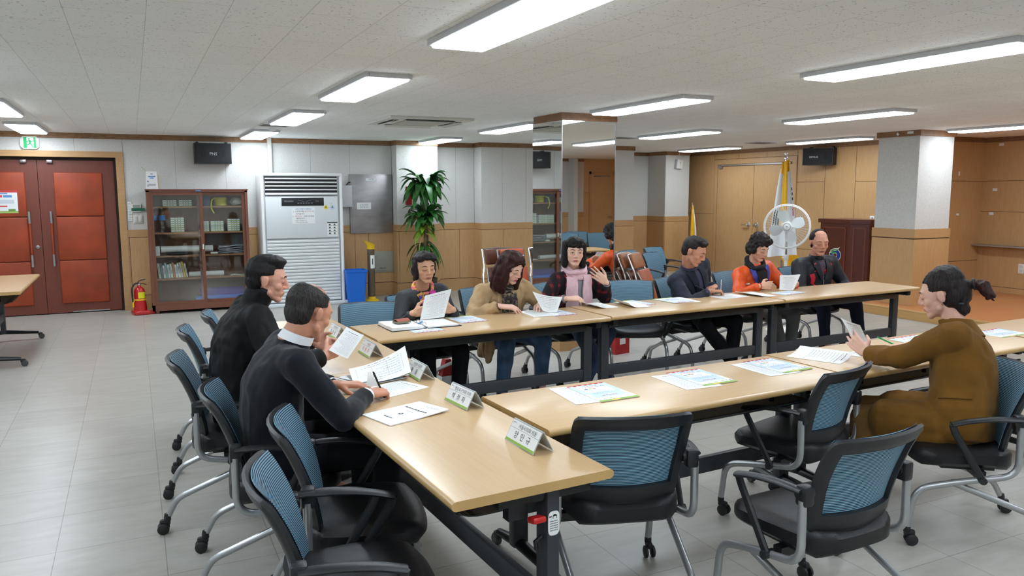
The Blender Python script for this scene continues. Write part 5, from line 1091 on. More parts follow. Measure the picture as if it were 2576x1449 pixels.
    for s in (-1, 1):
        S, e, w_ = arms[s]; cu = e.lerp(w_, g('cuff', .93)); T.cap(at(.84) + tr * (s * .06), .078 * sr, S, .066 * sr).cap(S, .066 * sr, S.lerp(e, .5), .057 * sr).cap(S.lerp(e, .5), .057 * sr, e, .05 * sr).cap(e, .05 * sr, e.lerp(w_, .45), .046 * sr).cap(e.lerp(w_, .45), .046 * sr, cu - (w_ - e).normalized() * .02, .0385 * sr)
        dv = (w_ - e).normalized(); o1 = dv.orthogonal().normalized(); o2 = dv.cross(o1); T.loft([(cu + dv * q, o1 * rr * sr, o2 * rr * sr) for q, rr in ((-.05, .039), (-.02, .039), (.0, .0385), (.004, .034))], n=14, p=2)
    for f in g('skirt', []): T.cap(*f)
    top = finish(T.fuse(.0075, 5, .5), g('topname', 'jacket'), tm, r, g('wrinkle', .007), g('wscale', 10), seed=g('seed', 1))
    if g('shirtcuff'):
        for s in (-1, 1):
            S, e, w_ = arms[s]; dv = (w_ - e).normalized(); c0 = e.lerp(w_, g('cuff', .93)); o1 = dv.orthogonal().normalized(); o2 = dv.cross(o1); MB().rings([[c0 + dv * q + (o1 * math.cos(a) + o2 * math.sin(a)) * rr for a in np.linspace(0, 2 * PI, 17)[:-1]] for q, rr in ((-.02, .034), (.016, .0345), (.017, .030), (-.01, .029))]).build('shirt_cuff', g('shirtcuff'), r)
    L = Prims(); lr = g('legfit', 1.0)
    for s in (-1, 1):
        hp, kn, an = legs[s]; L.cap(hip + Vector((0, -.02, 0)), .115, hp + Vector((0, 0, .0)), .095).cap(hp, .096 * lr, hp.lerp(kn, .5), .083 * lr).cap(hp.lerp(kn, .5), .083 * lr, kn, .068 * lr).cap(kn, .068 * lr, kn.lerp(an, .4), .061 * lr).cap(kn.lerp(an, .4), .061 * lr, an + (kn - an).normalized() * .03, .05 * lr)
    finish(L.fuse(.010, 4, .5), 'trousers', g('legs'), r, .006, 9, seed=3)
    for s in (-1, 1):
        hp, kn, an = legs[s]; S_ = Prims(); fd = Vector(((an.x - hp.x) * .3 + s * .1, 1, 0)).normalized(); b0 = Vector((an.x, an.y, .0)); S_.cap(b0 + Vector((0, 0, .045)) - fd * .03, .042, b0 + fd * .09 + Vector((0, 0, .036)), .036).cap(b0 + fd * .09 + Vector((0, 0, .036)), .036, b0 + fd * .17 + Vector((0, 0, .03)), .029).cap(b0 + Vector((0, 0, .05)), .042, an + Vector((0, 0, .01)), .045)
        me = S_.fuse(.008, 2); 
        for v in me.vertices: v.co.z = max(.001, v.co.z)
        finish(me, 'shoe', g('shoes', M['leather']), r)
    ctx = dict(r=r, A=A, R=R, hc=hc, sc=sc, bv=bv, top=top, tbv=bvh_of(top), at=at, tr=tr, tf=tf, sp=sp, nb=nb, nk=nk, nr=nr, arms=arms, legs=legs, Wd=Wd, Wv=Wv, cd=cd, legsn=legs)
    return ctx
def hair(ctx, m, parts, vox=.006, smooth=3, wr=.004, ws=45, name='hair', keep=None, vert=False):
    """parts in head coordinates: ('e', centre, radii) or ('c', p0, r0, p1, r1); keep(x,y,z)->False removes faces in front of the face"""
    P = Prims(); A, R, sc = ctx['A'], ctx['R'], ctx['sc']
    for q in parts:
        if q[0] == 'e': P.ell(A(*q[1]), [v * sc for v in q[2]], R)
        else: P.cap(A(*q[1]), q[2] * sc, A(*q[3]), q[4] * sc, 10)
    me = P.fuse(vox, smooth)
    if keep:                                        # below the hairline the cap dips under the skin along a smooth edge
        n = len(me.vertices); co = np.empty(n * 3); me.vertices.foreach_get('co', co); co = co.reshape(n, 3); c0 = np.array(ctx['hc']); loc = (co - c0) @ np.array(R) / sc
        mk = np.array([1.0 if keep(*p) else 0.0 for p in loc]); ed = np.empty(len(me.edges) * 2, int); me.edges.foreach_get('vertices', ed); ed = ed.reshape(-1, 2); dg = np.bincount(ed.ravel(), minlength=n).astype(float)
        for _ in range(4):
            ac = np.zeros(n); np.add.at(ac, ed[:, 0], mk[ed[:, 1]]); np.add.at(ac, ed[:, 1], mk[ed[:, 0]]); mk = .4 * mk + .6 * ac / np.maximum(dg, 1)
        t = np.clip((mk - .25) / .5, 0, 1); t = t * t * (3 - 2 * t); ax = np.array(R)[:, 2]; k = .58 + .42 * t; zz = np.clip((co - c0) @ ax, -.10 * sc, .05 * sc)[:, None] * ax * .6
        co = c0 + zz + (co - c0 - zz) * k[:, None]; me.vertices.foreach_set('co', co.ravel()); me.update()
    n = len(me.vertices); ci = R.transposed(); 
    for v in me.vertices:
        h = ci @ (v.co - ctx['hc']); k = noise.noise(Vector((h.x * ws, h.y * ws, h.z * ws * (.22 if vert else .8)))); v.co += v.normal * (k * wr)
    return finish(me, name, m, ctx['r'])
def front_frame(ctx, t=.6):
    o = ctx['at'](t); return frame(o, -ctx["tr"], ctx["sp"])
# ---------------------------------------------------------------- the nine people
M['black_coat'] = mat('black_padded_coat', (17, 18, 20), .7, spec=.25, var=.1, nscale=30, bump=.2, bscale=300); M['navy_suit'] = mat('dark_navy_suit', (15, 17, 27), .8, spec=.2, bump=.2, bscale=500, sheen=.15); M['grey_suit'] = mat('charcoal_navy_suit', (33, 38, 50), .8, spec=.2, bump=.2, bscale=500, sheen=.1)
M['trouser_black'] = mat('black_trousers', (16, 17, 21), .85, spec=.2); M['trouser_navy'] = mat('navy_trousers', (22, 25, 40), .85, spec=.2); M['jeans'] = mat('blue_jeans', (62, 86, 116), .85, var=.25, nscale=7, bump=.3, bscale=300); M['jeans_dark'] = mat('dark_blue_jeans', (44, 58, 84), .85, var=.15, nscale=7); M['shirt_white'] = mat('white_shirt', (232, 234, 238), .7); M['grey_trousers'] = mat('grey_trousers', (78, 78, 76), .85)
M['beige'] = mat('beige_cotton_coat', (178, 148, 108), .8, var=.06, nscale=12, bump=.2, bscale=260); M['mustard'] = mat('mustard_wool', (112, 78, 29), .9, var=.05, nscale=14, bump=.35, bscale=420, sheen=.05, spec=.15); M['orange'] = mat('orange_jacket', (222, 84, 24), .5, var=.05); M['shell'] = mat('black_shell_jacket', (28, 32, 40), .5, spec=.35, var=.06); M['pink'] = mat('pink_scarf', (232, 194, 204), .85, var=.04, nscale=30, bump=.3, bscale=240); M['red_accent'] = mat('red_trim', (196, 28, 44), .5); M['royal'] = mat('royal_blue_lining', (52, 56, 150), .5); M['black_knit'] = mat('black_knit', (24, 24, 28), .9, bump=.3, bscale=300); M['indigo'] = mat('indigo_shirt', (58, 58, 86), .7); M['grey_knit'] = mat('grey_knit', (142, 142, 150), .9)
def quilt():
    n = NT('quilted_black'); v = n.coord((1, 1, 1), rot=(0, PI / 4, 0)); ch = n.new('ShaderNodeTexBrick', offset=0.0); n.link(n.coord((1, 1, 1), rot=(PI / 2, 0, PI / 4)), ch.inputs['Vector'])
    for k, q in (('Scale', 1), ('Brick Width', .045), ('Row Height', .045), ('Mortar Size', .002), ('Mortar Smooth', 1)): ch.inputs[k].default_value = q
    n.link(n.mix(ch.outputs['Fac'], lin((30, 33, 38)), lin((16, 18, 21))), n.b.inputs['Base Color']); n.b.inputs['Roughness'].default_value = .6; n.bump(ch.outputs['Fac'], -.5, .01); return n.m
M['quilt'] = quilt()
def plaid():
    n = NT('dark_red_plaid'); tc = n.new('ShaderNodeTexCoord'); sp = n.new('ShaderNodeSeparateXYZ'); n.link(tc.outputs['Object'], sp.inputs[0]); o = []
    for ax, fr in ((0, 15), (2, 14)):
        m1 = n.new('ShaderNodeMath', operation='MULTIPLY'); m1.inputs[1].default_value = fr * 6.283; n.link(sp.outputs[ax], m1.inputs[0]); m2 = n.new('ShaderNodeMath', operation='SINE'); n.link(m1.outputs[0], m2.inputs[0]); m3 = n.new('ShaderNodeMath', operation='GREATER_THAN'); m3.inputs[1].default_value = .45; n.link(m2.outputs[0], m3.inputs[0]); o.append(m3.outputs[0])
    m4 = n.new('ShaderNodeMath', operation='MULTIPLY'); n.link(o[0], m4.inputs[0]); n.link(o[1], m4.inputs[1]); c = n.mix(o[0], lin((24, 20, 26)), lin((58, 22, 32))); c = n.mix(m4.outputs[0], c, lin((122, 28, 38))); n.link(c, n.b.inputs['Base Color']); n.b.inputs['Roughness'].default_value = .9; n.bump(n.noise(n.coord(), 200, 2), .3, .004); return n.m
M['plaid'] = plaid()
def splotch(name, cols, sc, stops):
    n = NT(name); f = n.noise(n.coord(), sc, 2); n.link(n.ramp(f, list(zip(stops, cols))), n.b.inputs['Base Color']); n.b.inputs['Roughness'].default_value = .7; return n.m
M['leopard'] = splotch('black_and_cream_print', [(24, 24, 26), (26, 26, 28), (196, 190, 176), (150, 146, 136)], 42, (.3, .52, .56, .8)); M['silk'] = splotch('multicolour_silk', [(60, 40, 130), (226, 172, 34), (216, 48, 140), (236, 190, 60)], 16, (.35, .46, .56, .66)); M['dark_scarf'] = splotch('dark_patterned_scarf', [(30, 26, 26), (60, 52, 46), (150, 136, 118), (40, 34, 32)], 38, (.35, .5, .56, .62))
def strip(ctx, F, pts, w0, w1, m, name, off=.004, n=14, thick=.004, parent=None):
    P = [Vector((x, y, 0)) for x, y in pts]; Q = bez(P, 6) if len(P) > 2 else [P[0].lerp(P[1], k / 12) for k in range(13)]
    def pf(u, v):
        k = v * (len(Q) - 1); i = min(int(k), len(Q) - 2); p = Q[i].lerp(Q[i + 1], k - i); d = (Q[i + 1] - Q[i]).normalized(); s = Vector((-d.y, d.x, 0)) * ((u - .5) * (w0 + (w1 - w0) * v)); return p.x + s.x, p.y + s.y
    return garment_patch(ctx['tbv'], F, pf, 4, n, off, thick).build(name, m, parent or ctx['r'])
def poly4(ctx, F, a, b, c, d, m, name, off=.004, n=10, thick=.003):
    f = lambda u, v: tuple((1 - v) * ((1 - u) * a[i] + u * b[i]) + v * ((1 - u) * d[i] + u * c[i]) for i in (0, 1)); return garment_patch(ctx['tbv'], F, f, n, n, off, thick).build(name, m, ctx['r'])
def neck_ring(ctx, m, name, z0, rr, tr_, n=5, sq=.8, back=.0, wob=.006, seed=0):
    b = MB(); nb, nk, tr, tf, sp = ctx['nb'], ctx['nk'], ctx['tr'], ctx['tf'], ctx['sp']; ax = (nk - nb).normalized()
    for k in range(n):
        q = random.Random(seed + k); ph = q.uniform(0, 6); r0 = rr + q.uniform(-.008, .012); zz = z0 + k * tr_ * 1.0
        b.tube([nb + ax * (zz + .012 * math.sin(t + ph) + (-.022 * math.cos(t - PI / 2) if True else 0) * 1.2) + tr * (r0 * math.cos(t)) + tf * (r0 * sq * math.sin(t) + .012) + sp * wob * math.sin(3 * t + ph) for t in np.linspace(0, 2 * PI, 33)[:-1]], tr_, 8, True)
    return b.build(name, m, ctx['r'], smooth=80)
def collar_band(ctx, m, name, z0, z1, rr):
    nb, nk, tr, tf = ctx['nb'], ctx['nk'], ctx['tr'], ctx['tf']; ax = (nk - nb).normalized()
    R_ = lambda z, r_: [nb + ax * (z - .018 * math.sin(t)) + tr * (r_ * math.cos(t)) + tf * (r_ * .96 * math.sin(t) + .008) for t in np.linspace(0, 2 * PI, 33)[:-1]]
    return MB().rings([R_(z0, rr + .006), R_(z1, rr), R_(z1, rr - .004), R_(z0, rr - .002)], cap=False).build(name, m, ctx['r'], smooth=60)
# hairlines
def keep_man(x, y, z):
    if z > .088: return True
    if z < -.085: return False
    if abs(x) > .060 and -.045 < z < .022 and y > -.032: return False
    return y < (.070 if z > .066 else .035 if z > .03 else .012 if z > -.005 else -.03)
def keep_thin(x, y, z): return keep_man(x, y, z) and y < .045 and (x * x + (y + .004) ** 2 > .064 ** 2 or z < .06) and not (z > .085 and y > .02)
CAPM = [('e', (0, -.018, .040), (.085, .101, .090)), ('e', (0, -.048, -.008), (.074, .062, .068))]
CAP = [('e', (0, -.018, .040), (.085, .103, .092)), ('e', (0, -.05, -.01), (.078, .068, .08))]
pi2 = PI / 2
P_ = {}
# 1 man in black padded coat, profile
c = person('person in a black padded coat reading a sheet, farther of the two men at left', (.47, 4.2), -pi2, dict(
    head=(.608, 4.18, 1.205), face=(.985, -.13, -.16), neck=(.535, 4.2, 1.075), fit=1.16, sleeve=1.2, collar=.10, drop=.05, tone=(214, 158, 136), lip=(166, 92, 88), top=M['black_coat'], topname='padded_coat', wrinkle=.010, wscale=11, legs=M['trouser_black'], hem=.06, hunch=.05,
    wristR=(.835, 3.96, .815), handR=((.55, .35, .12), (-.1, 1, .15), dict(curl=.75, thumb=.7)), wristL=(.83, 4.14, .86), handL=((.6, -.45, -.1), (-.2, -.7, .3), dict(curl=.7, thumb=.8)), elbowR=(0, -.6, -.8), kneeL=(-.12, .42, .50), kneeR=(.14, .42, .50)))
P_[1] = c
hair(c, M['hair_black'], CAPM + [('e', (0, .035, .085), (.066, .045, .034)), ('e', (0, .01, .10), (.074, .08, .034))], keep=lambda x, y, z: keep_man(x, y, z) or z > .064, wr=.004, vert=True)
# 2 balding man in dark suit writing
c = person('person with thinning hair in a dark suit writing at the near table', (.52, 3.42), -pi2, dict(
    head=(.668, 3.41, 1.135), face=(.84, .42, -.36), neck=(.585, 3.40, 1.01), scale=1.03, fit=1.08, sleeve=1.08, drop=.05, tone=(200, 142, 116), top=M['navy_suit'], topname='suit_jacket', collar=.022, wrinkle=.006, legs=M['trouser_black'], hem=.08, hunch=.06, shirtcuff=M['shirt_white'], cuff=.90,
    wristR=(.885, 3.28, .775), handR=((.75, .55, -.1), (.05, .3, -1), dict(curl=.85, thumb=.8)), wristL=(.80, 3.55, .765), handL=((.9, -.25, -.02), (0, 0, -1), dict(curl=.35, thumb=.3)), elbowR=(-.1, -.8, -.6), elbowL=(0, .8, -.6), kneeL=(-.14, .42, .52), kneeR=(.15, .46, .52),
    stub=lambda x, y, z: (z > .06) * (y < .055) * (.5 + .3 * np.sin(x * 230 + y * 50)), stubcol=(66, 54, 50)))
P_[2] = c
hair(c, M['hair_grey'], CAPM, keep=keep_thin, wr=.0035, vert=True); collar_band(c, M['shirt_white'], 'shirt_collar', .012, .050, .077)
c['top']['x'] = 0; del c['top']['x']
F = front_frame(c, .7); strip(c, F, [(-.02, -.06), (-.05, .06), (-.045, .115)], .03, .07, M['navy_suit'], 'lapel'); strip(c, F, [(.02, -.06), (.05, .06), (.045, .115)], .03, .07, M['navy_suit'], 'lapel'); poly4(c, F, (-.02, -.05), (.02, -.05), (.04, .12), (-.04, .12), M['shirt_white'], 'shirt_front', .002)
# 3 woman, dark quilted jacket
c = person('person in a dark quilted jacket and bright silk scarf squinting at a sheet', (2.0, 5.70), PI, dict(female=True,
    head=(1.935, 5.5, 1.092), face=(.06, -1, -.10), tilt=.06, neck=(1.95, 5.60, .925), scale=.95, fit=.98, sleeve=1.02, shoulder=.145, tone=(214, 164, 132), lip=(178, 104, 92), top=M['quilt'], topname='quilted_jacket', wrinkle=.006, legs=M['trouser_black'], collar=.0, hem=.05,
    wristR=(1.77, 5.30, .785), handR=((.85, -.12, .14), (.15, 1, .05), dict(curl=.65, thumb=.5)), wristL=(2.085, 5.30, .790), handL=((-.85, -.12, .18), (-.1, 1, .05), dict(curl=.7, thumb=.5)), elbowR=(-.35, .2, -1), elbowL=(.35, .2, -1)))
P_[3] = c
hair(c, M['hair_soft'], CAP + [('e', (0, .02, .085), (.082, .075, .05)), ('e', (-.068, -.01, -.01), (.03, .055, .085)), ('e', (.068, -.01, -.01), (.03, .055, .085)), ('e', (0, -.06, -.03), (.088, .06, .09)), ('c', (-.06, .055, .075), .03, (.05, .06, .085), .034)], keep=lambda x, y, z: not (y > .025 and z < .082 - 3.0 * x * x and abs(x) < .07) and not (y > .055 and z < .06), wr=.011, ws=38)
F = front_frame(c, .78); neck_ring(c, M['silk'], 'silk_scarf', -.002, .068, .014, 2, .9, seed=4); strip(c, F, [(-.05, .085), (-.03, .02), (-.005, -.03)], .045, .03, M['silk'], 'scarf_fold', .012); strip(c, F, [(.055, .085), (.045, .02), (.02, -.03)], .05, .04, mat('magenta_silk', (206, 40, 150), .6), 'scarf_fold', .014); strip(c, F, [(.0, .035), (-.005, -.02), (-.01, -.09)], .04, .05, mat('pale_pink_silk', (232, 176, 168), .6), 'scarf_tail', .02, thick=.012)
# 4 woman, beige coat
c = person('person with wavy dark brown hair in a beige coat looking down at papers', (2.66, 5.76), PI, dict(female=True,
    head=(2.635, 5.47, 1.062), face=(.42, -.86, -.42), tilt=.08, neck=(2.64, 5.60, .915), scale=1.0, fit=1.16, sleeve=1.16, tone=(228, 184, 164), lip=(190, 50, 92), top=M['beige'], topname='coat', wrinkle=.012, wscale=12, legs=M['jeans'], collar=.03, hem=.06,
    wristR=(2.47, 5.34, .785), handR=((.9, -.38, -.08), (.1, .2, -1), dict(curl=.4, thumb=.4)), wristL=(2.86, 5.36, .79), handL=((-.5, -.8, -.05), (.1, 0, -1), dict(curl=.5)), elbowR=(-.9, .2, -.7), elbowL=(.9, .2, -.7), kneeL=(-.2, .42, .49), kneeR=(.12, .42, .49), ankleL=(-.24, .30, .09), ankleR=(.13, .35, .09),
    skirt=[((.19, .16, .54), .05, (.20, .30, .50), .045), ((.19, .16, .54), .05, (.20, .12, .36), .03), ((.20, .30, .50), .045, (.21, .28, .34), .025), ((.2, .2, .5), .045, (.2, .2, .37), .03)], seed=5))
P_[4] = c
wv = [('c', (s * .072, .02 - .03 * k, .06 - .0 * k), .036, (s * (.088 + .012 * (k % 2)), .03 - .04 * k, -.06), .04) for s in (-1, 1) for k in range(3)] + [('c', (s * (.088 + .012 * (k % 2)), .03 - .04 * k, -.06), .04, (s * (.078 + .02 * (k % 2)), .035 - .045 * k, -.165), .034) for s in (-1, 1) for k in range(3)]
hair(c, M['hair_brown'], CAP + wv + [('e', (0, -.07, -.06), (.095, .05, .13)), ('e', (0, .01, .09), (.085, .085, .05)), ('c', (.01, .06, .095), .03, (-.07, .055, .03), .03), ('c', (.01, .06, .095), .03, (.075, .05, .03), .028)], vox=.006, wr=.014, ws=26, keep=lambda x, y, z: not (y > .045 and abs(x) < .052 and z < .058) and not (y > .07 and z < .05))
F = front_frame(c, .70); poly4(c, F, (-.055, -.28), (.055, -.28), (.06, .12), (-.06, .12), M['black_knit'], 'black_top', .004); neck_ring(c, M['dark_scarf'], 'patterned_scarf', .005, .07, .02, 3, .95, seed=8); strip(c, F, [(-.03, .1), (-.035, 0), (-.02, -.1)], .07, .06, M['dark_scarf'], 'scarf_tail', .016, thick=.015); strip(c, F, [(.03, .1), (.03, 0), (.03, -.14)], .06, .06, M['dark_scarf'], 'scarf_tail', .018, thick=.014)
strip(c, F, [(-.075, -.28), (-.075, .0), (-.06, .13)], .05, .07, M['beige'], 'coat_lapel', .009, thick=.007); strip(c, F, [(.075, -.28), (.078, .0), (.06, .13)], .05, .07, M['beige'], 'coat_lapel', .009, thick=.007)
e_, w_ = c['arms'][1][1], c['arms'][1][2]; dv = (w_ - e_).normalized(); o1 = dv.orthogonal().normalized(); o2 = dv.cross(o1); b = MB()
for k in range(2):
    for q in range(14): a = q * 2 * PI / 14; b.lathe([(.001, -.006), (.006, 0), (.001, .006)], w_ + dv * (.004 - .016 * k) + (o1 * math.cos(a) + o2 * math.sin(a)) * .031, 8)
b.build('bead_bracelet', mat('dark_beads', (58, 34, 26), .3), c['r'])
MB().rbox(c['A'](-.03, .06, .135), (.022, .012, .008), .003).build('hair_pin', M['chrome'], c['r'])
# 5 woman, pink scarf
c = person('person with black bob hair and a pale pink scarf raising a hand', (3.37, 5.80), PI + .06, dict(female=True,
    head=(3.29, 5.60, 1.155), face=(-.34, -.93, -.05), tilt=-.04, neck=(3.335, 5.69, .985), scale=.98, fit=1.02, sleeve=1.05, shoulder=.155, tone=(230, 188, 166), lip=(196, 92, 100), eyes='open', gaze=-.001, top=M['plaid'], topname='plaid_jacket', collar=.0, legs=M['jeans_dark'], shirtcuff=M['grey_knit'], hem=.05,
    wristR=(3.13, 5.47, .785), handR=((.85, -.3, .0), (.2, .3, -.9), dict(curl=.55, thumb=.7)), wristL=(3.565, 5.53, .885), handL=((-.72, -.12, .5), (.1, 1, .2), dict(curl=.45, thumb=.3, spread=.1)), elbowR=(-.8, .3, -.8), elbowL=(.7, .1, -1), kneeR=(-.1, .42, .49), kneeL=(.16, .42, .49)))
P_[5] = c
hair(c, M['hair_black'], CAP + [('c', (s * .07, .012 - .035 * k, .06), .03, (s * .078, .008 - .035 * k, -.115), .026) for s in (-1, 1) for k in range(3)] + [('e', (0, -.07, -.05), (.078, .045, .10)), ('e', (0, .035, .088), (.074, .065, .042)), ('c', (-.05, .074, .062), .018, (.052, .074, .062), .018), ('c', (0, .088, .066), .016, (.03, .084, .05), .012), ('c', (0, .088, .066), .016, (-.03, .084, .048), .012)], keep=lambda x, y, z: not (y > .03 and abs(x) < .053 and z < .036) and not (y > .098 and z < .03), vox=.0055, wr=.005, ws=70, vert=True)
F = front_frame(c, .70); poly4(c, F, (-.05, -.3), (.05, -.3), (.05, .12), (-.05, .12), M['grey_knit'], 'grey_top', .007); neck_ring(c, M['pink'], 'pink_scarf', -.012, .082, .022, 4, .95, seed=2, wob=.012)
strip(c, F, [(-.075, .12), (-.085, 0), (-.075, -.16), (-.08, -.29)], .085, .115, M['pink'], 'scarf_tail', .016, thick=.014, n=24); strip(c, F, [(.075, .12), (.06, 0), (.075, -.14), (.085, -.27)], .085, .12, M['pink'], 'scarf_tail', .018, thick=.014, n=24)
# 6 man, charcoal navy suit
c = person('person in a charcoal navy suit writing beside the empty chair', (4.64, 5.74), PI + .22, dict(
    head=(4.49, 5.54, 1.12), face=(.50, -.76, -.42), neck=(4.51, 5.64, .965), scale=1.05, fit=1.12, sleeve=1.1, belly=1.15, tone=(206, 148, 120), lip=(170, 100, 92), top=M['grey_suit'], topname='suit_jacket', collar=.012, legs=M['trouser_black'], hem=.05, shirtcuff=M['indigo'], cuff=.86, shoulder=.205,
    wristR=(4.555, 5.40, .775), handR=((.9, -.2, -.05), (.1, -.1, -1), dict(curl=.75, thumb=.8)), wristL=(4.76, 5.56, .785), handL=((-.8, -.45, -.02), (0, 0, -1), dict(curl=.5)), elbowR=(-1, -.1, -.5), kneeL=(.32, .40, .50), kneeR=(-.04, .46, .50), kneeL_=0, ankleR=(-.02, .44, .09)))
P_[6] = c
hair(c, M['hair_soft'], CAPM + [('e', (0, .02, .10), (.070, .065, .034)), ('c', (-.04, .055, .092), .02, (.045, .058, .095), .022)], keep=lambda x, y, z: keep_man(x, y, z) or (z > .07), wr=.005, vert=True)
F = front_frame(c, .70); poly4(c, F, (-.015, -.17), (.015, -.17), (.06, .125), (-.06, .125), M['indigo'], 'dark_shirt', .003); strip(c, F, [(-.012, -.18), (-.055, -.02), (-.065, .13)], .02, .075, M['grey_suit'], 'lapel', .009, thick=.006); strip(c, F, [(.012, -.18), (.055, -.02), (.065, .13)], .02, .075, M['grey_suit'], 'lapel', .009, thick=.006); collar_band(c, M['indigo'], 'shirt_collar', -.002, .036, .075)
poly4(c, F, (.088, .03), (.098, .03), (.098, .04), (.088, .04), M['chrome'], 'lapel_pin', .018)
# 7 woman, orange jacket
c = person('person with short curly black hair in an orange jacket reading papers', (5.50, 5.90), PI, dict(female=True,
    head=(5.395, 5.70, 1.108), face=(.08, -.93, -.36), tilt=.04, neck=(5.43, 5.79, .93), scale=.99, fit=1.08, sleeve=1.08, tone=(222, 172, 146), lip=(190, 66, 66), top=M['orange'], topname='jacket', collar=.035, legs=M['grey_trousers'], hem=.06, wrinkle=.008,
    wristR=(5.20, 5.46, .775), handR=((.85, -.25, .05), (.2, .9, -.2), dict(curl=.6, thumb=.6)), wristL=(5.66, 5.46, .775), handL=((-.75, -.4, .05), (-.2, .9, -.2), dict(curl=.65, thumb=.6)), elbowR=(-.7, .3, -.9), elbowL=(.7, .3, -.9), kneeL=(.1, .42, .49), kneeR=(-.16, .42, .49), ankleL=(.02, .5, .09), ankleR=(-.1, .45, .09), shoes=mat('floral_shoe', (150, 90, 100), .6, var=.4, nscale=40)))
P_[7] = c
hair(c, M['hair_soft'], CAP + [('e', (0, -.01, .075), (.104, .105, .082)), ('e', (-.075, -.005, .0), (.035, .055, .065)), ('e', (.075, -.005, .005), (.035, .055, .06)), ('e', (0, -.06, -.02), (.095, .06, .08)), ('c', (-.05, .065, .088), .032, (.055, .06, .085), .034)], keep=lambda x, y, z: not (y > .035 and z < .045 and abs(x) < .07) and not (y > .065 and z < .05) and not (abs(x) > .06 and z < -.06), wr=.016, ws=42)
F = front_frame(c, .70); poly4(c, F, (-.06, -.3), (.06, -.3), (.05, .12), (-.05, .12), M['leopard'], 'printed_top', .004); neck_ring(c, M['black_knit'], 'black_scarf', -.006, .076, .023, 3, .95, seed=3, wob=.01); strip(c, F, [(0, .1), (-.005, .02), (0, -.10)], .13, .10, M['black_knit'], 'scarf_drape', .014, thick=.014)
for s in (-1, 1): strip(c, F, [(s * .065, -.3), (s * .072, -.06), (s * .08, .10)], .022, .022, M['orange'], 'jacket_edge', .009, thick=.008); strip(c, F, [(s * .066, .0), (s * .085, .08), (s * .085, .13)], .03, .06, M['royal'], 'blue_collar_lining', .016, thick=.007)
MB().tube([c['arms'][1][2] + Vector((0, .022 * math.cos(a), .028 * math.sin(a))) for a in np.linspace(0, 2 * PI, 17)[:-1]], .005, 6, True).build('wrist_band', M['red_accent'], c['r'])
b = strip(c, F, [(-.17, .0), (-.13, .002)], .014, .014, M['shirt_white'], 'sleeve_emblem', .004)
# 8 elderly man
c = person('elderly balding person in a black and red jacket with closed eyes', (6.50, 6.06), PI - .08, dict(
    head=(6.43, 5.92, 1.115), face=(-.40, -.90, -.12), neck=(6.475, 6.0, .935), scale=1.1, fit=1.18, sleeve=1.25, belly=1.05, shoulder=.205, tone=(202, 146, 122), lip=(160, 96, 92), top=M['shell'], topname='jacket', collar=.05, legs=M['trouser_navy'], hem=.05, wrinkle=.009,
    wristR=(6.36, 5.74, .60), handR=((.4, -.85, -.1), (.1, .1, -1), dict(curl=.5)), wristL=(6.68, 5.74, .60), handL=((-.4, -.85, -.1), (0, .1, -1), dict(curl=.5)), elbowR=(-1, .6, -.4), elbowL=(1, .6, -.4), kneeL=(-.22, .40, .49), kneeR=(.18, .38, .49), ankleL=(-.32, .40, .09), ankleR=(.12, .36, .09),
    stub=lambda x, y, z: (z > .03) * (y < -.02) * .8, stubcol=(60, 50, 46), browmat=mat('faint_brow', (120, 92, 78), .8)))
P_[8] = c
hair(c, M['hair_black'], CAPM, keep=lambda x, y, z: keep_man(x, y, z) and (abs(x) > .058 or y < .012) and y < .05, wr=.0025, vert=True)
F = front_frame(c, .70); poly4(c, F, (-.012, -.03), (.012, -.03), (.06, .13), (-.06, .13), mat('dark_check_shirt', (70, 58, 70), .8, var=.3, nscale=60), 'shirt_front', .003)
for s in (-1, 1): strip(c, F, [(s * .02, -.06), (s * .06, .03), (s * .085, .13)], .03, .075, M['shell'], 'collar_flap', .012, thick=.008); strip(c, F, [(.085, .125), (.115, .075)] if s > 0 else [(-.095, .125), (-.10, .075)], .026, .022, M['red_accent'], 'red_collar_accent', .016)
b = garment_patch(c['tbv'], F, lambda u, v: (.012 + .085 * u * (1 - v) + .02 * v, .035 - .085 * v + .018 * u * (1 - v)), 8, 8, .006, .003); b.build('red_triangle', M['red_accent'], c['r'])
strip(c, F, [(.0, -.03), (.004, -.12), (.0, -.25)], .006, .006, M['ink_grey'], 'zip', .005); strip(c, F, [(-.135, .0), (-.12, -.06), (-.135, -.14)], .05, .03, M['red_accent'], 'red_side_panel', .004); strip(c, F, [(-.11, .03), (-.07, .034)], .008, .008, M['ink_red'], 'chest_lettering', .004)
# 9 woman, mustard coat
ty = math.atan2(.42, .9)
c = person('person with tied back hair in a mustard coat writing at the right', (3.60, 2.40), ty, dict(female=True,
    head=(3.655, 2.565, 1.135), face=(-.42, .88, -.25), neck=(3.685, 2.495, .965), scale=1.0, fit=1.22, sleeve=1.18, tone=(222, 176, 156), lip=(190, 96, 92), top=M['mustard'], topname='coat', collar=.045, legs=mat('mustard_trousers', (106, 74, 29), .9, var=.06), hem=.10, wrinkle=.008, chest=(-.5, .86, 0), hunch=.03,
    wristL=(3.50, 2.86, .785), handL=((.05, .75, .42), (.8, .1, -.3), dict(curl=.32, thumb=.6, spread=.08)), wristR=(3.93, 2.93, .785), handR=((-.85, .25, -.1), (-.1, .1, -1), dict(curl=.7, thumb=.8)), elbowL=(-.55, .0, -.8), elbowR=(.8, -.1, -.7), kneeL=(-.12, .40, .50), kneeR=(.08, .44, .50), skirt=[((-.10, .0, .52), .12, (-.14, .28, .52), .10), ((.08, .0, .52), .12, (.08, .30, .52), .10), ((-.17, .05, .48), .06, (-.15, .24, .44), .06)]))
P_[9] = c
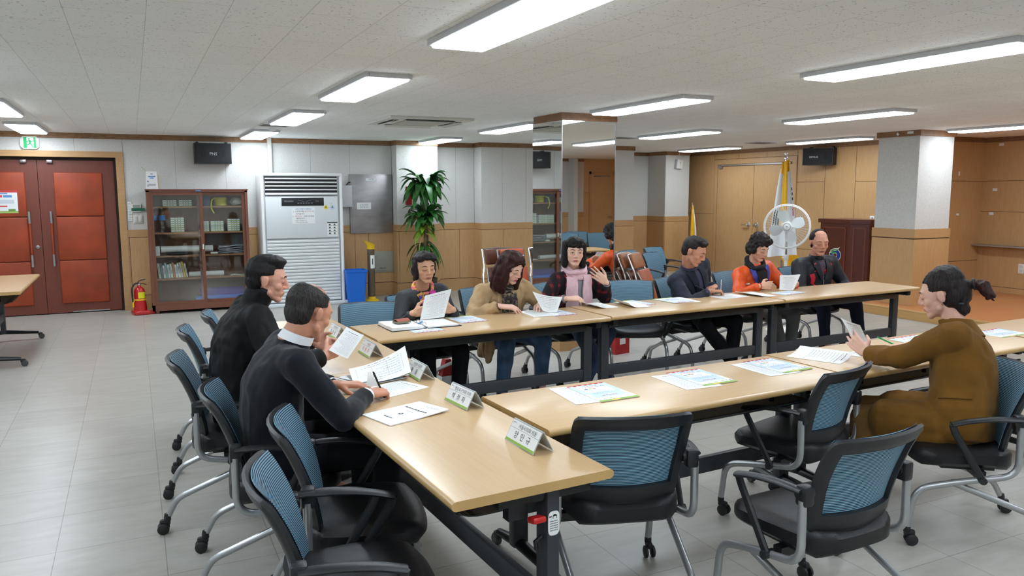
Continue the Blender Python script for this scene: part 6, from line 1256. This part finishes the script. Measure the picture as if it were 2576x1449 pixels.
hair(c, M['hair_soft'], CAP + [('e', (0, -.03, .075), (.078, .088, .07)), ('e', (0, -.085, -.0), (.062, .05, .07)), ('c', (0, -.11, .03), .022, (0, -.150, .025), .02), ('c', (0, -.06, -.06), .05, (0, -.075, -.085), .038)], keep=lambda x, y, z: not (abs(x) > .058 and -.045 < z < .02 and y > -.03) and not (y > .045 and z < .07) and not (y > .075 and z < .085) and not (y > .0 and z < .0), wr=.006, ws=50, vert=True)
hair(c, M['hair_brown'], [('c', (0, -.150, .025), .018, (.005, -.185, .012), .03), ('c', (.005, -.185, .012), .03, (.0, -.205, -.035), .026), ('c', (.0, -.185, .012), .02, (-.02, -.20, -.05), .012), ('c', (0, -.205, -.03), .016, (.012, -.212, -.065), .008)], wr=.012, ws=50, name='ponytail')
MB().tube([c['A'](.026 * math.cos(a), -.150, .026 + .026 * math.sin(a)) for a in np.linspace(0, 2 * PI, 17)[:-1]], .006, 6, True).build('hair_tie', M['black'], c['r']); MB().rbox(c['A'](-.03, -.08, -.055), (.05, .03, .012), .004).build('hair_clip', mat('dark_clip', (30, 44, 56), .3), c['r']); MB().lathe([(.001, -.004), (.004, 0), (.001, .004)], c['A'](-.082, -.008, -.044), 8).build('earring', mat('gold', (210, 160, 70), .2, metal=1), c['r'])
nb, tr, tf, sp = c['nb'], c['tr'], c['tf'], c['sp']
b = MB(); b.grid(lambda u, v: nb + tr * ((.085 + .055 * v) * math.cos(-.35 + u * (PI + .7))) + tf * (-(.075 + .05 * v) * math.sin(-.35 + u * (PI + .7)) + .03 * v * 0) + sp * (.045 - .075 * v - .03 * v * abs(2 * u - 1)), 24, 5, .008); b.build('coat_collar', M['mustard'], c['r'])
Fb = frame(c['at'](.30) - Vector((0, 0, 0)), tf, sp); G = Fb.copy()
MB().grid(lambda u, v: (lambda h: (h[0] if h[0] is not None else c['at'](.3)) - tr * .004)(c['tbv'].ray_cast(c['at'](.26) - tr * .6 + tf * (-.05 + .14 * u) + sp * (.05 * v - .02), tr)), 10, 4, .006).build('pocket_flap', M['mustard'], c['r'])
# ---------------------------------------------------------------- papers, plates and pens
def prints(b, W, H, style, put, seed=1):
    q = random.Random(seed)
    def R(i, x0, y0, x1, y1, z=.0006): b.m(i); b.add([put(x0, y0, z), put(x1, y0, z), put(x1, y1, z), put(x0, y1, z)], [(0, 1, 2, 3)])
    def line(i, x0, x1, y, h, z=.0006):
        x = x0
        while x < x1: w_ = q.uniform(.006, .018); R(i, x, y, min(x + w_, x1), y + h, z); x += w_ + .004
    if style == 'text':
        line(1, .22 * W, .78 * W, .1 * H, .005)
        for k in range(18): line(7, (.12 if k % 5 else .08) * W, q.uniform(.6, .9) * W, (.17 + k * .043) * H, .0022)
    if style == 'table':
        line(1, .3 * W, .7 * W, .08 * H, .005)
        for k in range(7): R(7, .1 * W, (.16 + k * .1) * H, .9 * W, (.16 + k * .1) * H + .0008); line(1 if k % 3 == 0 else 7, .14 * W, q.uniform(.4, .85) * W, (.19 + k * .1) * H, .003)
        for k in range(4): R(7, (.1 + k * .266) * W, .16 * H, (.1 + k * .266) * W + .0008, .76 * H)
    if style == 'cover':
        line(1, .14 * W, .86 * W, .30 * H, .009); line(7, .4 * W, .6 * W, .42 * H, .004); line(7, .35 * W, .9 * W, .10 * H, .003); line(7, .5 * W, .9 * W, .13 * H, .003)
        b.m(1); b.add([put(.5 * W + .011 * math.cos(a), .58 * H + .011 * math.sin(a), .0006) for a in np.linspace(0, 2 * PI, 17)[:-1]], [tuple(range(16))[::-1]]); b.m(0); b.add([put(.5 * W + .0055 * math.cos(a), .58 * H + .004 * math.sin(a), .0009) for a in np.linspace(0, 2 * PI, 13)[:-1]], [tuple(range(12))[::-1]]); line(1, .36 * W, .64 * W, .78 * H, .008)
    if style == 'memo':
        R(1, .1 * W, .14 * H, .9 * W, .147 * H); line(1, .1 * W, .6 * W, .08 * H, .004)
        for k in range(9): line(7, .12 * W, q.uniform(.55, .88) * W, (.22 + k * .06) * H, .0026)
    if style == 'flyer':
        R(4, 0, 0, W, .55 * H); R(0, .15 * W, .12 * H, .85 * W, .5 * H, .0008); R(4, .1 * W, .55 * H, .9 * W, .78 * H, .0007); R(2, 0, 0, W, .028 * H, .0009)
        for k in range(7): R(2, k * W / 7, .028 * H, (k + .6) * W / 7, (.05 + .02 * (k % 2)) * H, .0009)
        for i, x, t in ((2, .24, '다'), (2, .37, '사'), (2, .50, '랑'), (3, .64, '축'), (3, .78, '제')):
            b.m(i); vs, fs = text_geo(t); o = len(b.v); b.add([put(x * W + px * .028, .20 * H - py * .030, .0012) for px, py in vs], [f[::-1] for f in fs])
        line(3, .3 * W, .7 * W, .115 * H, .005, .001); R(3, .22 * W, .27 * H, .32 * W, .31 * H, .001); R(5, .34 * W, .27 * H, .42 * W, .31 * H, .001); R(2, .44 * W, .275 * H, .52 * W, .305 * H, .001)
        for k in range(6): line(7 if k % 2 else 3, .2 * W, q.uniform(.55, .85) * W, (.36 + k * .045) * H, .003, .001)
        line(2, .3 * W, .68 * W, .70 * H, .006, .001); R(5, .0, .93 * H, W, H, .0008); R(6, .3 * W, .94 * H, .5 * W, H, .0009)
        for k in range(26): x, y = q.uniform(.02, .95) * W, q.uniform(.84, .97) * H; R(q.choice((1, 5, 7, 5)), x, y, x + q.uniform(.003, .012), y + q.uniform(.002, .006), .0011)
TZ = TH + .0006
def sheet(name, label, cat, pts, style, seed=1, z=TZ, t=.0012, curl=None, size=None, n=10, group=None):
    """pts: xy corners of top-left, top-right, bottom-right, bottom-left of the print"""
    p = [Vector((x, y, 0)) for x, y in pts]; c = sum(p, Vector()) / 4; ex = ((p[1] - p[0]) + (p[2] - p[3])) / 2; ey = ((p[3] - p[0]) + (p[2] - p[1])) / 2
    W, H = size or ((.21, .297) if ex.length < ey.length else (.297, .21)); X = ex.normalized(); Y = Vector((X.y, -X.x, 0)); 
    if Y.dot(ey) < 0: Y = -Y
    # keep the longer measured direction
    if ey.length > ex.length: Y2 = ey.normalized(); X2 = Vector((-Y2.y, Y2.x, 0)); X = X2 if X2.dot(ex) > 0 else -X2; Y = Y2
    cz = curl or (lambda u, v: 0.0); Z = Vector((0, 0, 1)); org = c - X * W / 2 - Y * H / 2
    put = lambda x, y, dz=0: X * (x - W / 2) + Y * (y - H / 2) + Z * (t + dz + cz(x / W, y / H))
    b = MB().grid(lambda u, v: put(u * W, v * H), n, n, -t if X.cross(Y).z < 0 else t); prints(b, W, H, style, put, seed)
    o = b.build(name, PRN, loc=(c.x, c.y, z), smooth=40); return tag(o, label, cat, group)
def held(name, label, c4, style, seed=1, bow=.012, t=.0008, cat='paper'):
    """sheet held in the air; corners tl, tr, br, bl in world"""
    p = [Vector(q) for q in c4]; W, H = (.21, .297); c = sum(p, Vector()) / 4; ex = (p[1] - p[0] + p[2] - p[3]); ey = (p[3] - p[0] + p[2] - p[1]); nrm = ex.cross(ey).normalized()
    def put(x, y, dz=0):
        u, v = x / W, y / H; return (p[0] * (1 - u) + p[1] * u) * (1 - v) + (p[3] * (1 - u) + p[2] * u) * v - c + nrm * (dz + bow * (1 - (2 * u - 1) ** 2))
    b = MB().grid(lambda u, v: put(u * W, v * H), 10, 10, t); prints(b, W, H, style, put, seed); prints(b, W, H, style, lambda x, y, dz=0: put(W - x, y, -t - dz), seed); o = b.build(name, PRN, loc=c, smooth=40); return tag(o, label, cat)
for nm, base, fl, l in (('near', [(1.722, 3.16), (1.93, 3.15), (1.90, 2.86), (1.70, 2.84)], [(1.80, 3.16), (2.02, 3.12), (2.03, 2.84), (1.81, 2.86)], 'leftmost on the table behind the front chairs'),
                        ('mid', [(2.30, 3.15), (2.51, 3.14), (2.50, 2.85), (2.29, 2.84)], [(2.40, 3.17), (2.62, 3.16), (2.62, 2.88), (2.41, 2.87)], 'in the middle of the table behind the front chairs'),
                        ('far', [(2.84, 3.18), (3.05, 3.17), (3.05, 2.89), (2.84, 2.88)], [(2.93, 3.20), (3.14, 3.19), (3.16, 2.91), (2.95, 2.90)], 'at the right end of the table behind the front chairs')):
    sheet('document_sheet', 'white document under the flyer ' + l, 'paper', base, 'text', len(nm), group='documents on the tables'); sheet('flyer', 'coloured festival flyer lying ' + l, 'flyer', fl, 'flyer', len(nm) + 3, z=TZ + .0018, group='coloured flyers')
sheet('document_sheet', 'turned white sheet left of the mustard coat woman', 'paper', [(3.58, 3.03), (3.36, 2.92), (3.25, 3.18), (3.47, 3.29)], 'memo', 4, curl=lambda u, v: .03 * max(0, 1 - u * 1.4) ** 2)
sheet('document_sheet', 'white papers beneath the writing hand of the mustard coat woman', 'paper', [(3.58, 3.10), (3.86, 3.20), (3.96, 2.98), (3.68, 2.88)], 'text', 6)
sheet('flyer', 'coloured flyer just beyond the writing hand of the mustard coat woman', 'flyer', [(4.2, 3.30), (4.5, 3.32), (4.52, 3.11), (4.22, 3.09)], 'flyer', 8, group='coloured flyers'); sheet('flyer', 'coloured flyer at the right edge behind the mustard coat woman', 'flyer', [(4.90, 3.22), (5.19, 3.23), (5.20, 3.02), (4.91, 3.01)], 'flyer', 9, group='coloured flyers')
held('document_sheet', 'curled sheet lifted by the mustard coat woman', [(3.425, 2.98, .971), (3.60, 3.0, .915), (3.71, 3.02, .785), (3.545, 2.955, .80)], 'text', 5, .006)
sheet('document_booklet', 'white printed booklet cover lying nearest on the left table', 'booklet', [(1.124, 3.225), (1.15, 2.995), (.852, 2.93), (.815, 3.105)], 'cover', 2, t=.004, curl=lambda u, v: .012 * max(0, u * .7 - v * 1.2) )
sheet('document_sheet', 'printed white sheet under the writing hand of the suited man', 'paper', [(1.165, 3.63), (1.205, 3.44), (.93, 3.32), (.89, 3.51)], 'text', 12, t=.002)
for k in range(3): sheet('document_sheet', ('lowest', 'middle', 'upper flat')[k] + ' sheet in the loose pile beside the writing suited man', 'paper', [(1.13 + .02 * k, 3.86 + .03 * k), (1.19 + .02 * k, 3.66), (.90 + .01 * k, 3.57 + .01 * k), (.85, 3.77)], 'text' if k else 'flyer', 20 + k, z=TZ + .002 + k * .0035, t=.0025, curl=lambda u, v, k=k: .006 * k * u)
held('document_sheet', 'large curled printed sheet on top of the loose pile, rising toward the name plate', [(.93, 3.80, .775), (1.235, 3.83, .86), (1.19, 3.60, .775), (.90, 3.60, .752)], 'table', 9, .02)
held('document_sheet', 'folded white sheet standing upright by the hand of the writing man', [(.935, 3.46, .83), (.95, 3.47, .83), (.975, 3.42, .768), (.925, 3.45, .768)], 'none', 9, .002)
held('document_sheet', 'printed sheet held in both hands by the man in the black padded coat', [(.975, 4.005, .953), (1.052, 3.95, .912), (.95, 3.90, .805), (.868, 3.955, .848)], 'text', 3, .006)
held('document_sheet', 'sheet held up by the woman in the dark quilted jacket', [(1.842, 5.23, .918), (2.042, 5.22, .956), (1.975, 5.20, .757), (1.795, 5.21, .748)], 'text', 31, .006)
held('document_sheet', 'page being turned upright by the woman in the beige coat', [(2.70, 5.22, .90), (2.95, 5.20, .845), (2.87, 5.14, .74), (2.75, 5.16, .765)], 'table', 14, .03)
sheet('document_booklet', 'open booklet under the hand of the beige coat woman', 'booklet', [(2.64, 5.33), (2.85, 5.31), (2.84, 5.06), (2.63, 5.08)], 'text', 7, t=.004); sheet('flyer', 'coloured flyer beneath the booklet of the beige coat woman', 'flyer', [(2.99, 5.06), (2.78, 5.04), (2.76, 5.28), (2.97, 5.30)], 'flyer', 15, t=.0008, group='coloured flyers')
def binder():
    r = empty('document_binder', (1.75, 5.09, TZ), math.radians(2), 'open black binder full of white papers before the dark quilted jacket woman', 'binder'); MB().rbox((-.13, 0, .002), (.25, .3, .004), .0015).rbox((.13, 0, .002), (.25, .3, .004), .0015).build('cover', M['black'], r); b = MB().grid(lambda u, v: Vector((-.25 + .23 * u, -.145 + .29 * v, .026 - .008 * u * u + .002 * math.sin(v * 9))), 8, 6, .022); b.build('left_papers', M['paper'], r); b = MB().grid(lambda u, v: Vector((.01 + .225 * u, -.14 + .28 * v, .012)), 6, 6, .008); b.build('right_papers', M['paper'], r); b = MB(); b.tube([(.0, -.06, .012), (.005, -.06, .03), (.02, -.06, .03), (.025, -.06, .012)], .003, 6).tube([(.0, .06, .012), (.005, .06, .03), (.02, .06, .03), (.025, .06, .012)], .003, 6); b.build('ring', M['chrome'], r)
    r = empty('pen', (1.76, 5.10, TZ + .018), 1.0, 'blue pen lying on the open black binder', 'pen'); MB().cyl((-.06, 0, 0), (.05, 0, 0), .0045, n=10).build('barrel', M['ink_blue'], r); MB().cyl((.05, 0, 0), (.065, 0, 0), .004, .001, n=10).build('tip', M['chrome'], r)
    r = empty('wallet', (1.625, 5.10, TZ + .029), .3, 'small wallet with red brown flap on top of the binder papers', 'wallet'); MB().rbox((0, 0, .006), (.11, .075, .012), .004).build('body', mat('olive_wallet', (120, 116, 92), .6), r); MB().grid(lambda u, v: Vector((-.05 + .1 * u, -.03 + .065 * v, .014 + .014 * math.sin(PI * v))), 6, 6, .004).build('flap', mat('red_brown_flap', (170, 92, 76), .5), r)
binder()
sheet('flyer', 'coloured flyer right of the black binder', 'flyer', [(2.26, 5.08), (2.05, 5.05), (2.03, 5.31), (2.24, 5.34)], 'flyer', 16, group='coloured flyers'); sheet('flyer', 'coloured flyer sticking out in front of the black binder', 'flyer', [(1.84, 4.85), (1.63, 4.83), (1.615, 5.09), (1.825, 5.11)], 'flyer', 17, z=TZ - .0004, t=.0006, group='coloured flyers')
sheet('document_booklet', 'open white booklet under the hand of the pink scarf woman', 'booklet', [(3.24, 5.46), (3.46, 5.47), (3.46, 5.20), (3.25, 5.19)], 'text', 18, t=.003, curl=lambda u, v: .03 * max(0, .45 - u) ** 1.5 * 3)
sheet('document_sheet', 'white sheet lying over a flyer before the empty chair', 'paper', [(3.55, 5.38), (3.75, 5.43), (3.72, 5.12), (3.50, 5.07)], 'none', 19, z=TZ + .0012, curl=lambda u, v: .06 * max(0, .4 - u) ** 2 * 4); sheet('flyer', 'coloured flyer under the white sheet before the empty chair', 'flyer', [(3.84, 5.20), (3.62, 5.19), (3.58, 5.45), (3.80, 5.46)], 'flyer', 21, t=.0008, group='coloured flyers')
sheet('flyer', 'coloured flyer between the empty chair and the navy suited man', 'flyer', [(4.22, 5.19), (3.98, 5.15), (3.96, 5.42), (4.2, 5.45)], 'flyer', 22, z=TZ + .0016, group='coloured flyers'); sheet('document_sheet', 'white document under the flyer near the navy suited man', 'paper', [(4.07, 5.44), (4.28, 5.42), (4.26, 5.16), (4.05, 5.18)], 'text', 23)
sheet('document_sheet', 'white sheet the navy suited man writes on', 'paper', [(4.56, 5.37), (4.84, 5.40), (4.80, 5.22), (4.54, 5.20)], 'text', 24, t=.002); sheet('document_booklet', 'half open white booklet between navy suited man and orange jacket woman', 'booklet', [(4.88, 5.40), (5.08, 5.42), (5.08, 5.16), (4.89, 5.13)], 'none', 25, t=.003, curl=lambda u, v: .05 * max(0, .5 - u) ** 1.5)
sheet('flyer', 'coloured flyer on the table below the sheet of the orange jacket woman', 'flyer', [(5.44, 5.16), (5.23, 5.14), (5.22, 5.32), (5.43, 5.36)], 'flyer', 26, group='coloured flyers')
held('document_sheet', 'front sheet held by the orange jacket woman', [(5.365, 5.38, .875), (5.635, 5.40, .855), (5.50, 5.34, .735), (5.315, 5.33, .75)], 'text', 27, .012); held('document_sheet', 'back sheet held by the orange jacket woman, peeking out behind', [(5.40, 5.41, .875), (5.675, 5.43, .865), (5.53, 5.36, .74), (5.35, 5.36, .75)], 'none', 28, .012)
def name_plate(x, y, rz, l1, l2, label, red=False):
    r = empty('name_plate', (x, y, TZ), rz, label, 'name plate', 'tent name plates on the left table'); a = math.radians(62); L, S = .21, .088; F = {}
    for s in (-1, 1):
        X = Vector((s, 0, 0)); up = Vector((0, -s * -math.cos(a) * 1, math.sin(a))); o = Vector((0, -s * .041 * -1 * -1, .0)); o = Vector((0, -s * .042, 0)); up = Vector((0, s * math.cos(a), math.sin(a))); Fm = frame(o, X, up); F[s] = Fm
    for s, nm in ((1, 'front_panel'), (-1, 'back_panel')):
        Fm = F[s]; b = MB().prism([(-L / 2, 0), (L / 2, 0), (L / 2, S), (-L / 2, S)], .0022, Fm); p = b.build(nm, M['clear'], r, smooth=0); b = MB().prism([(-L / 2 + .003, .003), (L / 2 - .003, .003), (L / 2 - .003, S - .004), (-L / 2 + .003, S - .004)], .0008, Fm @ Matrix.Translation((0, 0, .0024))); b.m(1).prism([(-L / 2 + .003, .003), (L / 2 - .003, .003), (L / 2 - .003, .013), (-L / 2 + .003, .013)], .0003, Fm @ Matrix.Translation((0, 0, .0032))); T = lambda x, y: Fm @ Matrix.Translation((x, y, .0033))
        b.m(2).prism([(-L / 2 + .003, .056), (L / 2 - .003, .056), (L / 2 - .003, .0568), (-L / 2 + .003, .0568)], .0003, Fm @ Matrix.Translation((0, 0, .0032)))
        if s == 1:
            b.m(3).text('♣ 영등포', .007, T(-.078, .074)) if False else b.m(4).prism([(-.095, .071), (-.086, .075), (-.07, .073), (-.07, .0745), (-.086, .078), (-.095, .074)], .0002, T(0, 0)); b.m(3 if red else 2).text(l1, .019, T(.015, .068)); b.text(l2, .030, T(0, .034))
        b.build('printed_card', [M['paper'], M['ink_green'], M['ink'], M['ink_red'], M['ink_grey']], p, smooth=0)
name_plate(1.262, 2.468, math.radians(-87), '서울시의회 의원', '양  민  규', 'clear tent name plate nearest the camera on the near table end'); name_plate(1.262, 3.092, math.radians(-84), '영등포구의회 의원', '박  정  자', 'clear tent name plate beside the white booklet cover')
name_plate(1.255, 3.665, math.radians(-88), '위원회 위원장', '채    황', 'clear tent name plate partly hidden behind the large curled sheet'); name_plate(1.178, 4.29, math.radians(-88), '위원장', '이  용  주', 'tent name plate with red heading at the inner corner of the tables', True); name_plate(1.14, 4.93, math.radians(-88), '정치위원 장', '유  승  용', 'tent name plate farthest away, behind the held sheet')
def pen(p, d, m, label, L=.14, tip=None):
    r = empty('pen', p, 0, label, 'pen'); d = Vector(d).normalized(); MB().cyl(d * (-L * .45), d * (L * .45), .0048, n=10).build('barrel', m, r); MB().cyl(d * (-L * .45), d * (-L * .55), .0044, .001, n=10).build('tip', tip or M['chrome'], r); MB().cyl(d * (L * .45), d * (L * .5), .004, n=10).build('cap', m, r)
pen((3.835, 3.0, .80), (-.72, .2, .33), mat('green_pen', (20, 150, 70), .3), 'green pen in the writing hand of the mustard coat woman', .15); pen((4.675, 5.385, .80), (.1, .1, .8), M['chrome'], 'silver pen in the hand of the navy suited man'); pen((.955, 3.345, .79), (-.3, .1, .8), M['black'], 'dark pen in the hand of the writing suited man')
r = empty('mobile_phone', (3.92, 3.12, TZ + .001), .5, 'black mobile phone on papers beside the green pen', 'phone'); MB().rbox((0, 0, .004), (.07, .14, .008), .003).build('phone_body', M['black'], r); MB().b2((-.03, -.06, .0081), (.03, .06, .0085)).build('screen', mat('phone_screen', (14, 16, 20), .08), r)
o = MB().tube([Vector((3.505 + .012 * math.cos(a), 2.95 + .012 * math.sin(a) * .3, .83 + .012 * math.sin(a))) for a in np.linspace(0, 2 * PI, 15)[:-1]], .003, 6, True).build('finger_ring', mat('purple_ring', (120, 70, 150), .2, metal=.6), c['r']); o.location = (0, 0, 0); o.matrix_parent_inverse = Matrix.Identity(4)
o.parent = c['r']; 
_inv = (Matrix.Translation((3.60, 2.40, 0)) @ Matrix.Rotation(ty, 4, 'Z')).inverted(); o.data.transform(_inv)
